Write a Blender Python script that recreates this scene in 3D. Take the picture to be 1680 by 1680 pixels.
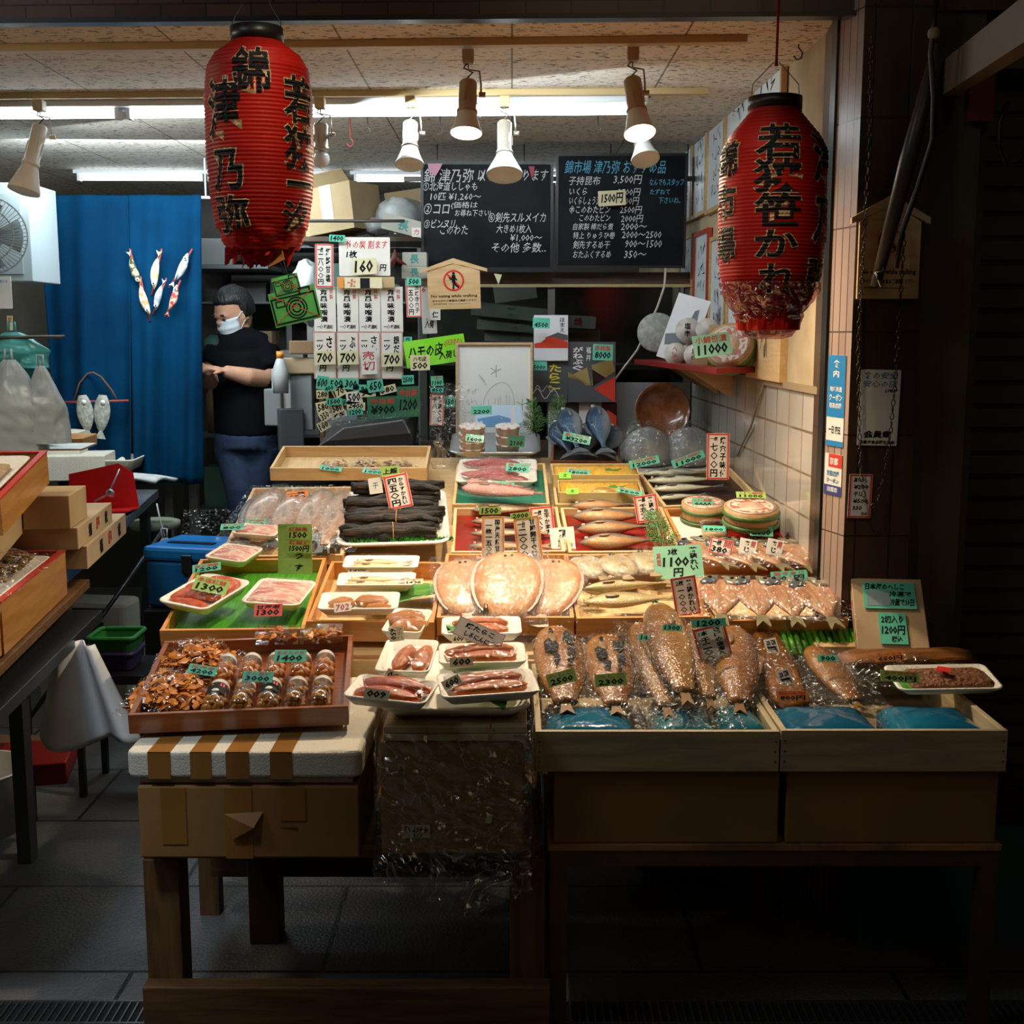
import bpy, bmesh, math, random
from mathutils import Matrix, Vector, Euler, noise
R = math.radians
rnd = random.Random(7)
scene = bpy.context.scene
COL = scene.collection
for _o in list(bpy.data.objects): bpy.data.objects.remove(_o)

# ---------------------------------------------------------------- camera
F_PX = 2000.0
CAM = Vector((0, 0, 1.5)); PITCH = R(8.4)
cam_d = bpy.data.cameras.new('camera'); cam_d.sensor_width = 36; cam_d.lens = 36 * F_PX / 1680
cam_d.clip_start = .05; cam_d.clip_end = 60
cam = bpy.data.objects.new('camera', cam_d); COL.objects.link(cam)
cam.location = CAM; cam.rotation_euler = (R(90) - PITCH, 0, 0)
scene.camera = cam
FW = Vector((0, math.cos(PITCH), -math.sin(PITCH))); UP = Vector((0, math.sin(PITCH), math.cos(PITCH))); RT = Vector((1, 0, 0))

# ---------------------------------------------------------------- world, exposure
w = bpy.data.worlds.new('world'); scene.world = w; w.use_nodes = True
w.node_tree.nodes['Background'].inputs[0].default_value = (.95, .86, .75, 1)
w.node_tree.nodes['Background'].inputs[1].default_value = .005
vs = scene.view_settings
vs.view_transform = 'Standard'; vs.look = 'None'; vs.gamma = 1; vs.use_curve_mapping = False
vs.exposure = 0.0
scene.cycles.max_bounces = 8; scene.cycles.transparent_max_bounces = 24
scene.cycles.caustics_reflective = False; scene.cycles.caustics_refractive = False
scene.cycles.sample_clamp_indirect = 4

# ---------------------------------------------------------------- pixel -> world
def ray(px, py): return FW + RT * ((px - 840) / F_PX) + UP * ((840 - py) / F_PX)
def atY(px, py, Y): d = ray(px, py); return CAM + d * (Y / d.y)
def atZ(px, py, Z): d = ray(px, py); return CAM + d * ((Z - CAM.z) / d.z)
def atX(px, py, X): d = ray(px, py); return CAM + d * (X / d.x)
SURF = {'A': (.158, .2), 'L1': (.485, .1), 'B': (.20, .2), 'N': (.385, .15)}
def on(px, py, s='B', h=0.0):
    a, b = SURF[s] if isinstance(s, str) else (s, 0)
    d = ray(px, py); t = (a + h + b * CAM.y - CAM.z) / (d.z - b * d.y)
    return CAM + d * t
def mpp(p): return (p - CAM).dot(FW) / F_PX            # metres per pixel there
def normal(s): b = SURF[s][1] if isinstance(s, str) else 0; return Vector((0, -b, 1)).normalized()
def basis(o, x, y, z):
    m = Matrix.Identity(4)
    for i, v in enumerate((x, y, z)):
        for k in range(3): m[k][i] = v[k]
    m.translation = o; return m
def T(x=0, y=0, z=0): return Matrix.Translation((x, y, z))
def RX(a): return Matrix.Rotation(R(a), 4, 'X')
def RY(a): return Matrix.Rotation(R(a), 4, 'Y')
def RZ(a): return Matrix.Rotation(R(a), 4, 'Z')
def S(x, y=None, z=None):
    y = x if y is None else y; z = x if z is None else z
    return Matrix.Diagonal((x, y, z, 1))
def place(px, py, s='B', h=0.0, yaw=0):
    n = normal(s); x = Vector((1, 0, 0)); y = n.cross(x).normalized()
    return basis(on(px, py, s, h), x, y, n) @ RZ(yaw)
def quad(pf, pb, wpx, s='B', h=0.0):
    """frame from the pixel of the middle of the near edge and of the far edge; wpx = near width in pixels"""
    p0, p1 = on(*pf, s, h), on(*pb, s, h); n = normal(s)
    y = (p1 - p0); d = y.length; y.normalize(); x = y.cross(n).normalized()
    return basis((p0 + p1) / 2, x, y, n), wpx * mpp(p0), d
def along(a, b, s='B', h=0.0):
    """frame with x running from pixel a to pixel b on the surface"""
    p0, p1 = on(*a, s, h), on(*b, s, h); n = normal(s)
    x = p1 - p0; L = x.length; x.normalize(); y = n.cross(x).normalized()
    return basis(p0, x, y, n), L

# ---------------------------------------------------------------- mesh builder
class MB:
    def __init__(s): s.v = []; s.f = []; s.m = []; s.M = Matrix.Identity(4); s.sm = []
    def add(s, vs, fs, m=0, smooth=False):
        n = len(s.v); s.v += [s.M @ Vector(v) for v in vs]
        for f in fs: s.f.append([i + n for i in f]); s.m.append(m); s.sm.append(smooth)
        return s
    def box(s, x0, x1, y0, y1, z0, z1, m=0):
        v = [(x, y, z) for z in (z0, z1) for y in (y0, y1) for x in (x0, x1)]
        return s.add(v, [(0, 2, 3, 1), (4, 5, 7, 6), (0, 1, 5, 4), (2, 6, 7, 3), (0, 4, 6, 2), (1, 3, 7, 5)], m)
    def cbox(s, cx, cy, cz, w, d, h, m=0): return s.box(cx - w/2, cx + w/2, cy - d/2, cy + d/2, cz - h/2, cz + h/2, m)
    def prism(s, pts, z0, z1, m=0, smooth=False):
        n = len(pts); v = [(x, y, z0) for x, y in pts] + [(x, y, z1) for x, y in pts]
        f = [list(range(n))[::-1], list(range(n, 2 * n))] + [(i, (i + 1) % n, (i + 1) % n + n, i + n) for i in range(n)]
        return s.add(v, f, m, smooth)
    def lathe(s, prof, seg=24, m=0, smooth=True, cap=True, fn=None):
        v = []; f = []
        for r, z in prof:
            for k in range(seg):
                a = 2 * math.pi * k / seg; rr = r if fn is None else r * fn(a, z)
                v.append((rr * math.cos(a), rr * math.sin(a), z))
        for i in range(len(prof) - 1):
            for k in range(seg):
                k2 = (k + 1) % seg; f.append((i*seg + k, i*seg + k2, (i+1)*seg + k2, (i+1)*seg + k))
        if cap: f.append(list(range(seg))[::-1]); f.append([(len(prof) - 1) * seg + k for k in range(seg)])
        return s.add(v, f, m, smooth)
    def tube(s, pts, r, seg=8, m=0, close=False):
        pts = [Vector(p) for p in pts]; n = len(pts); v = []; f = []; up = Vector((0, 0, 1))
        rr = r if isinstance(r, (list, tuple)) else [r] * n
        for i, p in enumerate(pts):
            t = (pts[(i+1) % n] - pts[i-1]) if close else (pts[min(i+1, n-1)] - pts[max(i-1, 0)])
            t.normalize(); a = t.cross(up)
            if a.length < .05: a = t.cross(Vector((0, 1, 0)))
            a.normalize(); b = a.cross(t); up = b if b.length > .5 else up
            for k in range(seg):
                q = 2 * math.pi * k / seg; v.append(p + (a * math.cos(q) + b * math.sin(q)) * rr[i])
        for i in range(n if close else n - 1):
            j = (i + 1) % n
            for k in range(seg): k2 = (k+1) % seg; f.append((i*seg+k, j*seg+k, j*seg+k2, i*seg+k2))
        if not close: f.append(list(range(seg))); f.append([(n-1)*seg + k for k in range(seg)][::-1])
        return s.add(v, f, m, True)
    def ball(s, c, r, seg=12, m=0, fn=None):
        r = (r, r, r) if not isinstance(r, (tuple, list)) else r; v = []; f = []; n = seg // 2 + 1
        for i in range(n + 1):
            ph = math.pi * i / n
            for k in range(seg):
                th = 2 * math.pi * k / seg
                d = Vector((math.sin(ph)*math.cos(th), math.sin(ph)*math.sin(th), math.cos(ph)))
                q = 1 if fn is None else fn(d)
                v.append((c[0] + r[0]*d.x*q, c[1] + r[1]*d.y*q, c[2] + r[2]*d.z*q))
        for i in range(n):
            for k in range(seg):
                k2 = (k+1) % seg; f.append((i*seg+k, (i+1)*seg+k, (i+1)*seg+k2, i*seg+k2))
        return s.add(v, f, m, True)
    def grid(s, fn, nu, nv, m=0, smooth=True, wrap=False):
        v = [fn(i / nu, j / nv) for j in range(nv + 1) for i in range(nu + 1)]
        f = [(j*(nu+1)+i, j*(nu+1)+i+1, (j+1)*(nu+1)+i+1, (j+1)*(nu+1)+i) for j in range(nv) for i in range(nu)]
        return s.add(v, f, m, smooth)
    def dome(s, pts, z0, h, rings=5, m=0, rim=.3, fn=None, cen=None):
        """rounded slab over an outline: rim = share of the height already reached at the edge"""
        n = len(pts); cx = sum(p[0] for p in pts) / n; cy = sum(p[1] for p in pts) / n
        if cen: cx, cy = cen
        v = [(x, y, z0) for x, y in pts]; f = [list(range(n))[::-1]]
        for k in range(rings + 1):
            q = 1 - k / rings; zz = z0 + h * (rim + (1 - rim) * math.sqrt(max(0, 1 - q * q)))
            if k == rings: q = .04
            for x, y in pts:
                X, Y = cx + (x - cx) * q, cy + (y - cy) * q
                v.append((X, Y, zz + (fn(X, Y) if fn else 0)))
        for k in range(rings + 1):
            for i in range(n):
                j = (i+1) % n; f.append((k*n+i, k*n+j, (k+1)*n+j, (k+1)*n+i))
        f.append([(rings+1)*n + i for i in range(n)])
        return s.add(v, f, m, True)
    def build(s, name, mats, parent=None, M=None, bevel=0, mesh=False, solid=0, label=None):
        me = bpy.data.meshes.new(name); me.from_pydata([tuple(v) for v in s.v], [], s.f)
        for mt in (mats if isinstance(mats, (list, tuple)) else [mats]): me.materials.append(mt)
        me.polygons.foreach_set('material_index', s.m); me.polygons.foreach_set('use_smooth', s.sm); me.update()
        if mesh: return me
        return obj(name, me, parent, M, bevel, solid, label)
def obj(name, me, parent=None, M=None, bevel=0, solid=0, label=None):
    o = bpy.data.objects.new(name, me); COL.objects.link(o)
    if parent is not None: o.parent = parent
    if M is not None: o.matrix_basis = M
    if bevel:
        b = o.modifiers.new('bevel', 'BEVEL'); b.width = bevel; b.segments = 2; b.limit_method = 'ANGLE'; b.harden_normals = False
    if solid:
        b = o.modifiers.new('solid', 'SOLIDIFY'); b.thickness = solid; b.offset = 0
    if label: o['label'] = label
    return o
def tag(o, label, cat, group=None, kind=None):
    o['label'] = label; o['category'] = cat
    if group: o['group'] = group
    if kind: o['kind'] = kind
    return o
def thing(name, label, cat, M=None, group=None):
    o = bpy.data.objects.new(name, None); COL.objects.link(o); o.empty_display_size = .02
    if M is not None: o.matrix_basis = M
    return tag(o, label, cat, group)
def struct(o): o['kind'] = 'structure'; return o

# ---------------------------------------------------------------- materials
_mc = {}
def mat(name, c, r=.6, met=0, c2=None, ns=12, nd=3, bump=0, bs=60, coat=0, em=None, es=1, st=(1, 1, 1), spec=.5, ramp=(.4, .62), sss=0, c3=None, coatr=.06):
    if name in _mc: return _mc[name]
    m = bpy.data.materials.new(name); _mc[name] = m; m.use_nodes = True; nt = m.node_tree; N = nt.nodes; L = nt.links
    p = N['Principled BSDF']; p.inputs['Base Color'].default_value = (*c, 1); p.inputs['Roughness'].default_value = r
    p.inputs['Metallic'].default_value = met; p.inputs['Specular IOR Level'].default_value = spec
    if coat: p.inputs['Coat Weight'].default_value = coat * .6; p.inputs['Coat Roughness'].default_value = coatr; p.inputs['Coat IOR'].default_value = 1.3; p.inputs['Specular IOR Level'].default_value = min(spec, .25)
    if sss: p.inputs['Subsurface Weight'].default_value = sss; p.inputs['Subsurface Radius'].default_value = (.01, .004, .002)
    if em: p.inputs['Emission Color'].default_value = (*em, 1); p.inputs['Emission Strength'].default_value = es
    if c2 or bump:
        tc = N.new('ShaderNodeTexCoord'); mp = N.new('ShaderNodeMapping'); L.new(tc.outputs['Object'], mp.inputs[0]); mp.inputs['Scale'].default_value = st
    if c2:
        n = N.new('ShaderNodeTexNoise'); n.inputs['Scale'].default_value = ns; n.inputs['Detail'].default_value = nd; L.new(mp.outputs[0], n.inputs[0])
        cr = N.new('ShaderNodeValToRGB'); cr.color_ramp.elements[0].position = ramp[0]; cr.color_ramp.elements[1].position = ramp[1]
        cr.color_ramp.elements[0].color = (*c, 1); cr.color_ramp.elements[1].color = (*c2, 1)
        if c3: e = cr.color_ramp.elements.new(min(.99, ramp[1] + .12)); e.color = (*c3, 1)
        L.new(n.outputs['Fac'], cr.inputs[0]); L.new(cr.outputs[0], p.inputs['Base Color'])
    if bump:
        n = N.new('ShaderNodeTexNoise'); n.inputs['Scale'].default_value = bs; n.inputs['Detail'].default_value = 4; L.new(mp.outputs[0], n.inputs[0])
        b = N.new('ShaderNodeBump'); b.inputs['Strength'].default_value = bump; b.inputs['Distance'].default_value = .01
        L.new(n.outputs['Fac'], b.inputs['Height']); L.new(b.outputs[0], p.inputs['Normal'])
        if coat: L.new(b.outputs[0], p.inputs['Coat Normal'])
    return m
def wood(name, a, b, r=.5, axis='x', sc=6, coat=0, bump=.15):
    if name in _mc: return _mc[name]
    m = bpy.data.materials.new(name); _mc[name] = m; m.use_nodes = True; nt = m.node_tree; N = nt.nodes; L = nt.links
    p = N['Principled BSDF']; p.inputs['Roughness'].default_value = r
    if coat: p.inputs['Coat Weight'].default_value = coat; p.inputs['Coat Roughness'].default_value = .12
    tc = N.new('ShaderNodeTexCoord'); mp = N.new('ShaderNodeMapping'); L.new(tc.outputs['Object'], mp.inputs[0])
    mp.inputs['Scale'].default_value = {'x': (1, 9, 9), 'y': (9, 1, 9), 'z': (9, 9, 1)}[axis]
    n = N.new('ShaderNodeTexNoise'); n.inputs['Scale'].default_value = sc; n.inputs['Detail'].default_value = 6; n.inputs['Distortion'].default_value = .6; L.new(mp.outputs[0], n.inputs[0])
    cr = N.new('ShaderNodeValToRGB'); cr.color_ramp.elements[0].position = .35; cr.color_ramp.elements[1].position = .68
    cr.color_ramp.elements[0].color = (*a, 1); cr.color_ramp.elements[1].color = (*b, 1)
    L.new(n.outputs['Fac'], cr.inputs[0]); L.new(cr.outputs[0], p.inputs['Base Color'])
    bp = N.new('ShaderNodeBump'); bp.inputs['Strength'].default_value = bump; bp.inputs['Distance'].default_value = .004
    L.new(n.outputs['Fac'], bp.inputs['Height']); L.new(bp.outputs[0], p.inputs['Normal'])
    return m
def film(name, tint=(1, 1, 1), fac=.08, rough=.08, bs=45, bstr=.6, st=(1, 1, 1), edge=.5, body=0.0, bodyc=(.9, .9, .9), crease=0.0, cs=20):
    if name in _mc: return _mc[name]
    m = bpy.data.materials.new(name); _mc[name] = m; m.use_nodes = True; nt = m.node_tree; N = nt.nodes; L = nt.links
    N.remove(N['Principled BSDF']); out = N['Material Output']
    t = N.new('ShaderNodeBsdfTransparent'); t.inputs[0].default_value = (*tint, 1)
    g = N.new('ShaderNodeBsdfGlossy'); g.inputs['Roughness'].default_value = rough; g.inputs[0].default_value = (1, 1, 1, 1)
    tc = N.new('ShaderNodeTexCoord'); mp = N.new('ShaderNodeMapping'); mp.inputs['Scale'].default_value = st; L.new(tc.outputs['Object'], mp.inputs[0])
    n = N.new('ShaderNodeTexNoise'); n.inputs['Scale'].default_value = bs; n.inputs['Detail'].default_value = .6; n.inputs['Distortion'].default_value = 1.6; L.new(mp.outputs[0], n.inputs[0])
    b = N.new('ShaderNodeBump'); b.inputs['Strength'].default_value = bstr; b.inputs['Distance'].default_value = .02
    L.new(n.outputs['Fac'], b.inputs['Height']); L.new(b.outputs[0], g.inputs['Normal'])
    lw = N.new('ShaderNodeLayerWeight'); lw.inputs[0].default_value = .35; L.new(b.outputs[0], lw.inputs['Normal'])
    mr = N.new('ShaderNodeMapRange'); mr.inputs['To Min'].default_value = fac; mr.inputs['To Max'].default_value = fac + edge; L.new(lw.outputs['Facing'], mr.inputs['Value'])
    base = t
    if body:
        d = N.new('ShaderNodeBsdfDiffuse'); d.inputs[0].default_value = (*bodyc, 1); mx0 = N.new('ShaderNodeMixShader'); mx0.inputs[0].default_value = body
        L.new(t.outputs[0], mx0.inputs[1]); L.new(d.outputs[0], mx0.inputs[2]); base = mx0
    mx = N.new('ShaderNodeMixShader'); L.new(mr.outputs[0], mx.inputs[0]); L.new(base.outputs[0], mx.inputs[1]); L.new(g.outputs[0], mx.inputs[2])
    if crease:   # sharp folds of the film scatter light along thin lines
        n2 = N.new('ShaderNodeTexNoise'); n2.inputs['Scale'].default_value = cs; n2.inputs['Detail'].default_value = 1.5; n2.inputs['Distortion'].default_value = 2.2; L.new(mp.outputs[0], n2.inputs[0])
        a = N.new('ShaderNodeMath'); a.operation = 'SUBTRACT'; a.inputs[1].default_value = .5; L.new(n2.outputs['Fac'], a.inputs[0])
        a2 = N.new('ShaderNodeMath'); a2.operation = 'ABSOLUTE'; L.new(a.outputs[0], a2.inputs[0])
        r2 = N.new('ShaderNodeMapRange'); r2.inputs[1].default_value = .004; r2.inputs[2].default_value = .022; r2.inputs[3].default_value = crease; r2.inputs[4].default_value = 0; L.new(a2.outputs[0], r2.inputs[0])
        g2 = N.new('ShaderNodeBsdfGlossy'); g2.inputs['Roughness'].default_value = .34; L.new(b.outputs[0], g2.inputs['Normal'])
        m2 = N.new('ShaderNodeMixShader'); L.new(r2.outputs[0], m2.inputs[0]); L.new(mx.outputs[0], m2.inputs[1]); L.new(g2.outputs[0], m2.inputs[2]); mx = m2
    L.new(mx.outputs[0], out.inputs[0])
    return m
def bricks(name, c1, c2, mortar, bw, bh, ms, r=.3, offset=0.0, rot=(0, 0, 0), bump=.5, coat=0, freq=2, dirt=None, swap='XY'):
    if name in _mc: return _mc[name]
    m = bpy.data.materials.new(name); _mc[name] = m; m.use_nodes = True; nt = m.node_tree; N = nt.nodes; L = nt.links
    p = N['Principled BSDF']; p.inputs['Roughness'].default_value = r
    if coat: p.inputs['Coat Weight'].default_value = coat
    tc = N.new('ShaderNodeTexCoord'); sp = N.new('ShaderNodeSeparateXYZ'); cb = N.new('ShaderNodeCombineXYZ'); L.new(tc.outputs['Object'], sp.inputs[0])
    L.new(sp.outputs[swap[0]], cb.inputs[0]); L.new(sp.outputs[swap[1]], cb.inputs[1])
    b = N.new('ShaderNodeTexBrick'); L.new(cb.outputs[0], b.inputs['Vector']); b.offset = offset; b.offset_frequency = freq
    b.inputs['Scale'].default_value = 1; b.inputs['Brick Width'].default_value = bw; b.inputs['Row Height'].default_value = bh
    b.inputs['Mortar Size'].default_value = ms; b.inputs['Mortar Smooth'].default_value = .1
    b.inputs['Color1'].default_value = (*c1, 1); b.inputs['Color2'].default_value = (*c2, 1); b.inputs['Mortar'].default_value = (*mortar, 1)
    col = b.outputs['Color']
    if dirt:
        n = N.new('ShaderNodeTexNoise'); n.inputs['Scale'].default_value = 4; n.inputs['Detail'].default_value = 6; L.new(tc.outputs['Object'], n.inputs[0])
        mr = N.new('ShaderNodeMapRange'); mr.inputs[1].default_value = .5; mr.inputs[2].default_value = .75; L.new(n.outputs['Fac'], mr.inputs[0])
        mx = N.new('ShaderNodeMix'); mx.data_type = 'RGBA'; L.new(mr.outputs[0], mx.inputs[0]); L.new(col, mx.inputs[6]); mx.inputs[7].default_value = (*dirt, 1); col = mx.outputs[2]
    L.new(col, p.inputs['Base Color'])
    bp = N.new('ShaderNodeBump'); bp.inputs['Strength'].default_value = bump; bp.inputs['Distance'].default_value = .003; bp.invert = True
    L.new(b.outputs['Fac'], bp.inputs['Height']); L.new(bp.outputs[0], p.inputs['Normal'])
    return m
def fishmat(name, back, belly, r=.22, mid=None, bump=.25, met=.15, lo=-.03, hi=.03, coat=.8):
    """back / belly colours across the height of the fish (object y)"""
    if name in _mc: return _mc[name]
    m = bpy.data.materials.new(name); _mc[name] = m; m.use_nodes = True; nt = m.node_tree; N = nt.nodes; L = nt.links
    p = N['Principled BSDF']; p.inputs['Roughness'].default_value = r; p.inputs['Metallic'].default_value = met
    p.inputs['Coat Weight'].default_value = coat * .5; p.inputs['Coat Roughness'].default_value = .08; p.inputs['Coat IOR'].default_value = 1.3; p.inputs['Specular IOR Level'].default_value = .25
    tc = N.new('ShaderNodeTexCoord'); sp = N.new('ShaderNodeSeparateXYZ'); L.new(tc.outputs['Object'], sp.inputs[0])
    n = N.new('ShaderNodeTexNoise'); n.inputs['Scale'].default_value = 14; n.inputs['Detail'].default_value = 5; L.new(tc.outputs['Object'], n.inputs[0])
    ad = N.new('ShaderNodeMath'); ad.operation = 'MULTIPLY_ADD'; ad.inputs[1].default_value = .05; L.new(n.outputs['Fac'], ad.inputs[0]); L.new(sp.outputs['Y'], ad.inputs[2])
    mr = N.new('ShaderNodeMapRange'); mr.inputs[1].default_value = lo + .025; mr.inputs[2].default_value = hi + .025; L.new(ad.outputs[0], mr.inputs[0])
    cr = N.new('ShaderNodeValToRGB'); cr.color_ramp.elements[0].color = (*belly, 1); cr.color_ramp.elements[1].color = (*back, 1)
    if mid: e = cr.color_ramp.elements.new(.5); e.color = (*mid, 1)
    L.new(mr.outputs[0], cr.inputs[0]); L.new(cr.outputs[0], p.inputs['Base Color'])
    v = N.new('ShaderNodeTexVoronoi'); v.inputs['Scale'].default_value = 90; L.new(tc.outputs['Object'], v.inputs[0])
    b = N.new('ShaderNodeBump'); b.inputs['Strength'].default_value = bump; b.inputs['Distance'].default_value = .006; L.new(v.outputs['Distance'], b.inputs['Height']); L.new(b.outputs[0], p.inputs['Normal'])
    return m
def emit(name, c, s):
    if name in _mc: return _mc[name]
    m = bpy.data.materials.new(name); _mc[name] = m; m.use_nodes = True; N = m.node_tree.nodes; N.remove(N['Principled BSDF'])
    e = N.new('ShaderNodeEmission'); e.inputs[0].default_value = (*c, 1); e.inputs[1].default_value = s
    m.node_tree.links.new(e.outputs[0], N['Material Output'].inputs[0]); return m

# ---------------------------------------------------------------- lettering
_tc = {}; RES = [1]
def glyphs(text, weight=0.0):
    """triangulated outlines of a string, normalised: (verts, faces, x0, x1, y0, y1)"""
    k = (text, weight, RES[0])
    if k in _tc: return _tc[k]
    c = bpy.data.curves.new('lettering', 'FONT'); c.body = text; c.resolution_u = RES[0]; c.offset = weight; c.fill_mode = 'FRONT'
    o = bpy.data.objects.new('lettering', c); COL.objects.link(o); dg = bpy.context.evaluated_depsgraph_get()
    me = bpy.data.meshes.new_from_object(o.evaluated_get(dg)); v = [tuple(q.co) for q in me.vertices]; f = [tuple(p.vertices) for p in me.polygons]
    bpy.data.objects.remove(o); bpy.data.curves.remove(c); bpy.data.meshes.remove(me)
    if not v: v = [(0, 0, 0)]
    xs = [q[0] for q in v]; ys = [q[1] for q in v]
    _tc[k] = (v, f, min(xs), max(xs), min(ys), max(ys)); return _tc[k]
def write(mb, text, x0, y0, x1, y1, m, z=.001, wt=.012, slant=0.0, keep=False, vert=False):
    """fit a string into a rectangle of the local xy plane (x right, y up, facing +z)"""
    if vert:
        n = len(text); hh = (y1 - y0) / n
        for i, ch in enumerate(text): write(mb, ch, x0, y1 - (i + .94) * hh, x1, y1 - (i + .06) * hh, m, z, wt, slant, keep)
        return
    v, f, a, b, c, d = glyphs(text, wt); W = max(b - a, 1e-4); H = max(d - c, 1e-4); sx = (x1 - x0) / W; sy = (y1 - y0) / H
    if H < .25: sy = min(sy, sx)
    if keep or W < .3: q = min(sx, sy); sx = sy = q
    cx, cy = (x0 + x1) / 2, (y0 + y1) / 2; mx, my = (a + b) / 2, (c + d) / 2
    mb.add([(cx + (q[0] - mx) * sx + slant * (q[1] - my) * sy, cy + (q[1] - my) * sy, z) for q in v], f, m)
def rrect(w, d, r, n=5, cx=0, cy=0):
    pts = []
    for sx, sy, a0 in ((1, 1, 0), (-1, 1, 90), (-1, -1, 180), (1, -1, 270)):
        for k in range(n + 1):
            a = R(a0 + 90 * k / n); pts.append((cx + sx * (w/2 - r) + r * math.cos(a), cy + sy * (d/2 - r) + r * math.sin(a)))
    return pts
def ell(rx, ry, n=24, cx=0, cy=0): return [(cx + rx * math.cos(2*math.pi*k/n), cy + ry * math.sin(2*math.pi*k/n)) for k in range(n)]
def interp(tab, x):
    for (a, u), (b, v) in zip(tab, tab[1:]):
        if x <= b: return u + (v - u) * (x - a) / max(1e-9, b - a)
    return tab[-1][1]

# ================================================================ LIGHT: dim arcade lamps over the lane, awning spots, added fills
def area(name, loc, aim, size, power, color, sy=None):
    l = bpy.data.lights.new(name, 'AREA'); l.energy = power; l.color = color; l.size = size
    if sy: l.shape = 'RECTANGLE'; l.size_y = sy
    o = bpy.data.objects.new(name, l); COL.objects.link(o); o.location = loc
    o.rotation_euler = (Vector(aim) - Vector(loc)).to_track_quat('-Z', 'Y').to_euler(); return o
area('arcade_light', (-2.6, 1.0, 3.6), (-1.6, 3.4, 0), .9, 14, (.75, .87, 1))
_l = bpy.data.lights.new('floor_fill', 'SPOT'); _l.energy = 230; _l.color = (.78, .88, 1); _l.spot_size = R(22); _l.spot_blend = .7; _l.shadow_soft_size = .25  # added cool spot that only brightens the floor at the left
_o = bpy.data.objects.new('floor_fill', _l); COL.objects.link(_o); _o.location = (-1.15, .6, 3.6); _o.rotation_euler = (Vector((-1.12, 2.9, 0)) - Vector((-1.15, .6, 3.6))).to_track_quat('-Z', 'Y').to_euler()
area('arcade_light', (.5, -1.2, 3.6), (.3, 2.6, .4), 1.6, 5, (1, .72, .42))
area('left_fill', (-1.75, 2.9, 2.2), (-1.4, 3.0, .8), .35, 9, (1, .83, .62))  # added warm fill out of view above the left trays
for _x, _e in ((-.24, 40), (.20, 34)):     # awning spotlights above the frame, aimed at the sloping display
    _l = bpy.data.lights.new('awning_spot', 'SPOT'); _l.energy = _e; _l.color = (1, .82, .60); _l.spot_size = R(47); _l.spot_blend = .6; _l.shadow_soft_size = .05
    _o = bpy.data.objects.new('awning_spot', _l); COL.objects.link(_o); _o.location = (_x, 2.05, 2.75); _o.rotation_euler = (Vector((_x * 1.3, 3.32, .9)) - Vector((_x, 2.05, 2.75))).to_track_quat('-Z', 'Y').to_euler()
_p = atZ(600, 192, 2.20); area('rear_fill', (-.72, _p.y + .02, 2.198), (-.3, _p.y + .85, 1.3), 2.3, 14, (.82, .93, 1), .05)  # added fill strip beside the tubes, brightens the cards at the back
area('corridor_light', (-1.55, 5.0, 2.2), (-1.6, 6.0, .8), .9, 25, (.82, .93, 1), .3)

# ================================================================ THE SETTING
XW = lambda Y: .825 - .025 * (Y - 3.15)
m_ceil = None
def ceiling_mat():
    m = bpy.data.materials.new('ceiling_board'); m.use_nodes = True; nt = m.node_tree; N = nt.nodes; L = nt.links; p = N['Principled BSDF']; p.inputs['Roughness'].default_value = .85
    tc = N.new('ShaderNodeTexCoord'); mp = N.new('ShaderNodeMapping'); L.new(tc.outputs['Object'], mp.inputs[0]); mp.inputs['Scale'].default_value = (1, 2.2, 1); mp.inputs['Rotation'].default_value = (0, 0, .5)
    n = N.new('ShaderNodeTexNoise'); n.inputs['Scale'].default_value = 46; n.inputs['Detail'].default_value = 2; L.new(mp.outputs[0], n.inputs[0])
    cr = N.new('ShaderNodeValToRGB'); e = cr.color_ramp.elements; e[0].position = .37; e[0].color = (.16, .12, .08, 1); e[1].position = .405; e[1].color = (.70, .64, .54, 1)
    L.new(n.outputs['Fac'], cr.inputs[0])
    b = N.new('ShaderNodeTexBrick'); b.offset = 0; b.inputs['Scale'].default_value = 1; b.inputs['Brick Width'].default_value = .455; b.inputs['Row Height'].default_value = .91
    b.inputs['Mortar Size'].default_value = .003; b.inputs['Color1'].default_value = (1, 1, 1, 1); b.inputs['Color2'].default_value = (.93, .93, .93, 1); b.inputs['Mortar'].default_value = (.3, .27, .2, 1)
    L.new(tc.outputs['Object'], b.inputs['Vector'])
    mx = N.new('ShaderNodeMix'); mx.data_type = 'RGBA'; mx.blend_type = 'MULTIPLY'; mx.inputs[0].default_value = 1
    L.new(cr.outputs[0], mx.inputs[6]); L.new(b.outputs[0], mx.inputs[7]); L.new(mx.outputs[2], p.inputs['Base Color']); return m
c = MB(); c.prism([(-4.5, 3.24), (-1, 3.16), (.9, 3.06), (.9, 7.2), (-4.5, 7.2)], 2.27, 2.33); struct(c.build('ceiling', ceiling_mat()))
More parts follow.
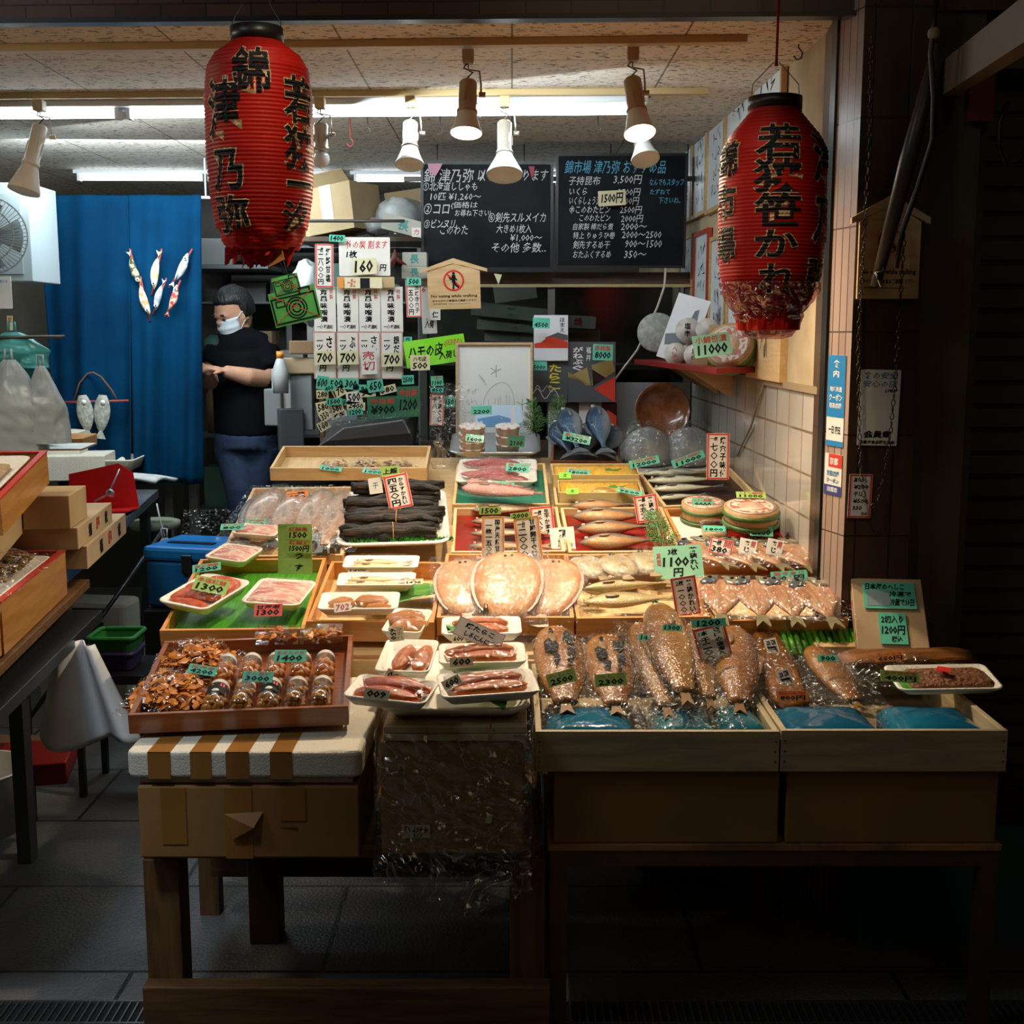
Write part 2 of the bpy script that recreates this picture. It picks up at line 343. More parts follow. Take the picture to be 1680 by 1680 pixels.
# floor
def floor_mat():
    m = bpy.data.materials.new('stone_floor'); m.use_nodes = True; nt = m.node_tree; N = nt.nodes; L = nt.links; p = N['Principled BSDF']
    tc = N.new('ShaderNodeTexCoord'); b = N.new('ShaderNodeTexBrick'); b.inputs['Scale'].default_value = 1; b.inputs['Brick Width'].default_value = .9; b.inputs['Row Height'].default_value = .45
    b.inputs['Mortar Size'].default_value = .006; b.inputs['Color1'].default_value = (.17, .17, .17, 1); b.inputs['Color2'].default_value = (.22, .215, .21, 1); b.inputs['Mortar'].default_value = (.03, .028, .026, 1)
    L.new(tc.outputs['Object'], b.inputs['Vector'])
    n = N.new('ShaderNodeTexNoise'); n.inputs['Scale'].default_value = 3; n.inputs['Detail'].default_value = 8; L.new(tc.outputs['Object'], n.inputs[0])
    mx = N.new('ShaderNodeMix'); mx.data_type = 'RGBA'; mx.blend_type = 'MULTIPLY'; mx.inputs[0].default_value = .8
    cr = N.new('ShaderNodeValToRGB'); cr.color_ramp.elements[0].position = .3; cr.color_ramp.elements[0].color = (.35, .33, .3, 1); cr.color_ramp.elements[1].position = .7
    L.new(n.outputs['Fac'], cr.inputs[0]); L.new(b.outputs[0], mx.inputs[6]); L.new(cr.outputs[0], mx.inputs[7]); L.new(mx.outputs[2], p.inputs['Base Color'])
    n2 = N.new('ShaderNodeTexNoise'); n2.inputs['Scale'].default_value = 110; n2.inputs['Detail'].default_value = 4; L.new(tc.outputs['Object'], n2.inputs[0])
    bp = N.new('ShaderNodeBump'); bp.inputs['Strength'].default_value = .8; bp.inputs['Distance'].default_value = .006; L.new(n2.outputs['Fac'], bp.inputs['Height']); L.new(bp.outputs[0], p.inputs['Normal'])
    p.inputs['Roughness'].default_value = .38; return m
struct(MB().box(-4.5, 3.2, -1.0, 7.2, -.1, 0).build('floor', floor_mat()))
# walls
m_plaster = mat('old_plaster', (.50, .40, .24), .8, c2=(.34, .25, .14), ns=3, bump=.2, bs=30)
m_plaster2 = mat('pale_plaster', (.50, .47, .38), .8, c2=(.36, .33, .26), ns=2)
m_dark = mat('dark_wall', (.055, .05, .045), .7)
m_tile = bricks('glazed_wall_tile', (.62, .58, .50), (.54, .50, .43), (.26, .19, .11), .15, .118, .0035, r=.12, bump=.6, coat=.5, dirt=(.50, .40, .28), swap='YZ')
Y0, Y1 = 3.12, 7.1; ang = math.atan2(XW(Y1) - XW(Y0), Y1 - Y0)
MW = T(XW(Y0), Y0, 0) @ Matrix.Rotation(-ang, 4, 'Z')
struct(MB().box(0, .1, 0, 4, 1.345, 2.27).build('wall_right', m_plaster, M=MW))
struct(MB().box(-.004, .1, 0, 4, -1.345 + .0, .0).build('wall_right_tiles', m_tile, M=MW @ T(0, 0, 1.345)))
struct(MB().box(-.012, 0, 0, 3.0, 1.335, 1.355).build('trim_1', mat('grout_trim', (.30, .22, .13), .6), M=MW))
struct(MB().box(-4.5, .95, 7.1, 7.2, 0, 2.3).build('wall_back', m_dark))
struct(MB().box(-2.75, -2.65, 3.2, 7.1, 0, 2.27).build('wall_left', m_plaster2))
# lintel of small brown tiles
m_lint = bricks('small_brown_tile', (.13, .06, .035), (.085, .042, .028), (.04, .02, .012), .11, .032, .002, r=.25, offset=.5, swap='XZ')
A = Vector((-4.2, 3.20, 2.25)); B = Vector((1.9, 2.99, 2.25)); la = math.atan2(B.y - A.y, B.x - A.x)
ML = T(*A) @ Matrix.Rotation(la, 4, 'Z')
struct(MB().box(0, 6.1, 0, .07, 0, .6).build('wall_front', m_lint, M=ML))
struct(MB().box(0, 5.05, -.012, .03, -.012, .0).build('trim_2', mat('dark_trim', (.02, .016, .014), .3, spec=.6), M=ML))
# pillar at the right
m_pt = bricks('brown_pillar_tile', (.085, .042, .022), (.058, .030, .018), (.02, .014, .01), .085, .25, .003, r=.35, bump=.5, dirt=(.05, .03, .015), swap='XZ')
m_ps = bricks('pale_pillar_tile', (.42, .30, .24), (.34, .24, .19), (.10, .06, .04), .032, .25, .002, r=.25, bump=.4, swap='YZ')
p = MB(); p.prism([(.792, 3.10), (.822, 2.98), (.985, 2.98), (.985, 3.5), (.84, 3.5)], 0, 2.6)
p.m = [1 if i == 2 else 0 for i in range(len(p.m))]
struct(p.build('pillar', [m_pt, m_ps]))
struct(MB().box(-.012, 0, -.02, .03, 0, 2.27).build('trim_3', mat('black_frame', (.012, .011, .010), .3), M=T(.80, 3.11, 0)))
m_col = mat('brown_plaster_column', (.12, .085, .045), .8, c2=(.08, .055, .03), ns=4)
struct(MB().box(.985, 1.125, 3.03, 3.4, 0, 2.8).build('wall_outer', m_col))
# rolling shutter
m_sh = mat('shutter_metal', (.115, .09, .06), .45, met=.4, c2=(.08, .06, .04), ns=2)
s = MB(); z = .0; prof = []
while z < 2.35: prof += [(0, z), (0, z + .046), (.014, z + .05), (.014, z + .056)]; z += .06
v = []; f = []
for i, (dy, zz) in enumerate(prof): v += [(1.14, 3.12 + dy, zz), (2.3, 3.12 + dy, zz)]
for i in range(len(prof) - 1): f.append((2*i, 2*i+1, 2*i+3, 2*i+2))
s.add(v, f); struct(s.build('wall_shutter', m_sh))
struct(MB().box(1.125, 1.15, 3.05, 3.14, 0, 2.35).box(1.125, 2.3, 3.02, 3.14, 2.12, 2.2).build('trim_4', m_col))
# drain grate
g = MB(); gx = -1.6
while gx < 1.8:
    g.box(gx, gx + .004, 2.16, 2.565, -.001, .006); gx += .018
for gy in (2.17, 2.27, 2.37, 2.47, 2.558): g.box(-1.6, 1.8, gy, gy + .006, -.001, .007)
struct(g.build('trim_5', mat('drain_steel', (.25, .24, .22), .35, met=.8)))
# flat near-black sheet painted as the shade below the grate
struct(MB().box(-1.6, 1.8, 2.165, 2.56, -.0005, .001).build('trim_6', mat('drain_shade', (.01, .01, .01), .8)))

# ceiling lighting rails
def bar2(name, a, b, w_, h_, mt, dz=0):
    a = Vector(a); b = Vector(b); an = math.atan2(b.y - a.y, b.x - a.x); L_ = (b - a).length
    return MB().box(0, L_, -w_/2, w_/2, -h_, 0).build(name, mt, M=T(a.x, a.y, a.z + dz) @ Matrix.Rotation(an, 4, 'Z'), bevel=.002)
m_rail = mat('yellowed_rail', (.50, .37, .17), .5)
ra, rb = atZ(-60, 86, 2.252), atZ(1225, 70, 2.252); rail1 = bar2('lighting_rail', ra, rb, .034, .02, m_rail, .018)
tag(rail1, 'yellowed ceiling track nearest the street carrying the two lit spotlights', 'lighting track', 'ceiling tracks')
rc, rd = atZ(-60, 163, 2.252), atZ(1162, 154, 2.252); rail2 = bar2('lighting_rail', rc, rd, .03, .02, m_rail, .018)
tag(rail2, 'yellowed ceiling track nearest the fluorescent tubes carrying five unlit spotlights', 'lighting track', 'ceiling tracks')

# fluorescent fixtures
m_tubeE = emit('tube_glow', (.80, .92, 1.0), 16)
m_fix = mat('white_enamel', (.75, .80, .82), .35)
def fluor(a, b, label, n, wd=.11, strength=None):
    a = Vector(a); b = Vector(b); L_ = (b - a).length; M = T(*a) @ Matrix.Rotation(math.atan2(b.y - a.y, b.x - a.x), 4, 'Z')
    t = thing('fluorescent_lamp', label, 'lamp', M, 'fluorescent lamps')
    MB().box(0, L_, -wd/2, wd/2, .028, .058).build('housing', m_fix, t, bevel=.004)
    for k in range(n):
        x0 = L_ * k / n + .03; x1 = L_ * (k + 1) / n - .02
        q = MB(); q.M = T(x0, 0, .012) @ RY(90); q.lathe([(.014, 0), (.014, x1 - x0)], 14); q.build('tube', m_tubeE, t)
        for xx in (x0 - .012, x1): MB().box(xx, xx + .014, -.018, .018, -.006, .03).build('lamp_holder', m_fix, t)
    return t
fluor(atZ(-80, 195, 2.205), atZ(1062, 187, 2.205), 'long line of bright fluorescent tubes under the ceiling, nearest the street', 4)
fluor(atZ(122, 295, 2.225), atZ(548, 297, 2.225), 'fluorescent tube over the corridor, behind the left lantern', 2, .05)
fluor(atZ(575, 297, 2.225), atZ(1045, 299, 2.225), 'fluorescent tube glimpsed above and between the two blackboards', 2, .05)

# spotlights on the rails
m_lb = mat('spot_beige', (.46, .34, .22), .45); m_ls = mat('spot_silver', (.52, .47, .40), .3, met=.7); m_lw = mat('spot_white', (.72, .68, .58), .4)
m_gl = mat('bulb_glass', (.72, .74, .72), .12, coat=1, bump=.3, bs=60); m_on = emit('bulb_lit', (1, .80, .52), 14)
m_cable = mat('cable', (.06, .05, .04), .5)
def spot(px, ytop, ybot, Y, lean, roll, label, style, lit=False, rad=.036, power=60, z0=2.25, aim=None):
    """px,ytop: where it leaves the rail; ybot: bottom of the bulb"""
    p = atY(px, ytop, Y); p.z = min(p.z, 2.25)
    L_ = (ybot - ytop) * mpp(p) * 1.02
    bm = {'beige': m_lb, 'silver': m_ls, 'white': m_lw}[style]
    t = thing('spotlight', label, 'spotlight', T(p.x, p.y, p.z), 'ceiling spotlights')
    MB().box(-.016, .016, -.02, .02, -.035, .0).build('adapter', m_lb if style != 'silver' else m_rail, t, bevel=.003)
    yk = MB(); yk.tube([(0, 0, -.03), (.0, 0, -.05), (.03, 0, -.055), (.034, 0, -.09), (.034, 0, -.115)], .0028, 6)
    yk.tube([(.028, 0, -.115), (.046, 0, -.115)], .007, 8); yk.build('yoke', bm, t)
    MB().tube([(0, 0, -.03), (-.012, .004, -.045), (.012, 0, -.058), (-.006, 0, -.075), (0, 0, -.088)], .0028, 6).build('cord', m_cable, t)
    H = T(0, 0, -.08) @ RY(roll) @ RX(lean); hl = L_ - .08
    s1 = MB(); s1.M = H; s1.lathe([(.019, 0), (.024, -.006), (.024, -hl * .52), (.028, -hl * .55), (.028, -hl*.6)], 20)
    for k in range(7):
        a = k * 2 * math.pi / 7; s1.box(.0235*math.cos(a) - .002, .0235*math.cos(a) + .002, .0235*math.sin(a) - .002, .0235*math.sin(a) + .002, -hl*.42, -hl*.25)
    s1.build('socket_housing', bm, t)
    if style == 'globe' or rad < .03:
        s2 = MB(); s2.M = H @ T(0, 0, -hl * .8); s2.ball((0, 0, 0), rad, 18); s2.build('bulb', m_gl, t)
    else:
        s2 = MB(); s2.M = H; s2.lathe([(.024, -hl*.52), (.027, -hl*.62), (rad * .85, -hl*.84), (rad, -hl*.93), (rad, -hl*.965)], 24, cap=False); s2.build('reflector', m_lw if style != 'silver' else m_gl, t)
        s3 = MB(); s3.M = H; s3.lathe([(.001, -hl), (rad*.5, -hl*.995), (rad*.97, -hl*.965)], 24, cap=False); s3.build('bulb_face', m_on if lit else m_gl, t)
    if lit:
        l = bpy.data.lights.new('spot_beam', 'SPOT'); l.energy = power; l.color = (1, .80, .56); l.spot_size = R(150); l.spot_blend = .8; l.shadow_soft_size = .03
        o = bpy.data.objects.new('spot_beam', l); COL.objects.link(o); o.parent = t
        loc = H @ Vector((0, 0, -hl * 1.04)); o.location = loc
        wd = Vector(aim) - (Vector((p.x, p.y, p.z)) + loc); o.rotation_euler = wd.to_track_quat('-Z', 'Y').to_euler()
    return t
YR1, YR2 = 3.40, 4.03
spot(768, 82, 222, YR1, -16, 2, 'lit beige spotlight over the middle of the display', 'beige', True, .042, 74, aim=(-.1, 2.9, .75))
spot(1038, 76, 228, YR1, -24, -6, 'lit brown spotlight nearest the right wall', 'beige', True, .042, 60, aim=(.3, 2.85, .75))
spot(64, 164, 320, YR2, -14, 12, 'unlit white spotlight beside the blue curtain, furthest left', 'white', False, .05)
spot(525, 160, 270, YR2, 0, 0, 'unlit round bulb in a silver socket beside the left lantern', 'silver', False, .027)
spot(673, 158, 277, YR2, -22, 0, 'unlit silver spotlight to the left of the lit beige one', 'silver', False, .046)
spot(828, 158, 296, YR2, -22, 0, 'unlit silver spotlight hanging in front of the left blackboard', 'silver', False, .058)
spot(1048, 158, 273, YR2, -28, -8, 'unlit silver spotlight behind the lit brown one', 'silver', False, .046)

# hooks under the ceiling
m_hook = mat('hook_metal', (.10, .09, .08), .4, met=.5); m_hookr = mat('hook_red', (.35, .04, .03), .5)
for i, (px, py, mt, lb) in enumerate([(575, 232, m_hookr, 'small red hook hanging from the ceiling left of the silver spotlight'), (603, 213, m_hook, 'small black hook under the ceiling beside the red one'),
        (722, 212, m_hook, 'small black hook between two silver spotlights'), (981, 212, m_hook, 'thin black hook left of the lit brown spotlight'), (1310, 86, m_hook, 'black hook on the plaster wall above the right lantern')]):
    p = atY(px, py, 4.5 if i < 4 else 3.25)
    h = MB(); h.tube([(0, 0, 2.27 - p.z if i < 4 else .02), (0, 0, .012), (.010, 0, .0), (.008, 0, -.014), (-.004, 0, -.018), (-.012, 0, -.008)], .0022, 6)
    tag(h.build('ceiling_hook', mt, M=T(*p)), lb, 'hook', 'ceiling hooks')

# ================================================================ TABLES, CRATES, BOXES
m_oldwood = wood('old_table_wood', (.09, .04, .012), (.16, .075, .024), .6, 'z')
m_oldwoodx = wood('old_rail_wood', (.09, .04, .012), (.18, .085, .028), .6, 'x')
m_pine = wood('pine', (.62, .40, .18), (.74, .52, .27), .5, 'x')
m_piney = wood('pine_cross', (.62, .40, .18), (.74, .52, .27), .5, 'y')
m_cedar = wood('orange_cedar', (.52, .22, .05), (.66, .31, .09), .38, 'x', coat=.2)
m_cedary = wood('orange_cedar_cross', (.52, .22, .05), (.66, .31, .09), .38, 'y', coat=.2)
m_lac = wood('brown_lacquer', (.17, .045, .012), (.25, .075, .02), .3, 'x', coat=.4)
m_grey = wood('grey_crate_wood', (.34, .26, .15), (.48, .38, .22), .6, 'x')
m_greyy = wood('grey_crate_wood_cross', (.34, .26, .15), (.48, .38, .22), .6, 'y')
m_card = mat('cardboard', (.30, .155, .045), .75, c2=(.25, .125, .035), ns=3, bump=.06, bs=200)
m_card2 = mat('cardboard_pale', (.50, .36, .19), .75, c2=(.42, .29, .15), ns=4)
m_tape = mat('brown_tape', (.30, .135, .03), .25, coat=.4, c2=(.25, .11, .025), ns=6)
m_styro = mat('styrofoam', (.66, .63, .53), .7, bump=.3, bs=240, c2=(.58, .54, .43), ns=5)
m_iron = mat('rusty_iron', (.10, .065, .045), .5, met=.5, c2=(.16, .07, .03), ns=14)

def top_at(mb, x0, x1, y0, y1, z0, z1): return mb.box(x0, x1, y0, y1, z0, z1)
# left wooden table
tb = thing('wooden_table', 'old brown wooden table carrying the taped styrofoam box and the bagged cardboard box', 'table', T(-.34, 2.62, 0))
MB().box(-.43, .40, -.215, .295, .415, .446).build('tabletop', m_oldwoodx, tb, bevel=.004)
for x, y in ((-.43, -.215), (-.31, .21), (.335, -.215), (.335, .21)): MB().box(x, x + .075, y, y + .075, 0, .415).build('leg', m_oldwood, tb, bevel=.004)
MB().box(-.43, .42, -.255, -.215, .03, .15).build('rail', m_oldwoodx, tb, bevel=.003)
MB().box(-.42, .41, .285, .31, .14, .21).build('rail', m_oldwoodx, tb, bevel=.003)
# right iron table
ta = thing('iron_table', 'low iron-framed table with a worn board top under the two cardboard boxes', 'table', T(.55, 2.7, 0))
MB().box(-.475, .475, -.28, .225, .425, .440).build('tabletop', mat('worn_board', (.42, .20, .07), .6, c2=(.20, .10, .05), ns=9), ta, bevel=.002)
MB().box(-.47, .47, -.275, .22, .39, .424).build('frame', m_iron, ta)
for x, y in ((-.47, -.275), (.435, -.275), (-.47, .18), (.435, .18)): MB().box(x, x + .036, y, y + .036, 0, .39).build('leg', m_iron, ta)
# two cardboard boxes on it
def carton(x0, x1, y0, y1, z0, z1, label, group=None, m=None, M=T(0, 0, 0), flaps=True, name='cardboard_box'):
    m = m or m_card; cx, cy = (x0+x1)/2, (y0+y1)/2
    t = thing(name, label, 'box', M @ T(cx, cy, z0), group); w_, d_, h_ = x1-x0, y1-y0, z1-z0
    MB().box(-w_/2, w_/2, -d_/2, d_/2, 0, h_ - .004).build('body', m, t, bevel=.003)
    if flaps:
        MB().box(-w_/2 - .002, w_/2 + .002, -d_/2 - .002, -.002, h_ - .004, h_).build('flap', m, t)
        MB().box(-w_/2 - .002, w_/2 + .002, .002, d_/2 + .002, h_ - .004, h_).build('flap', m, t)
    return t
carton(.087, .556, 2.425, 2.93, .441, .604, 'plain brown cardboard box on the iron table, left of the pair', 'cartons under the wooden crates')
carton(.572, 1.012, 2.425, 2.93, .441, .604, 'plain brown cardboard box on the iron table, right of the pair', 'cartons under the wooden crates')
def crate(x0, x1, y0, y1, z0, z1, t_, label, mats, group, bot=True, M=None, name='wooden_crate', nails=False, lining=None, cat='crate'):
    """open tray of boards; local frame: x right, y back, z up, origin middle of the bottom"""
    M = M if M is not None else T((x0+x1)/2, (y0+y1)/2, z0)
    w_, d_, h_ = x1-x0, y1-y0, z1-z0
    t = thing(name, label, cat, M, group)
    MB().box(-w_/2, w_/2, -d_/2, -d_/2 + t_, 0, h_).build('front_board', mats[0], t, bevel=.0015)
    MB().box(-w_/2, w_/2, d_/2 - t_, d_/2, 0, h_).build('back_board', mats[0], t, bevel=.0015)
    for sx in (-1, 1):
        q = MB(); a, b = sorted((sx*w_/2, sx*(w_/2 - t_))); q.box(a, b, -d_/2 + t_, d_/2 - t_, 0, h_ - .0005).build('side_board', mats[1], t, bevel=.0015)
    MB().box(-w_/2 + t_, w_/2 - t_, -d_/2 + t_, d_/2 - t_, 0, .006).build('bottom_board', lining or mats[0], t)
    if nails:
        q = MB()
        for sx in (-1, 1):
            for zz in (.25, .5, .75): q.cbox(sx * (w_/2 - .008), -d_/2 - .0005, h_*zz, .0035, .001, .0035)
        q.build('nail_heads', m_iron, t)
    return t
crate(.048, .548, 2.40, 2.93, .606, .692, .013, 'long grey-brown wooden crate of bagged miso fish, left of the front pair', (m_grey, m_greyy), 'front wooden crates', nails=True)
crate(.551, 1.015, 2.40, 2.93, .606, .694, .013, 'grey-brown wooden crate on the right end of the display, holding blue ice packs', (m_grey, m_greyy), 'front wooden crates', nails=True)
# ice packs in the crates
m_ice = mat('blue_gel_pack', (.006, .085, .17), .12, coat=1, c2=(.01, .13, .22), ns=9, bump=.3, bs=16)
m_iceg = mat('green_gel_pack', (.008, .14, .15), .12, coat=1, c2=(.01, .10, .14), ns=9, bump=.3, bs=16)
for i, (xc, wd, mt, lb) in enumerate([(.165, .185, m_ice, 'blue gel ice pack under the two fish pieces charred black, front left crate'), (.365, .13, m_iceg, 'teal gel ice pack under the middle miso fish of the front left crate'),
        (.487, .095, m_iceg, 'teal gel ice pack under the mackerel at the right end of the left crate'), (.672, .205, m_ice, 'blue gel ice pack under the broad brown fillet in the right crate'), (.90, .19, m_ice, 'wide blue gel ice pack with a white stopper at the crate end')]):
    q = MB(); q.M = T(xc, 2.52, .617 if i < 4 else .617) ; q.dome(rrect(wd, .19, .02), 0, .078, 6, rim=.6, fn=lambda x, y: .002*noise.noise(Vector((x*30, y*30, 0))))
    t = tag(q.build('gel_ice_pack', mt), lb, 'ice pack', 'gel ice packs in the front crates')
    if i == 4:
        s_ = MB(); s_.M = T(xc + .02, 2.424, .675) @ RX(90); s_.lathe([(.009, -.004), (.009, .004)], 14); s_.build('stopper', mat('stopper_white', (.7, .68, .55), .4), t)

# styrofoam box with brown tape, cardboard below
sb = thing('styrofoam_box', 'white styrofoam box lid striped with brown tape under the lacquer tray', 'box', T(-.535, 2.60, .60))
lid = MB(); lid.prism(rrect(.47, .54, .02), .02, .072); lid.build('lid', m_styro, sb, bevel=.006)
MB().box(-.215, .215, -.25, .25, 0, .022).build('body', m_styro, sb, bevel=.004)
for k, (x, wd) in enumerate(((-.168, .045), (-.085, .042), (-.012, .046), (.075, .044))):
    q = MB(); q.box(x - wd/2, x + wd/2, -.2722, .26, .0722, .0732); q.box(x - wd/2, x + wd/2, -.2722, -.2702, .018, .0732)
    q.build('tape_strip', m_tape, sb)
cb = thing('cardboard_box', 'taped brown cardboard box under the styrofoam lid at the left front corner', 'box', T(-.53, 2.60, .447))
MB().box(-.222, .222, -.262, .255, 0, .152).build('body', m_card, cb, bevel=.004)
for (x, wd, z0, z1) in ((-.15, .05, .03, .152), (-.02, .055, .0, .152), (.09, .05, .08, .152)):
    q = MB(); q.box(x - wd/2, x + wd/2, -.2645, -.2625, z0, z1 - .003); q.build('tape_strip', m_tape, cb)
q = MB(); q.add([(-.05, -.2652, .095), (.03, -.2652, .10), (.015, -.29, .075), (-.03, -.275, .045)], [(0, 1, 2), (0, 2, 3)]); q.add([(.06, -.2652, .066), (.10, -.272, .07), (.10, -.2652, .058)], [(0, 1, 2)])
q.build('torn_tape', m_tape, cb)

# cardboard box in a clear plastic bag, bundle of boards on top
bx = thing('cardboard_box', 'tall cardboard box wrapped in a clear plastic bag in the middle front', 'box', T(-.12, 2.60, .447))
MB().box(-.145, .145, -.245, .235, 0, .24).build('body', m_card, bx, bevel=.004)
m_bag = film('clear_bag', (.93, .92, .88), .08, .10, 16, .8, edge=.3, body=.02, bodyc=(.8, .75, .5), crease=.5, cs=9)
def bagfn(u, v):
    # path round the box: left back -> front -> right back, hanging below on the front
    P = [(-.155, .24), (-.158, 0), (-.155, -.25), (-.08, -.262), (0, -.265), (.08, -.262), (.16, -.25), (.175, 0), (.165, .24)]
    t = u * (len(P) - 1); i = min(int(t), len(P) - 2); f_ = t - i; x = P[i][0] + (P[i+1][0] - P[i][0]) * f_; y = P[i][1] + (P[i+1][1] - P[i][1]) * f_
    low = -.04 - .075 * max(0, 1 - abs(u - .55) / .28) ; z = .26 + (low - .26) * v
    nn = noise.noise(Vector((x * 14, y * 14, z * 16 + 3))) + .6 * noise.noise(Vector((x * 40 + z * 30, 7, z * 30 - x * 20)))
    e = .006 + .016 * v * v; s_ = 1 + .05 * v
    return (x * s_ + nn * e, y * s_ - abs(nn) * e * 1.5 - .004, z)
q = MB(); q.grid(bagfn, 70, 44, smooth=False); q.build('plastic_bag', m_bag, bx)
q = MB(); q.box(-.029, .029, 0, .001, -.014, .014, 0); q.M = RY(180) @ RX(90) @ T(0, 0, .0005)
q.M = RX(90) @ RZ(176); write(q, '446903', -.024, -.012, .024, .002, 1, .0014); write(q, 'DI', -.012, .004, .004, .012, 1, .0014)
q.build('paper_label', [mat('label_paper', (.55, .45, .28), .7), mat('ink_black', (.012, .012, .014), .5)], bx, M=T(-.075, -.2475, .05))
MB().box(-.008, .004, 0, .001, -.008, .012).build('green_tape', mat('green_tape', (.5, .55, .08), .4), bx, M=T(.075, -.2475, .075) @ RY(15))
bd = thing('board_bundle', 'bundle of grey boards tied with string under the big white tray', 'boards', T(-.115, 2.60, .689))
for k in range(2): MB().box(-.143, .145, -.25 + .004*k, .22, .0145*k, .0145*k + .0135).build('board', m_grey, bd, bevel=.001)
for x in (-.055, .07):
    q = MB(); q.tube([(x, -.253, 0), (x - .002, -.253, .015), (x, -.252, .030), (x, 0, .030), (x, .22, .030)], .0014, 6); q.build('string', mat('orange_string', (.45, .20, .05), .7), bd)

# ================================================================ LANTERNS
RES[0] = 3
m_red = mat('lantern_red', (.40, .008, .003), .55, spec=.2, c2=(.28, .006, .003), ns=5, sss=0)
m_lblk = mat('lantern_ring', (.015, .013, .012), .4)
m_gold = mat('lantern_outline', (.55, .40, .20), .6, c2=(.40, .28, .13), ns=20)
m_ink = mat('brush_ink', (.008, .008, .010), .7, spec=.2)
def ltext(mb, text, R_, th, z, wd, h, m, off, wt):
    v, f, a, b, c, d = glyphs(text, wt)
    bm = bmesh.new(); vs = [bm.verts.new(q) for q in v]
    for t in f:
        try: bm.faces.new([vs[i] for i in t])
        except ValueError: pass
    for _ in range(6):
        es = [e for e in bm.edges if e.calc_length() > .09]
        if not es: break
        bmesh.ops.subdivide_edges(bm, edges=es, cuts=1); bmesh.ops.triangulate(bm, faces=bm.faces[:])
    bm.verts.ensure_lookup_table()
    k = 1.0; sx = wd / k; sy = h / k; cx, cy = (a + b) / 2, (c + d) / 2    # one em -> the width
    if text == '一': sy = sx
    out = []
    for q in bm.verts:
        x = (q.co.x - cx) * sx; zz = z + (q.co.y - cy) * sy; r = R_(zz) + off; t_ = th + x / .118
        out.append((r * math.sin(t_), -r * math.cos(t_), zz))
    idx = {q: i for i, q in enumerate(bm.verts)}
    mb.add(out, [[idx[q] for q in t.verts] for t in bm.faces], m); bm.free()
def lantern(px, ytop, ybot, Y, prof, label, chars, ring, torn, wire_top, seedv):
    p = atY(px, ytop, Y); k = mpp(p); t = thing('paper_lantern', label, 'lantern', T(*p), 'red paper lanterns')
    pr = [(a * k * 1.0, r * k) for a, r in prof]            # (down, radius)
    zb = -pr[-1][0]
    def Rz(z): return interp(pr, -z) 
    def Rr(z): return Rz(z) + .0012 * math.sin(z * 2 * math.pi / .0085)
    q = MB(); n = 170; rows = []
    for i in range(n + 1):
        z = -pr[0][0] + (zb + pr[0][0]) * i / n; rows.append((Rr(z), z))
    def fn(a, z):
        s_ = 1
        if torn and z < zb * .86: s_ += (.10 * noise.noise(Vector((3*math.cos(a), 3*math.sin(a), z * 40 + seedv))) - .02) * min(1, (zb*.86 - z) / .03)
        return s_
    q.lathe(rows[::-1], 72, cap=False, fn=fn); q.build('paper_body', m_red, t)
    rr = ring * k
    q = MB(); q.lathe([(rr - .004, -.0), (rr, -.0), (rr, -pr[0][0] - .004), (rr - .004, -pr[0][0] - .004), (rr - .004, 0)], 40, cap=False); q.build('top_ring', m_lblk, t)
    q = MB(); q2 = MB()
    for ch, th, yc, wd, h in chars:
        z = -(yc - ytop) * k
        ltext(q, ch, Rr, th, z, wd * k, h * k, 0, .0010, .046); ltext(q2, ch, Rr, th, z, wd * k, h * k, 0, .0020, .020)
    q.build('letter_outline', m_gold, t); q2.build('lettering', m_ink, t)
    wr = MB()
    if wire_top == 'two':
        for sx in (-1, 1): wr.tube([(sx * rr * .9, 0, -.005), (sx * rr * .93, 0, .012), (sx * rr * .55, 0, .048), (sx * rr*.5, 0, .20)], .0011, 6)
        wr.build('hanging_wire', m_lblk, t)
    else:
        for sx in (-1, 1): wr.tube([(sx * rr * .9, 0, -.005), (sx * rr * .85, 0, .03), (sx * rr * .1, 0, .078)], .0011, 6)
        wr.build('hanging_wire', m_lblk, t)
        MB().tube([(0, 0, .07), (.0, 0, .085), (.002, 0, .30)], [.005, .003, .003], 8).build('red_cord', m_red, t)
    return t, k, pr, Rz, zb
t1, k1, pr1, Rz1, zb1 = lantern(421, 46, 400, 2.75, [(22, 41), (30, 50), (44, 70), (66, 83), (110, 88), (200, 88), (270, 84), (320, 76), (345, 66), (358, 58)],
    'large red paper lantern with black characters and a torn bottom, hanging at upper left',
    [('錦', .05, 127, 68, 76), ('津', -.52, 186, 72, 100), ('乃', -.48, 282, 68, 72), ('弥', -.46, 350, 78, 62),
     ('若', 1.02, 168, 68, 78), ('狭', 1.02, 243, 68, 70), ('一', 1.05, 300, 66, 30), ('汐', .98, 352, 66, 50)], 43, True, 'two', 1)
t2, k2, pr2, Rz2, zb2 = lantern(1272, 160, 510, 2.92, [(16, 42), (26, 44), (60, 72), (88, 86), (150, 88), (240, 88), (290, 82), (318, 72), (340, 62), (352, 50)],
    'red paper lantern reading a fish name, bottom wrapped in plastic, near the right pillar',
    [('若', -.10, 240, 76, 60), ('狭', -.10, 294, 76, 54), ('笹', -.10, 347, 74, 56), ('か', -.10, 400, 70, 50), ('れ', -.05, 455, 66, 52),
     ('津', 1.02, 262, 74, 84), ('乃', 1.02, 362, 74, 80), ('弥', 1.0, 450, 74, 62), ('錦', -1.25, 262, 60, 60), ('市', -1.25, 330, 60, 60), ('場', -1.25, 400, 60, 60)], 44, False, 'cord', 2)
RES[0] = 1
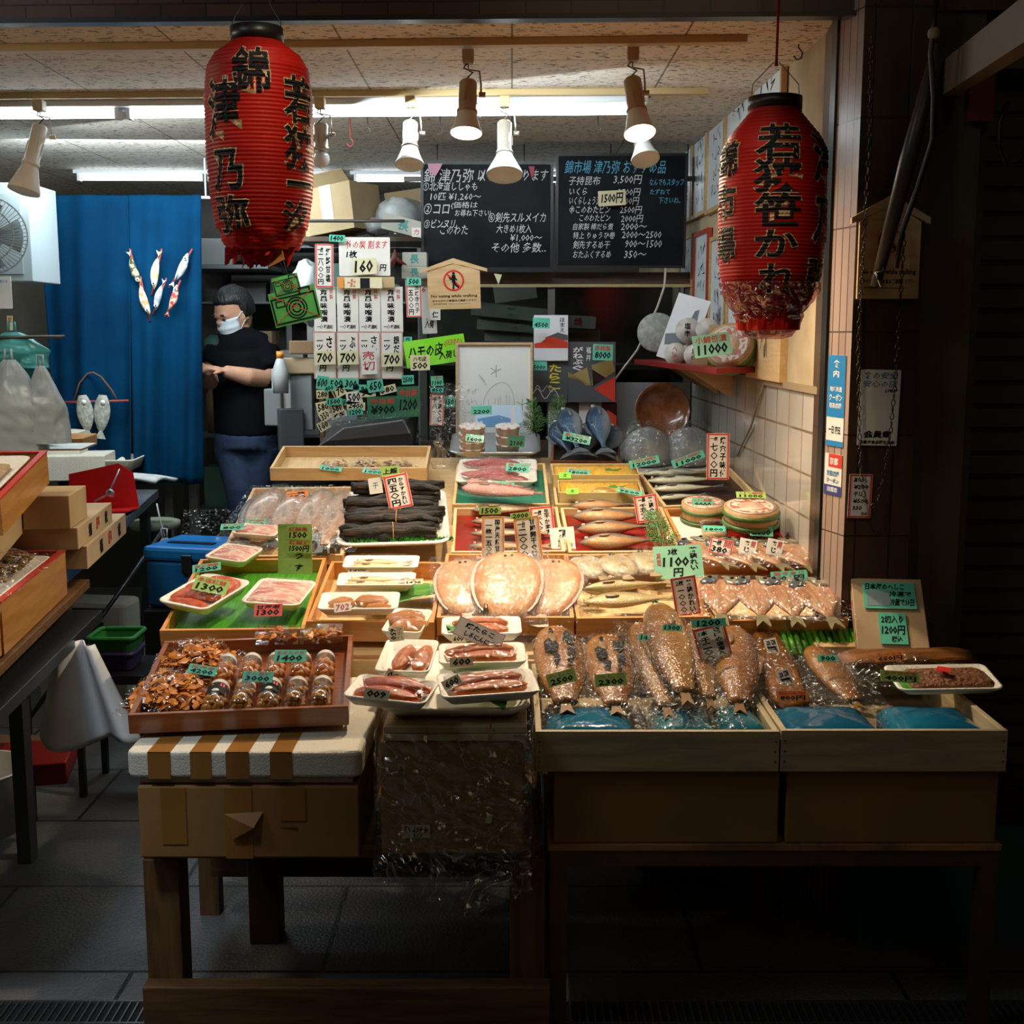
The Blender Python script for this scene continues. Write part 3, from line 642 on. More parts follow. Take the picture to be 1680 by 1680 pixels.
# torn strips under the left lantern
q = MB()
for i in range(46):
    a = rnd.uniform(0, 6.28); r = Rz1(zb1) * rnd.uniform(.35, 1.02); x, y = r*math.cos(a), r*math.sin(a); l_ = rnd.uniform(.012, .04); w_ = rnd.uniform(.004, .012)
    dx, dy = rnd.uniform(-.02, .02), rnd.uniform(-.015, .015); z = zb1 + .006
    q.add([(x - w_, y, z), (x + w_, y + .002, z), (x + dx + w_*.6, y + dy, z - l_), (x + dx - w_*.3, y + dy, z - l_*1.15)], [(0, 1, 2, 3)])
q.build('torn_paper', m_red, t1)
q = MB(); q.lathe([(Rz1(zb1) * .98, zb1 + .004), (Rz1(zb1) * .55, zb1 + .02), (.004, zb1 + .03)], 40, cap=False, fn=lambda a, z: 1 + .15*noise.noise(Vector((a*3, z*60, 2)))); q.build('inner_fold', m_red, t1)
q = MB(); q.add([(.018, -.03, zb1 - .0), (.05, -.05, zb1 + .004), (.058, -.06, zb1 - .022), (.022, -.05, zb1 - .038)], [(0, 1, 2, 3)]); q.build('orange_scrap', mat('orange_scrap', (.45, .17, .04), .5), t1, solid=.001)
# crumpled plastic round the bottom of the right lantern
def fnb(a, z): return 1 + .10 * noise.noise(Vector((math.cos(a)*4, math.sin(a)*4, z*35))) + .05 * noise.noise(Vector((math.cos(a)*11, math.sin(a)*11, z*60)))
q = MB(); rows = [(Rz2(z) * 1.03 + .002, z) for z in [zb2 + .075 - .005*i for i in range(15)]] ; rr = rows[-1][0]; zz = rows[-1][1]
rows += [(rr * (1.08 - .05*i), zz - .007*i) for i in range(1, 9)] + [(rr * .4, zz - .062)]
q.lathe(rows[::-1], 64, cap=False, fn=fnb, smooth=False); q.build('plastic_wrap', film('red_wrap', (.75, .5, .5), .10, .12, 30, .9, edge=.35, body=.06, bodyc=(.8, .1, .08)), t2)
q = MB(); q.lathe([(rr*.2, zz - .052), (rr * .9, zz - .04), (rr * 1.0, zz + .01)], 48, cap=True, fn=fnb, smooth=False); q.build('crumpled_base', m_red, t2)

# ================================================================ BLUE SPLIT CURTAIN
m_noren = mat('indigo_cloth', (.001, .034, .085), .9, spec=.05, bump=.25, bs=260, c2=(.001, .022, .058), ns=3)
YN = 5.6; kN = mpp(atY(200, 560, YN))
cu = thing('split_curtain', 'dark blue split cloth curtain with fish ornaments hanging in the corridor doorway', 'curtain', T(*atY(198, 320, YN)))
def panel(x0t, x1t, x0b, x1b, yb, ph):
    def fn(u, v):
        a = atY(x0t + (x0b - x0t) * v + ((x1t - x0t) + ((x1b - x0b) - (x1t - x0t)) * v) * u, 320 + (yb - 320) * v, YN) - atY(198, 320, YN)
        dy = (.010 + .02 * v) * (math.sin(u * 9 + ph + v * 1.2) + .5 * math.sin(u * 21 + ph * 2 + v*2))
        return (a.x, a.y + dy, a.z)
    return fn
q = MB(); q.grid(panel(62, 211, 92, 218, 812, 0), 60, 40); q.build('cloth_panel', m_noren, cu, solid=.003)
q = MB(); q.grid(panel(210, 331, 221, 334, 793, 2), 50, 40); q.build('cloth_panel', m_noren, cu, solid=.003)
o = atY(198, 320, YN)
for px_ in (60, 335):
    e_ = atY(px_, 324, YN) - o; MB().tube([(e_.x, .03, e_.z), (e_.x, .03, 2.27 - o.z)], .004, 6).build('hanging_cord', m_fix, cu)
q = MB(); q.tube([tuple(atY(50, 326, YN + .035) - o), tuple(atY(345, 324, YN + .035) - o)], .007, 10); q.build('curtain_rod', m_fix, cu)
m_twig = mat('red_twig', (.30, .04, .03), .6)
fcols = [((.55, .50, .25), (.06, .07, .04)), ((.75, .45, .20), (.85, .70, .5)), ((.72, .72, .68), (.35, .36, .36)), ((.70, .30, .14), (.8, .65, .5)), ((.30, .33, .36), (.6, .6, .6)), ((.45, .05, .04), (.65, .45, .35))]
fnames = ['green and black', 'orange', 'silver grey', 'pink and gold', 'slate grey', 'dark red']
for i, (px, py, ang, ln) in enumerate([(222, 442, 108, 52), (257, 446, 80, 58), (296, 440, 62, 56), (238, 490, 105, 56), (262, 486, 72, 48), (283, 490, 70, 50)]):
    p = atY(px, py, YN - .035); k = mpp(p)
    t = thing('cloth_fish', f'{fnames[i]} cloth fish ornament tied on the blue curtain, ' + ['upper left', 'upper middle', 'upper right', 'lower left', 'lower middle', 'lower right'][i] + ' of six', 'ornament', T(*p) @ RX(90) @ RZ(ang - 180 if i in (2, 5) else ang), 'cloth fish on the curtain')
    L_ = ln * k; pts = []
    for j in range(13): u = j / 12; pts.append(((u - .5) * L_, .25 * L_ * .5 * math.sin(math.pi * min(1, u*1.1)) ** .7 + .04 * L_ * math.sin(u * 3.1) if u < .9 else .01 * L_))
    low = [(x, -y * .9 + .08 * L_ * math.sin((x / L_ + .5) * 3.1)) for x, y in pts[1:-1]][::-1]
    m_ = mat('patch_cloth_%d' % i, fcols[i][0], .7, c2=fcols[i][1], ns=60, ramp=(.48, .52))
    q = MB(); q.dome(pts + low, 0, .012, 4, rim=.2); q.build('body', m_, t)
    q = MB(); q.prism([(.44*L_, 0), (.60*L_, .09*L_), (.55*L_, 0), (.60*L_, -.09*L_)], 0, .004); q.build('tail', m_, t)
    q = MB(); q.M = T(-.33*L_, .02*L_, .0115); q.lathe([(.009, 0), (.009, .003)], 14); q.build('eye', mat('white_button', (.8, .8, .75), .4), t)
    q = MB(); q.M = T(-.33*L_, .02*L_, .0147); q.lathe([(.0035, 0), (.0035, .002)], 10); q.build('pupil', m_ink, t)
    q = MB(); q.tube([(-.66*L_, .06*L_, -.004), (.66*L_, -.05*L_, -.004)], .004, 6); q.build('stick', m_twig, t)
m_felt = mat('pale_felt', (.42, .42, .36), .8, c2=(.25, .26, .22), ns=70, bump=.4, bs=200)
p = atY(156, 640, YN - .04)
hg = thing('twig_hanger', 'red twig hanger on a brown cord holding the two pale fish on the curtain', 'hanger', T(*p))
q = MB(); q.tube([(-.10, 0, -.055), (-.07, 0, .03), (-.03, 0, .075), (-.005, 0, .08), (.03, 0, .06), (.075, 0, 0), (.10, 0, -.05)], .004, 6); q.build('cord', mat('brown_cord', (.14, .06, .03), .8), hg)
q = MB(); q.tube([(-.15, 0, -.055), (.15, 0, -.048)], .006, 6); q.build('twig', m_twig, hg)
for i, px in enumerate((141, 167)):
    p = atY(px, 684, YN - .05); k = mpp(p); L_ = 72 * k
    t = thing('cloth_fish', 'pale grey cloth fish hanging head up from the twig, ' + ('left' if i == 0 else 'right') + ' of the two', 'ornament', T(*p) @ RX(90) @ RZ(-90 + 6*(1-2*i)), 'pale cloth fish')
    pts = [((u - .5) * L_, .19 * L_ * math.sin(math.pi * min(1, .12 + u)) ** .8) for u in [j / 12 for j in range(11)]]; low = [(x, -y) for x, y in pts[::-1]]
    q = MB(); q.dome(pts + low, 0, .014, 4, rim=.2); q.build('body', m_felt, t)
    q = MB(); q.prism([(.30*L_, .02*L_), (.50*L_, .12*L_), (.5*L_, -.12*L_), (.30*L_, -.02*L_)], 0, .006); q.build('tail', m_felt, t)
    q = MB(); q.M = T(-.34*L_, .03*L_, .012); q.lathe([(.011, 0), (.011, .004)], 14); q.build('eye', mat('white_button', (.8, .8, .75), .4), t)

# ================================================================ THE SLOPING DISPLAY
nB = normal('B'); sl = math.degrees(math.atan(.2))
def YZ(Y, h=0): return .20 + .2 * Y + h
st_ = thing('display_stand', 'sloping wooden display stand under the trays of fish', 'display stand', T(0, 2.93, YZ(2.93, -.075)))
q = MB(); q.M = RX(sl); q.box(-.545, .772, 0, 1.65, -.03, 0); q.box(-.835, -.5455, 0, 1.28, -.03, 0); q.build('sloping_board', m_pine, st_, bevel=.002)
MB().box(-.545, .80, -.012, .012, -.10, -.012).build('front_beam', m_pine, st_, bevel=.002)
for x, y in ((-.81, .05), (.65, .05), (-.80, 1.15), (.68, 1.5)): MB().box(x, x + .05, y, y + .05, -YZ(2.93, -.075), .2*y - .035).build('leg', m_oldwood, st_)

m_red_lac = mat('red_lacquer_floor', (.26, .012, .008), .16, coat=.8, c2=(.17, .01, .006), ns=4)
m_green_in = mat('green_lining', (.01, .17, .10), .45)
m_dark_in = mat('dark_lining', (.035, .018, .014), .35)
m_greenmat = mat('green_leaf_mat', (.09, .34, .03), .3, c2=(.05, .24, .02), ns=16, st=(8, 1, 1), coat=.3)
TR = {}
def tray(key, xl, xr, yf, bl, br, yb, label, mats, h=.034, t_=.010, lining=None, s='B', name='wooden_tray', dh=0, group='wooden display trays'):
    M, w_, d_ = quad(((xl + xr)/2, yf), ((bl + br)/2, yb), xr - xl, s)
    TR[key] = crate(-w_/2, w_/2, -d_/2, d_/2, 0, h, t_, label, mats, group, M=M @ T(0, 0, -h + dh), name=name, lining=lining, cat='tray'); return TR[key]
PI_, CE = (m_pine, m_piney), (m_cedar, m_cedary)
tray('L1', 214, 570, 1166, 250, 602, 1046, 'dark brown lacquered tray of snack bags and jars on the styrofoam box', (m_lac, m_lac), .042, .012, s='L1', name='lacquer_tray')
tray('L2a', 262, 498, 1033, 326, 538, 916, 'orange wooden tray with a green leaf mat, left end of the middle row', CE, .045, lining=m_greenmat)
tray('L2b', 502, 712, 1020, 545, 728, 921, 'orange wooden tray of three small foam packs, right of the leaf mat tray', CE, .055, lining=m_piney)
tray('B3', 716, 942, 1013, 736, 926, 908, 'orange wooden tray under the three film-wrapped flounders', CE, .05, lining=m_piney)
tray('B4', 946, 1166, 1013, 930, 1116, 908, 'orange wooden tray of small flatfish and two long fish, middle row', CE, .05, lining=m_piney)
tray('B5', 1170, 1395, 1017, 1120, 1318, 912, 'orange wooden tray of opened horse mackerel at the pillar', CE, .055, lining=m_piney)
tray('C1', 360, 562, 912, 426, 578, 799, 'pine tray of silver dried fish, left end of the third row', PI_, .03, lining=m_piney)
tray('C3', 740, 928, 905, 748, 912, 832, 'red lacquered tray of thin fish behind the price cards', PI_, .03, lining=m_red_lac)
tray('C4', 933, 1118, 905, 922, 1084, 832, 'red lacquered tray of four plump fish in the third row', PI_, .03, lining=m_red_lac)
tray('C5', 1122, 1318, 900, 1092, 1262, 832, 'wooden tray under the round cedar tubs', CE, .03, lining=m_red_lac)
tray('D1', 742, 902, 827, 752, 892, 760, 'green-lined tray of red fish packs in the fourth row', PI_, .03, lining=m_green_in)
tray('D2', 911, 1064, 827, 904, 1040, 760, 'dark tray holding two yellow herring roe boxes', PI_, .03, lining=m_dark_in)
tray('D3', 1088, 1258, 827, 1050, 1198, 771, 'dark tray of long thin fish by the tiled wall', PI_, .03, lining=m_dark_in)
tray('D0', 443, 700, 777, 464, 708, 740, 'new pine tray of small dried packets at the back left', PI_, .045, lining=m_piney, dh=.02)

# ---------------------------------------------------------------- fish
PROF = [(0, .02), (.02, .16), (.06, .34), (.14, .62), (.26, .90), (.38, 1), (.52, .93), (.66, .70), (.78, .42), (.87, .22), (.93, .17), (1, .20)]
PROF2 = [(0, .12), (.04, .42), (.12, .76), (.3, 1), (.5, 1), (.66, .95), (.8, .78), (.9, .56), (1, .45)]
_fm = {}
def fish_meshes(key, mt, H, Th, arch, fmat, tail=1.0, PROF=PROF):
    if key in _fm: return _fm[key]
    n, seg = 26, 16; v = []; f = []
    for i in range(n + 1):
        u = (i / n) ** .9; x = u * .88; hh = interp(PROF, u) * H / 2; th = min(interp(PROF, u) * Th / 2, 1) * (1 - .4 * u); cy = arch * math.sin(u * 3.1)
        for k in range(seg):
            a = 2 * math.pi * k / seg; v.append((x, cy + hh * math.cos(a) * (1 if math.cos(a) > 0 else 1.05), th * math.sin(a)))
    for i in range(n):
        for k in range(seg): k2 = (k+1) % seg; f.append((i*seg+k, (i+1)*seg+k, (i+1)*seg+k2, i*seg+k2))
    f.append(list(range(seg))); f.append([n*seg + k for k in range(seg)][::-1])
    b = MB(); b.add(v, f, 0, True); body = b.build('body', mt, mesh=True)
    hw = H * .42 * tail
    b = MB(); b.prism([(.86, .02*1), (.93, hw*.7), (1.0, hw), (.955, .0), (1.0, -hw), (.93, -hw*.7), (.86, -.02)], -.005, .005); tl = b.build('tail_fin', fmat, mesh=True)
    b = MB(); b.prism([(.32, H*.43 + arch*.8), (.36, H*.62 + arch), (.55, H*.5 + arch), (.62, H*.33 + arch)], -.004, .004); df = b.build('dorsal_fin', fmat, mesh=True)
    b = MB(); b.dome(ell(.07, .025, 12, .28, -.10*H), Th*.44, .012, 3, rim=.2); pf = b.build('pectoral_fin', fmat, mesh=True)
    b = MB(); b.ball((.085, .10*H, Th*.20), (H*.085, H*.085, .028), 12, 0); b.ball((.085, .10*H, Th*.20 + .012), (H*.045, H*.045, .021), 10, 1); ey = b.build('eye', [mat('fish_eye', (.6, .58, .45), .1, coat=1), m_ink], mesh=True)
    _fm[key] = (body, tl, df, pf, ey); return _fm[key]
m_fin = mat('fin_translucent', (.34, .23, .13), .4, c2=(.22, .15, .09), ns=60)
m_fing = mat('fin_grey', (.10, .11, .12), .35)
m_finb = mat('fin_brown', (.20, .10, .03), .35, coat=.5)
STY = {
 'thin': (fishmat('skin_thin', (.13, .12, .10), (.54, .44, .32), mid=(.40, .28, .16), lo=-.10, hi=.0), .19, .14, .01, m_fin),
 'plump': (fishmat('skin_plump', (.15, .145, .125), (.56, .43, .30), mid=(.52, .25, .10), lo=-.16, hi=.0), .29, .22, .012, m_fin),
 'green': (fishmat('skin_green', (.10, .11, .07), (.58, .58, .46), mid=(.25, .26, .18)), .17, .13, .008, m_fing),
 'big': (fishmat('skin_big', (.27, .22, .11), (.58, .46, .26), mid=(.44, .34, .17), met=.1, lo=-.10, hi=.08), .23, .15, .012, m_fin),
 'bonito': (fishmat('skin_bonito', (.012, .035, .07), (.36, .41, .43), mid=(.05, .10, .15), met=.35, lo=-.12, hi=.10), .34, .28, .005, m_fing),
 'miso': (fishmat('skin_miso', (.13, .045, .006), (.30, .13, .02), mid=(.22, .08, .010), bump=.2, lo=-.12, hi=.12, coat=1, met=0), .27, .19, .01, m_finb),
 'roll': (fishmat('skin_redfish', (.36, .08, .07), (.75, .42, .36), mid=(.55, .17, .14), bump=.6, coat=1), .26, .18, .015, m_fin),
 'mackerel': (fishmat('skin_mackerel', (.12, .05, .010), (.36, .19, .035), mid=(.24, .10, .015), bump=.2, coat=1, met=.1, lo=-.1, hi=.1), .20, .15, .01, m_finb),
}
def fish(name, label, cat, M, L, sty, group=None, flip=1, up=True, wide=1.0, tail=1):
    mt, H, Th, arch, fm = STY[sty]; ms = fish_meshes(sty, mt, H, Th, arch, fm, .35 if sty in ('miso', 'mackerel', 'roll') else tail, PROF2 if sty in ('miso', 'mackerel', 'roll') else PROF)
    t = thing(name, label, cat, M @ T(0, 0, L * Th * .5) @ S(L, L * flip * wide, L), group)
    for k, me in zip(('body', 'tail_fin', 'dorsal_fin', 'pectoral_fin', 'eye'), ms): obj(k, me, t)
    return t
m_wrap = film('cling_film', (1, 1, 1), .028, .03, 22, .45, edge=.03, crease=.16, cs=12)
m_wrapf = film('crinkled_film', (1, 1, 1), .05, .04, 34, .9, st=(1, 3, 1), edge=.04, crease=.5, cs=26)
m_vac = film('vacuum_bag', (.98, .98, .97), .04, .035, 34, .8, edge=.04, crease=.45, cs=20)
m_pouch = film('clear_pouch', (.98, .98, .97), .05, .035, 30, .9, edge=.04, crease=.42, cs=16)
def sheet(w_, d_, h, fill=.72, nz=.004, fr=38, seed=0, z0=.001, nx=26, ny=26, pw=2.2):
    """a bag lying over something: flat rim, raised crinkled middle"""
    def fn(u, v):
        x, y = (u - .5) * 2, (v - .5) * 2
        r = (abs(x / fill) ** pw + abs(y / fill) ** pw) ** (1 / pw); k = 1 if r < .6 else max(0, 1 - ((r - .6) / .55)) ; k = k * k * (3 - 2 * k)
        n = noise.noise(Vector((x * w_ * fr, y * d_ * fr, seed))) ; n2 = noise.noise(Vector((x * w_ * fr * .4 + 9, y * d_ * fr * 3, seed)))
        return (x * w_/2 * (1 + .02*n2), y * d_/2 * (1 + .02*n), z0 + h * k + abs(n) * nz + abs(n2) * nz)
    return fn
def bag(label, M, w_, d_, h, fill=.72, nz=.005, seed=0, group=None, parent=None, m=None, fr=38, name='plastic_bag', smooth=False):
    q = MB(); q.grid(sheet(w_, d_, h, fill, nz, fr, seed), 30, 30, smooth=smooth)
    o = q.build(name, m or m_vac, parent, M=M)
    if parent is None: tag(o, label, 'bag', group)
    return o

# rows of fish lying in the trays
R3 = [((772, 846), (905, 842)), ((772, 864), (900, 862)), ((770, 884), (899, 882)), ((767, 905), (905, 905))]
for i, (a, b) in enumerate(R3):
    M, L = along(a, b, 'B', -.022); fish('thin_fish', ['farthest', 'second farthest', 'second nearest', 'nearest'][i] + ' of four thin silver-brown fish in the red tray behind the price cards', 'fish', M, L, 'thin', 'thin fish in the left red tray')
R4 = [((937, 843), (1048, 838)), ((938, 863), (1082, 860)), ((946, 883), (1078, 876)), ((950, 906), (1092, 900))]
for i, (a, b) in enumerate(R4):
    M, L = along(a, b, 'B', -.022); fish('plump_fish', ['farthest', 'second', 'third', 'nearest'][i] + ' of four plump orange-bellied fish in the right red tray', 'fish', M, L, 'plump', 'plump fish in the right red tray', wide=.9)
R5 = [((1050, 786), (1182, 782)), ((1058, 798), (1195, 793)), ((1066, 811), (1190, 805)), ((1074, 824), (1160, 816))]
for i, (a, b) in enumerate(R5):
    M, L = along(a, b, 'B', -.022); fish('long_fish', ['farthest', 'second', 'third', 'nearest'][i] + ' of four long grey-green fish in the dark tray by the tiles', 'fish', M, L, 'green', 'long fish by the tiled wall')
M, L = along((955, 977), (1105, 965), 'B', -.02); fish('long_fish', 'slimmer of two long golden fish in the middle tray, the one behind', 'fish', M, L, 'big', 'golden fish', wide=.75)
M, L = along((956, 1000), (1122, 990), 'B', -.015); fish('long_fish', 'larger of two long golden fish in the middle tray, at its front edge', 'fish', M, L, 'big', 'golden fish', wide=1.15)
# skipjacks standing tail down
tb_ = tray('E2', 903, 1020, 757, 910, 1012, 722, 'dark wooden tray under the blue skipjack', (m_lac, m_lac), .03, lining=m_dark_in, dh=.0)
for i, (a, b, dy, lb) in enumerate([((917, 703), (938, 758), .0, 'blue skipjack at the lower left of the pile, head up'), ((1004, 712), (990, 758), .0, 'blue skipjack at the lower right of the pile'), ((962, 716), (962, 758), .0, 'blue skipjack hidden in the middle under the price tag'),
        ((928, 682), (950, 752), -.06, 'blue skipjack on top of the pile, left, carrying the price tag'), ((976, 678), (992, 752), -.06, 'blue skipjack on top of the pile, right, with a bright belly')]):
    p0 = atY(*a, 4.52 + dy); p1 = atY(*b, 4.32 + dy); x = p1 - p0; L = x.length * 1.08; x.normalize()
    z = Vector((0, -1, .35)); y = z.cross(x).normalized(); z = x.cross(y)
    M = basis(p0, x, y, z); fish('skipjack', lb, 'fish', M, L, 'bonito', 'whole skipjack', flip=-1, wide=1.2 if L < .26 else 1.0)

# ---------------------------------------------------------------- flat fish, opened fish, fillets
def oval(L, W, n=30, sharp=1.4, tail=.12):
    pts = []
    for k in range(n):
        a = 2*math.pi*k/n; x = -math.cos(a); y = math.sin(a); w_ = W/2 * (abs(math.sin(a)) ** (.75)) * (1 - .10 * x)
        pts.append((x * L/2, w_ * (1 if y > 0 else -1)))
    return pts
m_openh = mat('opened_head', (.10, .11, .12), .25, c2=(.36, .30, .18), ns=18, met=.3, coat=.6)
m_flat = mat('flounder_flesh', (.50, .22, .085), .3, c2=(.58, .33, .17), ns=22, c3=(.66, .50, .34), coat=.6, bump=.2, bs=60)
m_flatg = mat('small_flounder_skin', (.36, .27, .14), .3, c2=(.52, .44, .29), ns=22, c3=(.26, .21, .12), coat=.6, bump=.3, bs=60)
def flatfish(label, px, py, L, W, yaw, th, h, mt, film_m, group, s='B', name='flounder', tiltx=0):
    """head away from the camera, tail towards it"""
    M = place(px, py, s, h, yaw) @ RX(tiltx) @ RZ(-90)     # local x: head -> tail
    t = thing(name, label, 'fish', M, group)
    q = MB(); q.dome(oval(L, W), 0, th, 7, rim=.18, fn=lambda x, y: .0016*noise.noise(Vector((x*50, y*50, px)))); q.build('body', mt, t)
    q = MB()
    for sy in (-1, 1):
        o1 = [(p[0], p[1]) for p in oval(L*.98, W*1.06) if p[1]*sy > 0 and abs(p[0]) < L*.42]
        o2 = [(p[0], p[1]) for p in oval(L*.9, W*.9) if p[1]*sy > 0 and abs(p[0]) < L*.40][::-1]
        q.prism(o1 + o2, .001, .004)
    q.build('side_fins', m_fin, t)
    q = MB(); q.prism([(L*.44, .012), (L*.52, .012), (L*.66, W*.17), (L*.68, 0), (L*.66, -W*.17), (L*.52, -.012), (L*.44, -.012)], .001, .005); q.build('tail_fin', m_fin, t)
    q = MB(); q.ball((-L*.42, W*.05, th*.72), (.004, .004, .003), 10); q.ball((-L*.41, -W*.05, th*.72), (.004, .004, .003), 10); q.build('eyes', m_openh, t)
    q = MB(); q.grid(sheet(L*1.12, W*1.2, th*1.05, .86, .0045, 34, px*.1, z0=.003), 34, 34, smooth=False); q.build('film', film_m, t)
    return t
flatfish('film-wrapped cream flounder at the left of the three large ones', 762, 964, .23, .150, 5, .014, .022, m_flat, m_wrapf, 'large wrapped flounders', tiltx=16)
flatfish('film-wrapped cream flounder at the right of the three large ones', 902, 964, .24, .160, -12, .014, .022, m_flat, m_wrapf, 'large wrapped flounders', tiltx=16)
flatfish('film-wrapped cream flounder lying on top in the middle of the three large ones', 832, 960, .26, .178, -2, .015, .040, m_flat, m_wrapf, 'large wrapped flounders', tiltx=18)
flatfish('small wrapped flatfish at the left of three in the middle tray', 968, 932, .15, .10, 22, .018, .0, m_flatg, m_wrapf, 'small wrapped flatfish', name='small_flatfish')
flatfish('small wrapped flatfish in the middle of three in the middle tray', 1014, 930, .15, .10, 12, .018, .012, m_flatg, m_wrapf, 'small wrapped flatfish', name='small_flatfish')
flatfish('small wrapped flatfish at the right of three, beside the big teal sign', 1060, 925, .15, .10, 10, .018, .0, m_flatg, m_wrapf, 'small wrapped flatfish', name='small_flatfish')

m_open = mat('opened_flesh', (.42, .18, .09), .28, c2=(.50, .30, .17), ns=18, c3=(.26, .19, .13), coat=.7, bump=.3, bs=50, st=(.5, 2.5, 1))
m_openh = mat('opened_head', (.10, .11, .12), .25, c2=(.36, .30, .18), ns=18, met=.3, coat=.6)
def opened(label, px, py, L, W, yaw, h, group, s='B', tiltx=0, bagw=1.35):
    M = place(px, py, s, h, yaw) @ RX(tiltx) @ RZ(-90); t = thing('opened_fish', label, 'fish', M, group)
    pts = []
    for k in range(17):
        u = k / 16; x = (-.5 + .88 * u) * L; y = W/2 * interp([(0, .25), (.06, .62), (.16, .92), (.3, 1), (.5, .92), (.72, .58), (.88, .26), (1, .10)], u); pts.append((x, y))
    out = pts + [(x, -y) for x, y in pts[::-1]]
    out[0] = (-.47*L, .02*W); out[-1] = (-.47*L, -.02*W)
    q = MB(); q.dome(out, 0, .010, 5, rim=.45, fn=lambda x, y: -.004*math.exp(-(y/.006)**2)); q.build('body', m_open, t)
    q = MB()
    for sy in (-1, 1): q.dome([(x, y*sy) for x, y in [(-.5*L, .05*W), (-.44*L, .34*W), (-.34*L, .46*W), (-.27*L, .40*W), (-.30*L, .12*W)]][::sy], .006, .009, 4, rim=.3)
    q.build('head', m_openh, t)
    q = MB()
    for sy in (-1, 1): q.ball((-.40*L, sy*.24*W, .0145), (.006, .006, .004), 10)
    q.build('eyes', m_ink, t)
    q = MB(); q.prism([(.36*L, .012), (.42*L, .014), (.56*L, .15*W), (.60*L, .14*W), (.48*L, 0), (.60*L, -.14*W), (.56*L, -.15*W), (.42*L, -.014), (.36*L, -.012)], .002, .006); q.build('tail_fin', mat('fin_olive', (.16, .13, .06), .4, c2=(.24, .2, .1), ns=50), t)
    q = MB(); q.M = T(-.05*L, 0, 0); q.grid(sheet(L*.98, W*1.15, .013, .86, .006, 34, px*.3, z0=.002), 30, 30, smooth=False); q.build('film', m_vac, t)
    return t
for i, (px, py, yaw) in enumerate([(1162, 908, 22), (1208, 910, 20), (1254, 910, 18), (1302, 912, 16)]):
    opened(['leftmost', 'second', 'third', 'rightmost'][i] + ' of the back row of opened horse mackerel in film at the pillar', px, py, .23, .12, yaw, .004 + .004*i, 'opened horse mackerel, back row')
for i, (px, py, yaw) in enumerate([(1183, 984, -8), (1243, 985, -4), (1296, 986, -3), (1344, 988, 6)]):
    opened(['leftmost', 'second', 'third', 'rightmost'][i] + ' of the front row of opened horse mackerel, tails over the tray edge', px, py, .235, .118, yaw, .026 + .003*i, 'opened horse mackerel, front row', tiltx=5)
# silver dried fish in the third row
m_silv = mat('silver_flesh', (.36, .20, .12), .3, c2=(.46, .34, .27), ns=12, c3=(.24, .17, .14), coat=.6, st=(.5, 3, 1), met=.1)
m_silve = mat('silver_edge', (.42, .42, .42), .25, met=.4)
for i, (a, b) in enumerate([((452, 805), (402, 888)), ((494, 807), (447, 893)), ((532, 806), (493, 902)), ((566, 810), (530, 905))]):
    M, L = along(a, b, 'B', .0); W = L * .30
    t = thing('dried_fish', ['leftmost', 'second', 'third', 'rightmost'][i] + ' of four silver dried fish sealed in clear bags, third row left', 'fish', M @ T(0, 0, .004), 'silver dried fish')
    pts = [(u*L, W/2*interp([(0, .10), (.05, .35), (.2, .85), (.4, 1), (.6, .9), (.8, .55), (.93, .25), (1, .22)], u)) for u in [j/12 for j in range(13)]]
    q = MB(); q.dome(pts + [(x, -y) for x, y in pts[::-1]], 0, .010, 4, rim=.5); q.build('skin', m_silve, t)
    q = MB(); q.dome([(x*.94 + .02*L, y*.72) for x, y in pts] + [(x*.94 + .02*L, -y*.72) for x, y in pts[::-1]], .0095, .005, 4, rim=.3); q.build('flesh', m_silv, t)
    q = MB(); q.prism([(.97*L, .01), (1.08*L, .05*L), (1.06*L, 0), (1.08*L, -.05*L), (.97*L, -.01)], .002, .006); q.build('tail_fin', m_fing, t)
    q = MB(); q.M = T(L*.5, 0, 0); q.grid(sheet(L*1.12, W*1.25, .018, .86, .005, 30, i*3.3, z0=.003), 34, 24, smooth=False); q.build('film', m_vac, t)

# ---------------------------------------------------------------- foam packs
m_foam = mat('foam_tray', (.84, .80, .70), .45)
def foam(label, M, w_, d_, fh=.022, wrap=True, group='white foam packs', name='foam_tray', m=None, bulge=.012, cr=False, fm=None):
    t = thing(name, label, 'tray', M, group); r = min(w_, d_) * .14; h = fh
    A_ = rrect(w_, d_, r); B_ = rrect(w_ * .955, d_ * .94, r*.9); C_ = rrect(w_*.80, d_*.78, r*.7); n = len(A_)
    v = [(x, y, h) for x, y in A_] + [(x, y, h + .0012) for x, y in B_] + [(x, y, .003) for x, y in C_] + [(x, y, h - .003) for x, y in A_] + [(x*1.02, y*1.02, 0) for x, y in C_]
    f = []
    def band(a, b):
        for i in range(n): j = (i+1) % n; f.append((a*n+i, a*n+j, b*n+j, b*n+i))
    band(0, 1); band(1, 2); f.append([2*n + i for i in range(n)]); band(3, 0); band(4, 3); f.append([4*n + i for i in range(n)][::-1])
    q = MB(); q.add(v, f, 0, True); q.build('foam_body', m or m_foam, t)
    if wrap:
        def fn(u, v_):
            x, y = (u - .5) * 2, (v_ - .5) * 2; k = (1 - abs(x)**3) * (1 - abs(y)**3)
            nn = noise.noise(Vector((x * w_ * 30, y * d_ * 30, w_*99)))
            return (x * w_/2 * .99, y * d_/2 * .99, h + .002 + bulge * k ** .6 + abs(nn) * (.004 if cr else .0015) * k)
        q = MB(); q.grid(fn, 22, 22, smooth=not cr); q.build('film', fm or (m_wrapf if cr else m_wrap), t)
    return t
m_roe = mat('roe_orange', (.50, .13, .006), .3, c2=(.38, .075, .004), ns=5, coat=.6, bump=.25, bs=50)
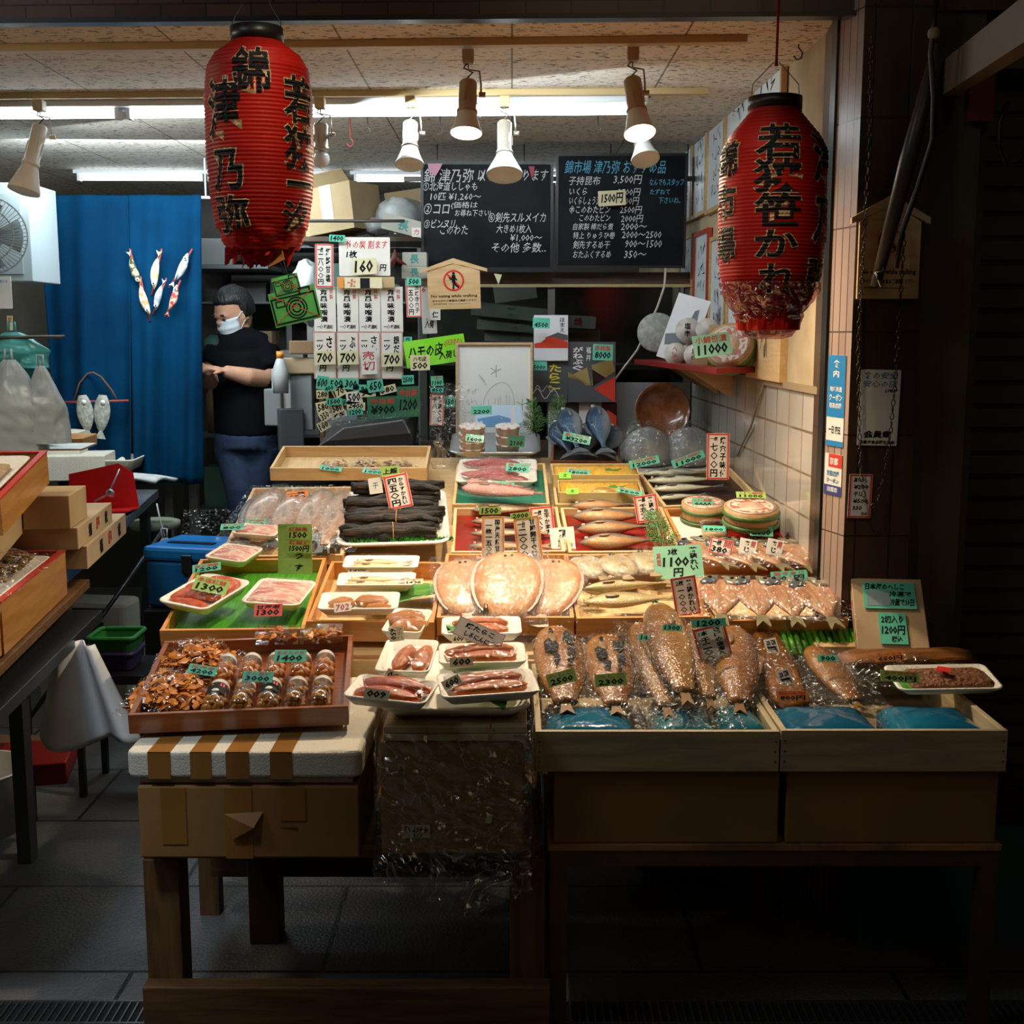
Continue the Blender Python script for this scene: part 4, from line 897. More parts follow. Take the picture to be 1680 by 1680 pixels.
m_roer = mat('roe_red', (.52, .09, .004), .25, c2=(.36, .04, .003), ns=5, coat=.8, bump=.2, bs=30)
m_brn = mat('glazed_brown', (.42, .14, .02), .22, c2=(.52, .22, .05), ns=16, coat=1, bump=.4, bs=90)
_rm = {}
def roe_mesh(kind, mt):
    if kind in _rm: return _rm[kind]
    q = MB(); sd = hash(kind) % 7 if False else len(_rm) * 3.1
    def f_(d): return 1 + .16 * noise.noise(Vector((d.x * 1.7 + sd, d.y * 1.7, d.z * 1.7))) + .04 * noise.noise(Vector((d.x * 6, d.y * 6, d.z * 6 + sd)))
    q.ball((0, 0, 0), (.5, .5, .5), 24, fn=f_); _rm[kind] = q.build('piece', mt, mesh=True); return _rm[kind]
def pieces(M, items, label, name, group, mt=None, z0=.004, kind='a'):
    """items: (x, y, length, width, height, yaw) on the tray floor, in the pack's own frame"""
    n = len(items)
    for i, (x, y, l_, w_, h_, yaw) in enumerate(items):
        me = roe_mesh(kind + str(i % 3) + (mt or m_roe).name, mt or m_roe)
        o = obj(name, me, None, M @ T(x, y, z0 + h_*.42) @ RZ(yaw) @ S(l_, w_, h_))
        tag(o, label[i] if isinstance(label, list) else label, 'seafood', group)
def packat(px, py, w_, d_, yaw, s, h, label, **k):
    M = place(px, py, s, h, yaw); foam(label, M, w_, d_, **k); return M
# big white tray under the centre packs
Mb = T(-.118, 2.595, .7195); foam('large white foam tray on the tied boards, under the packs priced six hundred', Mb, .31, .46, fh=.030, wrap=False, name='foam_tray', group='white foam packs')
q = MB(); 
m_leaf = mat('bamboo_leaf', (.06, .20, .03), .35, c2=(.10, .28, .05), ns=9, st=(1, 12, 1), coat=.3)
def leaf(label, M, L, W, m=None, curl=.02, name='bamboo_leaf', group='bamboo leaves'):
    def fn(u, v):
        x = u * L; k = math.sin(math.pi * min(1, u * .93 + .07)) ** .7; y = (v - .5) * W * k
        return (x, y, curl * math.sin(u * 3.1) + .10 * abs(y))
    q = MB(); q.grid(fn, 16, 6); o = q.build(name, m or m_leaf, M=M, solid=.0006); return tag(o, label, 'leaf', group)
leaf('green bamboo leaf under the middle packs, pointing to the front', T(-.13, 2.66, .752) @ RZ(-70), .26, .07, group=None)
leaf('bamboo leaf tip curling over the front rim of the big white tray', T(-.10, 2.50, .755) @ RZ(-60), .17, .075)
leaf('bamboo leaf lying across the big white tray at the right', T(-.14, 2.44, .754) @ RZ(12), .18, .07)
leaf('bamboo leaf standing between the two columns of packs', T(-.15, 2.86, .80) @ RZ(-75), .17, .05)

G = 'foam packs of cod roe'
def roe2(M, l_, w_, desc, sp=.5, yaw=0, mt=None, name='cod_roe_sac', zz=.026):
    r = R(yaw); o = w_ * sp
    l_ *= 1.12; w_ *= 1.22; o *= 1.15; pieces(M, [(-o*math.sin(r), o*math.cos(r), l_, w_, zz*1.25, yaw), (o*math.sin(r), -o*math.cos(r), l_*.96, w_, zz*1.2, yaw)], ['upper glazed orange roe sac in ' + desc, 'lower glazed orange roe sac in ' + desc], name, 'cod roe sacs', mt)
M = packat(790, 1040, .185, .105, 2, 'N', .004, 'foam pack of orange roe half covered by the pink-edged card', group=G); roe2(M, .12, .034, 'the pack under the pink-edged card')
M = packat(669, 1032, .092, .145, -8, 'N', .022, 'narrow upright foam pack of roe at the top of the left column', group=G); roe2(M, .085, .05, 'the top pack of the left column', .42, 25, m_brn)
M = packat(791, 1086, .188, .108, 3, 'N', .018, 'foam pack priced 600 lying squarely in the middle of the right column', group=G); roe2(M, .14, .036, 'the middle pack of the right column', .48, 5)
M = packat(669, 1090, .118, .175, -4, 'N', .010, 'foam pack holding two roe sacs lengthwise, middle of the left column', group=G)
pieces(M, [(-.008, 0, .135, .038, .028, 82), (.034, -.004, .14, .040, .028, 88)], ['left long roe sac in the lengthwise pack', 'right long roe sac in the lengthwise pack'], 'cod_roe_sac', 'cod roe sacs')
M = packat(800, 1136, .200, .115, 9, 'N', .024, 'foam pack priced 600 at the front right of the big tray', group=G); roe2(M, .15, .038, 'the front right pack', .5, 5)
M = packat(643, 1146, .172, .108, -13, 'N', .030, 'tilted foam pack of dark orange roe at the front left corner', group=G); roe2(M, .13, .044, 'the tilted front left pack', .45, -4, m_roer)
GP = 'foam packs in the wooden trays'
M = packat(338, 984, .15, .20, -24, 'B', .004, 'foam pack of bright orange-red salted roe in the left leaf-lined tray', group=GP, fh=.026)
pieces(M, [(0, .07, .10, .05, .036, 10), (-.035, .03, .085, .05, .036, 60), (.032, .02, .11, .052, .038, 75), (-.004, -.02, .075, .042, .038, 50), (-.045, -.035, .07, .036, .034, 80), (0, -.07, .115, .034, .03, 4)],
       [x + ' red-orange salted roe piece in the open left pack' for x in ('rearmost', 'left rear', 'right rear', 'central', 'left front', 'frontmost')], 'salted_roe', 'red salted roe', m_roer, kind='b')
m_pink = mat('pink_strands', (.56, .13, .10), .35, c2=(.74, .60, .50), ns=16, c3=(.66, .26, .20), ramp=(.42, .52), st=(1, 5, 1), coat=.5, bump=.3, bs=30)
def pinkpack(px, py, w_, d_, yaw, label, h=.004):
    M = packat(px, py, w_, d_, yaw, 'B', h, label, group=GP, cr=True, bulge=.016)
    q = MB(); q.dome(rrect(w_*.88, d_*.88, .015), .006, .024, 5, rim=.55, fn=lambda x, y: .0016*noise.noise(Vector((x*40, y*160, 1)))); tag(q.build('sliced_seafood', m_pink, M=M), 'layer of pink and white sliced seafood in ' + label, 'seafood', 'pink sliced seafood')
pinkpack(459, 983, .155, .16, -9, 'the square pack with the red price tag')
pinkpack(385, 918, .125, .115, -20, 'the pack behind the red roe')
pinkpack(425, 880, .13, .085, -12, 'the farthest pack before the silver fish', h=.008)
m_pale = mat('pale_dried_fish', (.68, .52, .28), .35, c2=(.50, .38, .2), ns=12, coat=.5)
for px, py, lb, yaw in ((626, 933, 'the far pack of dried whole fish', 0), (618, 962, 'the middle pack of dried whole fish', 1)):
    M = packat(px, py, .205, .085, yaw, 'B', .006, 'long foam pack, ' + lb[4:], group=GP)
    a = STY['thin']; _s = fishmat('skin_pale', (.42, .34, .2), (.78, .62, .34), mid=(.66, .50, .26))
    STY['pale'] = (_s, .17, .12, .01, m_fin)
    fish('dried_fish', 'pale golden dried fish, back, in ' + lb, 'fish', M @ T(-.08, .012, .004), .165, 'pale', 'pale dried fish in packs'); fish('dried_fish', 'pale golden dried fish, front, in ' + lb, 'fish', M @ T(-.085, -.016, .004), .165, 'pale', 'pale dried fish in packs')
M = packat(590, 998, .20, .105, 1, 'B', .010, 'foam pack of brown glazed roe beside the centre column', group=GP)
pieces(M, [(-.045, 0, .07, .05, .026, 20), (.03, .01, .085, .05, .028, -8), (.05, -.022, .06, .03, .022, 0)], [x + ' glazed brown piece in the pack marked 702' for x in ('left', 'middle', 'right front')], 'glazed_roe', 'glazed brown pieces', m_brn)
leaf('broad green leaf beside the dried fish packs', place(600, 1000, 'B', -.03, 30) @ T(0, 0, 0), .26, .10)
# red fish packs in the green tray
m_rfish = mat('red_slices', (.34, .03, .03), .3, c2=(.50, .16, .14), ns=22, coat=.8, bump=.3)
for px, py, lb in ((817, 772, 'the farther red fish pack in the green tray'), (815, 790, 'the nearer red fish pack in the green tray')):
    M = packat(px, py, .27, .13, 0, 'B', -.012, 'foam pack, ' + lb[4:], group=GP, cr=True, bulge=.02)
    pieces(M, [(-.02, .02, .19, .05, .035, 3), (.02, -.025, .17, .045, .03, -3)], ['back red slice in ' + lb, 'front red slice in ' + lb], 'red_fish_slice', 'red fish slices', m_rfish, kind='c')
for i, (a, b) in enumerate([((765, 800), (870, 812)), ((758, 812), (893, 822))]):
    M, L = along(a, b, 'B', .018); t = fish('red_fish', ['farther', 'nearer'][i] + ' of two vacuum-packed red fish at the front of the green tray', 'fish', M, L, 'roll', 'vacuum-packed red fish')
    s_ = MB(); s_.M = S(1/L, 1/L, 1/L) @ T(L*.5, 0, -L*.04); s_.grid(sheet(L*1.2, L*.42, L*.14, .8, .006, 26, i*4., z0=.0), 30, 20, smooth=False); s_.build('film', m_vac, t)

# yellow herring roe boxes
m_yel = mat('herring_roe', (.70, .36, .02), .3, c2=(.76, .48, .08), ns=14, st=(8, 1, 1), coat=.8, bump=.2, bs=40)
m_ptub = mat('clear_tub', (.72, .68, .52), .2, coat=.6)
for i, (px, py, wd, dp, lb) in enumerate([(976, 778, .285, .12, 'rear plastic box of yellow herring roe with a green sticker'), (983, 806, .265, .13, 'front plastic box of yellow herring roe with a golden shell')]):
    M = place(px, py, 'B', .02 + (-.004 if i else .006))
    t = thing('roe_box', lb, 'box', M, 'herring roe boxes')
    q = MB(); q.box(-wd/2, wd/2, -dp/2, dp/2, -.03, -.027)
    for a in ((-wd/2, -wd/2+.004, -dp/2, dp/2), (wd/2-.004, wd/2, -dp/2, dp/2), (-wd/2, wd/2, -dp/2, -dp/2+.004), (-wd/2, wd/2, dp/2-.004, dp/2)): q.box(*a, -.03, .018)
    q.build('tub', mat('roe_tub', (.66, .50, .22), .2, coat=.6), t, bevel=.001)
    q = MB(); q.dome(rrect(wd*.95, dp*.90, .006), -.026, .041, 3, rim=.9, fn=lambda x, y: .0012*math.sin(x*260)); q.build('herring_roe', m_yel, t)
    q = MB(); q.grid(lambda u, v: ((u-.5)*wd, (v-.5)*dp, .019 + .002*noise.noise(Vector((u*9, v*5, i)))), 16, 10); q.build('film', m_wrap, t)
    q = MB(); q.prism([(.02, 0), (.05, .025), (.06, .003), (.09, .02), (.075, -.008), (.045, -.006)], .0135, .0145); q.build('green_leaf', m_leaf, t)
    if i:
        q = MB(); q.dome([(.05*math.cos(a)*.8, .04*math.sin(a)) for a in [math.pi*k/10 for k in range(11)]], .012, .012, 4); q.M = T(0, 0, 0); q.build('shell', mat('gold_shell', (.62, .35, .10), .25, met=.5, coat=.5), t, M=T(.01, -.055, 0))

# dark dried bundles on the steel tray with plastic grass
M, w_, d_ = quad((645, 900), (648, 810), 188, 'B')
t = foam('white-rimmed tray of black dried fish bundles, third row', M @ T(0, 0, -.012), w_, d_, fh=.026, wrap=False, group=None, m=mat('enamel_tray', (.66, .66, .62), .25, coat=.5))
q = MB(); q.prism(rrect(w_*.8, d_*.8, .02), .004, .008); tag(q.build('paper_liner', mat('pale_paper', (.62, .58, .36), .6, c2=(.5, .5, .25), ns=5), M=M @ T(0, 0, -.012)), 'yellowish leaf paper lining the tray of black dried fish', 'paper')
m_blk = mat('black_dried', (.007, .006, .005), .3, c2=(.035, .024, .015), ns=12, coat=.6, bump=.6, bs=50, st=(1, 6, 6), c3=(.10, .055, .02), coatr=.15)
for i in range(6):
    y = -.16 + .062 * i if i < 5 else .10; z = .02 + (.012 * (i % 2)) + (.024 if i == 5 else 0)
    t = thing('dried_fish_bundle', ['nearest', 'second', 'third', 'fourth', 'farthest', 'topmost'][i] + ' of the black dried fish bundles tied with string', 'dried fish', M @ T(-.01 + .01 * (i % 3), y * d_ / .44, z) @ RZ([2, -3, 1, -2, 3, -5][i]), 'black dried fish bundles')
    for k in range(4):
        L = .27 + .02 * (k % 2); oy = (k % 2) * .026 - .013; oz = (k // 2) * .015; sd = i * 7 + k
        rr = [.004 + .012 * math.sin(math.pi * (j + .6) / 15) ** .5 * (1 + .35 * noise.noise(Vector((j * .9, sd, 0)))) for j in range(15)]
        pt = [(-L/2 + L * j / 14, oy + .008 * noise.noise(Vector((j * .4, sd, 5))) + (.018 * (j - 11) / 3 * (1 if k % 2 else -1) if j > 11 else 0), oz + .008 * noise.noise(Vector((j * .4, sd, 9)))) for j in range(15)]
        q = MB(); q.tube(pt, rr, 7); q.build('dried_fish', m_blk, t)
    q = MB(); q.tube([(.01, .034*math.cos(a), .008 + .026*math.sin(a)) for a in [2*math.pi*k/14 for k in range(14)]], .0016, 6, close=True); q.build('string', mat('orange_string', (.45, .20, .05), .7), t)
m_grass = mat('plastic_grass', (.06, .34, .03), .3, coat=.3)
def grass(label, M, L, n, hh=.02, name='plastic_grass'):
    q = MB(); r_ = random.Random(n)
    for i in range(n):
        x = L * i / n; q.add([(x - .003, 0, 0), (x + .003, 0, 0), (x + r_.uniform(-.006, .006), r_.uniform(-.01, .0) - .01, hh * r_.uniform(.6, 1))], [(0, 1, 2)])
        y = r_.uniform(-.02, .012); q.add([(x - .003, y, 0), (x + .004, y, 0), (x + r_.uniform(-.006, .006), y + r_.uniform(-.015, .005), hh * r_.uniform(.4, .8))], [(0, 1, 2)])
    tag(q.build(name, m_grass, M=M), label, 'garnish', 'green plastic grass')
grass('green plastic grass strip in front of the black dried bundles, left piece', M @ T(-w_*.38, -d_*.40, .005), .13, 60)
grass('green plastic grass strip in front of the black dried bundles, right piece', M @ T(-w_*.02, -d_*.40, .005), .18, 80)
grass('plastic grass tuft behind the small flatfish tails', place(960, 990, 'B', -.03), .05, 26)
grass('plastic grass between the two long golden fish', place(1040, 985, 'B', -.012), .06, 30)
grass('plastic grass at the tail of the larger golden fish', place(1075, 1003, 'B', -.02), .05, 30)

# ================================================================ FRONT CRATES: vacuum-packed fish
m_char = mat('charred_skin', (.003, .003, .003), .7, spec=.1)
def vacfish(lb, a, b, sty, h, group, wide=1.0, roll=0, bw=1.9, flip=1, char=False, name='marinated_fish'):
    M, L = along(a, (b[0] + 1, b[1] + 24), 'A', h); M = M @ RX(roll) @ S(1, .9, .82)
    t = fish(name, lb, 'fish', M, L, sty, group, flip=flip, wide=wide)
    H = STY[sty][1] * wide; i = len(COL.objects)
    s_ = MB(); s_.M = S(1/L, 1/(L*wide*flip), 1/L) @ T(L*.5, 0, -L*STY[sty][2]*.5)
    s_.grid(sheet(L*1.30, L*H*2.3, L*STY[sty][2]*1.02, .70, .009, 26, i*1.7, z0=.0), 44, 30, smooth=False); s_.build('film', m_pouch, t)
    if char:
        c = MB(); r_ = random.Random(i)
        for (x, y, rx, ry) in ((.28, .06, .075, .036), (.38, -.045, .085, .038), (.44, .065, .06, .028), (.52, -.02, .05, .022), (.56, .05, .03, .016), (.20, -.03, .035, .014)):
            pts = [(x + rx*math.cos(q)*(1 + .3*r_.uniform(-1, 1)), y + ry*math.sin(q)*(1 + .3*r_.uniform(-1, 1))) for q in [2*math.pi*k/14 for k in range(14)]]
            c.dome(pts, STY[sty][2]*.5*math.sqrt(max(.1, 1 - (y/(H*.62))**2)) * .98, .003, 3, rim=.5)
        c.build('charred_marks', m_char, t)
    return t
GV = 'vacuum-packed miso fish'
vacfish('brown miso fish charred black in the middle, far left of the front crates, tag 2500', (908, 1050), (930, 1172), 'miso', .0, GV, 1.1, char=True)
vacfish('brown miso fish charred black in the middle, second from the left, tag 2300', (990, 1062), (1012, 1172), 'miso', .0, GV, 1.15, char=True)
vacfish('slim brown miso fish tagged 14, lying tail to the front', (1046, 1040), (1098, 1178), 'mackerel', .006, GV, .95, flip=-1)
vacfish('slim dark fish hidden behind the red-edged mackerel card', (1132, 1040), (1166, 1160), 'mackerel', .004, GV, .9, flip=-1)
vacfish('large golden brown fish tagged 1300 lying on top with its head highest', (1078, 1010), (1128, 1158), 'mackerel', .036, GV, 1.05, flip=-1)
vacfish('plain brown opened mackerel just right of the red-edged card', (1200, 1050), (1212, 1172), 'miso', .004, GV, .95)
vacfish('speckled brown miso fish tagged 900 in the right crate', (1328, 1076), (1410, 1156), 'miso', .0, GV, 1.05)
# flat brown fillet with white stickers
m_fil = mat('miso_fillet', (.22, .08, .012), .25, c2=(.13, .045, .008), ns=8, coat=1, bump=.3, bs=60)
M, L = along((1252, 1036), (1302, 1170), 'A', .0)
t = thing('marinated_fillet', 'broad rectangular brown fillet with two white stickers and an orange price tag', 'fish', M, None)
q = MB(); q.dome([(0, -.030), (0, .030), (L*.5, .045), (L*.92, .042), (L, .02), (L, -.025), (L*.9, -.042), (L*.5, -.045)][::-1], 0, .022, 5, rim=.5, fn=lambda x, y: .003*noise.noise(Vector((x*40, y*40, 3)))); q.build('fillet', m_fil, t)
q = MB(); q.M = T(L*.5, 0, 0); q.grid(sheet(L*1.12, .15, .026, .8, .006, 26, 77), 40, 24, smooth=False); q.build('film', m_vac, t)
# empty clear tub lids and bag of the right crate
bag('flat clear bag with crinkled corners lying under the fish tagged 900', place(1365, 1120, 'A', .0, -20), .20, .22, .012, seed=4, nz=.006)
bag('wide clear bag draped over the brown strips at the right crate end', place(1470, 1105, 'A', .012, 5), .34, .14, .03, seed=9, nz=.008)
bag('crinkled empty bag edge between the two charred fish', place(960, 1120, 'A', .012, 5), .10, .24, .012, seed=19, nz=.010)
q = MB(); q.dome(rrect(.33, .075, .03), 0, .022, 5, rim=.4, fn=lambda x, y: .004*noise.noise(Vector((x*30, y*60, 3)))); tag(q.build('seaweed_strips', mat('brown_strips', (.24, .09, .025), .35, c2=(.13, .05, .015), ns=10, st=(1, 6, 1), coat=.5, bump=.4, bs=50), M=place(1488, 1082, 'A', .005, 3)), 'long flat brown strips in a bag behind the minced brown food', 'seafood')
M = place(1545, 1122, 'A', .03, 2)
foam('flat white tray of minced brown food at the far right end', M, .235, .12, fh=.018, wrap=True, group=None, bulge=.010)
q = MB(); q.dome(rrect(.19, .09, .025, cx=.012), .006, .018, 8, rim=.5, fn=lambda x, y: .006*noise.noise(Vector((x*70, y*70, 3)))); tag(q.build('minced_seaweed', mat('minced_brown', (.15, .045, .01), .6, c2=(.24, .09, .025), ns=60, bump=.9, bs=120), M=M), 'minced brown food heaped in the white tray at the right end', 'seafood', kind='stuff')
q = MB(); q.prism([(-.115, -.03), (-.06, -.045), (-.05, .04), (-.11, .045)], .008, .010); tag(q.build('green_divider', m_greenmat, M=M), 'green plastic leaf at the left of the minced brown food', 'garnish')
q = MB(); q.box(-.014, .014, -.012, .012, .036, .037); tag(q.build('red_sticker', mat('sticker_red', (.62, .02, .02), .4), M=M @ RZ(-20)), 'small plain red sticker on the wrapped brown food', 'sticker')
# corrugated green tube mat in the right crate's back
q = MB()
for k in range(14): q.tube([(k*.016, 0, 0), (k*.016, .10, .02)], .0075, 8)
tag(q.build('green_mat', mat('green_ribs', (.08, .30, .02), .35, coat=.4), M=place(1295, 1075, 'A', -.012)), 'bright green ribbed mat showing behind the right crate', 'mat')
# board box leaning behind right crate
p = on(1472, 1072, 'A'); bxm = T(.975, 2.88, .80)
t = thing('wooden_box', 'pine box standing tilted at the right end, carrying two green notices', 'box', T(.915, 2.84, .745) @ RZ(-6) @ RX(48), None)
MB().box(-.085, .085, 0, .20, -.028, .0).build('lid', mat('box_wood', (.50, .34, .19), .55, c2=(.42, .28, .14), ns=6), t, bevel=.002)
q = MB()
q.M = T(-.0855, 0, 0) @ RY(-90)
for i in range(4): write(q, ['つ', 'の', '弥', '印'][i], -.026, .03 + .045*i, -.006, .055 + .045*i, 0, .0005)
q.build('red_print', mat('print_red', (.45, .07, .05), .6), t)
MB().box(-.16, .08, -.02, .10, 0, .022).build('wooden_block', m_pine, None, M=T(.90, 2.90, .722)); tag(COL.objects[-1], 'short pine block behind the tilted box at the right end', 'block')

# ================================================================ LACQUER TRAY at the left: jars and snack bags
mL, wL, dL = quad(((214 + 570)/2, 1166), ((250 + 602)/2, 1046), 356, 'L1')
m_jar = film('jar_plastic', (1, 1, 1), .06, .04, 6, .12, edge=.45)
m_nut = mat('brown_nuts', (.50, .22, .035), .3, c2=(.24, .09, .02), ns=30, coat=.6)
m_orf = mat('orange_flakes', (.60, .22, .03), .35, c2=(.42, .11, .015), ns=40, coat=.6, c3=(.70, .36, .10))
m_lid = mat('clear_cap', (.62, .60, .56), .15, coat=1)
jar_parts = None
def make_jar(contents_mat, seedv, blacklabel=False):
    L, r = .125, .0245; r_ = random.Random(seedv)
    a = MB(); a.M = T(0, -L/2, r) @ RX(-90); a.lathe([(r*.9, 0), (r, .004), (r, L*.84), (r*.82, L*.9), (r*.80, L*.92)], 28); a.smooth = True
    b = MB()
    for k in range(75):
        t_ = r_.random(); ang = r_.uniform(0, 6.28); q_ = r * .74 * math.sqrt(r_.random()); b.ball((q_*math.cos(ang), -L*.44 + t_*L*.74, r + q_*math.sin(ang)), r_.uniform(.0055, .0095), 8)
    c_ = MB(); c_.M = T(0, -L/2 + L*.90, r) @ RX(-90); c_.lathe([(r*.86, 0), (r*.9, .003), (r*.9, .016), (r*.84, .018)], 28)
    out = [('jar', a.build('jar', m_jar, mesh=True)), ('contents', b.build('contents', contents_mat, mesh=True)), ('lid', c_.build('lid', m_lid, mesh=True))]
    if blacklabel:
        d = MB(); d.grid(lambda u, v: ((r + .0006)*math.sin((u-.5)*1.9), -L*.10 + v*L*.42, r + (r + .0006)*math.cos((u-.5)*1.9)), 12, 2, m=0); d.add([((r + .001)*math.sin(x), y, r + (r + .001)*math.cos(x)) for x, y in ((.3, .02), (.7, .02), (.7, .035), (.3, .035))], [(0, 1, 2, 3)], 1)
        d.ball((0, -.002, 2*r - .004), (.010, .012, .006), 10, 2); out.append(('label', d.build('label', [m_ink, mat('print_red2', (.6, .05, .04), .5), mat('print_white', (.7, .68, .62), .5)], mesh=True)))
    return out
jA, jB, jC = make_jar(m_nut, 1), make_jar(m_nut, 2, True), make_jar(m_orf, 3)
xs = (-.058, -.002, .054, .110, .164)
pos = ['leftmost', 'second', 'middle', 'fourth', 'rightmost']
for row in (0, 1):
    for i, x in enumerate(xs):
        t = thing('snack_jar', f'{pos[i]} clear jar of ' + ('round brown snacks in the front row' if row == 0 else 'orange dried snacks in the back row') + ' of the lacquer tray', 'jar', mL @ T(x, -dL/2 + .085 + row*.142, -.034 + row*.006), 'jars in the lacquer tray')
        for nm, me in ((jB if i in (0, 2) else jA) if row == 0 else jC): obj(nm, me, t)
def flakes(w_, d_, h, n, seedv, sz=.0115):
    r_ = random.Random(seedv); q = MB()
    for k in range(n):
        x = r_.gauss(0, .30) * w_; y = r_.gauss(0, .27) * d_; x = max(-w_*.44, min(w_*.44, x)); y = max(-d_*.44, min(d_*.44, y)); z = r_.random() * h * max(.15, 1 - (2*x/w_)**2 * .7)
        q.M = T(x, y, z) @ RZ(r_.uniform(0, 360)) @ RX(r_.uniform(-50, 50)) @ RY(r_.uniform(-30, 30)); a = sz * r_.uniform(.6, 1.5); b = sz * r_.uniform(.4, .9)
        q.add([(-a, -b*.6, 0), (0, -b, a*.25), (a, -b*.3, 0), (a*.8, b*.7, .1*a), (0, b, a*.3), (-a*.9, b*.5, 0)], [(0, 1, 4, 5), (1, 2, 3, 4)])
    return q
def snackbag(lb, x, y, w_, d_, yaw, h, seedv, z=-.032, n=150):
    t = thing('snack_bag', lb, 'snack bag', mL @ T(x, y, z) @ RZ(yaw), 'bags of orange dried snacks')
    q = flakes(w_*.8, d_*.8, h*.9, n, seedv); o = q.build('snack_flakes', m_orf, t, solid=.0012); o['kind'] = 'stuff'
    q = MB(); q.grid(sheet(w_, d_, h*1.15, .8, .012, 20, seedv*2.), 34, 34, smooth=False); q.build('film', m_vac, t)
snackbag('front clear bag of orange dried flakes at the left of the jars', -.165, -.075, .20, .185, -4, .045, 5, n=360)
snackbag('rear clear bag of orange dried flakes leaning on the leaf mat tray', -.125, .085, .21, .16, 3, .05, 8, z=-.02, n=330)
for i, (x, lb) in enumerate(((.045, 'left clear lidded box of brown snacks behind the jars'), (.15, 'right clear lidded box of brown snacks behind the jars'))):
    t = thing('snack_box', lb, 'box', mL @ T(x, .195, .0), 'clear snack boxes')
    q = MB(); q.box(-.05, .05, -.03, .03, .0, .028); q.build('box', m_jar, t)
    q = flakes(.088, .05, .018, 34, 20 + i, .010); o = q.build('snack_flakes', m_orf, t, M=T(0, 0, .005), solid=.001); o['kind'] = 'stuff'

# ================================================================ TUBS, CUP, SPRIGS by the wall
m_tubw = wood('tub_stave', (.42, .24, .10), (.55, .34, .15), .45, 'z')
m_band = mat('green_band', (.05, .13, .025), .4, c2=(.09, .19, .04), ns=30)
m_lab = mat('tub_label', (.62, .52, .40), .5, c2=(.55, .30, .20), ns=14, c3=(.30, .42, .50), ramp=(.46, .56))
def tub(lb, px, py, r, h, s='B', dh=-.02, group='round cedar tubs', M=None, bands=((.1, .25), (.62, .80)), foot=None):
    t = thing('cedar_tub', lb, 'tub', M or place(px, py, s, dh), group)
    q = MB(); q.lathe([(r*.94, 0), (r*.97, h*.5), (r, h)], 40); q.build('staves', m_tubw, t)
    for a, b in bands:
        q = MB(); q.lathe([(r*.98, h*a), (r*1.035, h*(a + .03)), (r*1.045, h*(a + b)/2), (r*1.035, h*(b - .03)), (r*.98, h*b)], 40, cap=False); q.build('band', m_band, t)
    q = MB(); q.lathe([(r*.88, h), (r*.88, h + .003)], 40); q.build('lid_label', m_lab, t)
    q = MB(); q.lathe([(r*.45, h + .0032), (r*.78, h + .0036)], 40, cap=False); q.build('printed_ring', mat('print_ring', (.42, .12, .07), .5, c2=(.62, .56, .46), ns=60, ramp=(.48, .52)), t)
    return t
tub('cedar tub with green bands tagged 9000, left of the stacked tubs', 1153, 856, .068, .062)
tub('lower cedar tub of the stack of two beside the tiled wall', 1231, 862, .076, .055, dh=-.02)
tub('upper cedar tub of the stack, tagged 11000', 1231, 862, .080, .058, dh=.037, bands=((.08, .3), (.60, .85)))
q = MB(); q.M = T(0, 0, 0); q.lathe([(.034, 0), (.042, .05), (.045, .052)], 30, cap=False); q.lathe([(.034, .001), (.0335, .0015)], 30)
t = thing('clear_cup', 'clear round cup of brown food with a teal tag, behind the opened fish', 'cup', place(1172, 888, 'B', -.01)); q.build('cup', m_jar, t)
q = MB(); q.lathe([(.034, .003), (.040, .035), (.02, .040)], 24); q.build('contents', m_pale, t)
q = MB(); q.lathe([(.044, .052), (.046, .055), (.03, .057)], 30); q.build('lid', m_jar, t)
q = MB(); q.prism(rrect(.13, .20, .01), 0, .0015); tag(q.build('white_paper', mat('paper_white', (.72, .66, .56), .6), M=place(1130, 868, 'B', -.018, -8)), 'white paper under the cedar tub in the red tray', 'paper')
q = MB(); q.M = RX(55); q.box(-.04, .04, 0, .075, -.006, .004); tag(q.build('red_packet', mat('red_packet', (.55, .08, .06), .35, c2=(.72, .45, .35), ns=30, ramp=(.5, .56), coat=.5), M=place(1243, 876, 'B', .0, -6)), 'red printed packet standing behind the teal 2600 tag', 'packet')
m_fern = mat('cypress_green', (.05, .17, .04), .5, c2=(.12, .27, .07), ns=60)
def sprig(lb, M, L, n=7, seedv=0):
    q = MB(); r_ = random.Random(seedv)
    def br(x, y, z, a, l_, d_):
        x2, y2, z2 = x + l_*math.cos(a), y + l_*math.sin(a), z + l_*.25
        q.tube([(x, y, z), (x2, y2, z2)], .0012 if d_ else .002, 5)
        if d_ == 2: return
        for k in range(n if d_ == 0 else 6):
            f_ = (k + .6) / (n if d_ == 0 else 6)
            for sg in (-1, 1): br(x + (x2-x)*f_, y + (y2-y)*f_, z + (z2-z)*f_, a + sg*.8 + r_.uniform(-.15, .15), l_*.42*(1.1 - f_*.7), d_ + 1)
    def lf(x, y, z, a, l_): pass
    br(0, 0, 0, math.pi/2, L, 0); tag(q.build('cypress_sprig', m_fern, M=M), lb, 'sprig', 'green cypress sprigs')
sprig('green cypress sprig lying between the plump fish and the tubs', place(1092, 905, 'B', .006, 12) @ RX(15), .14, 8, 1)
sprig('cypress sprig to the left of the blue skipjacks', T(*atY(880, 716, 4.55)) @ RX(80) @ RZ(8), .13, 7, 2)
sprig('cypress sprig touching the blue skipjacks, right of the other', T(*atY(912, 712, 4.5)) @ RX(80) @ RZ(-4), .13, 7, 3)

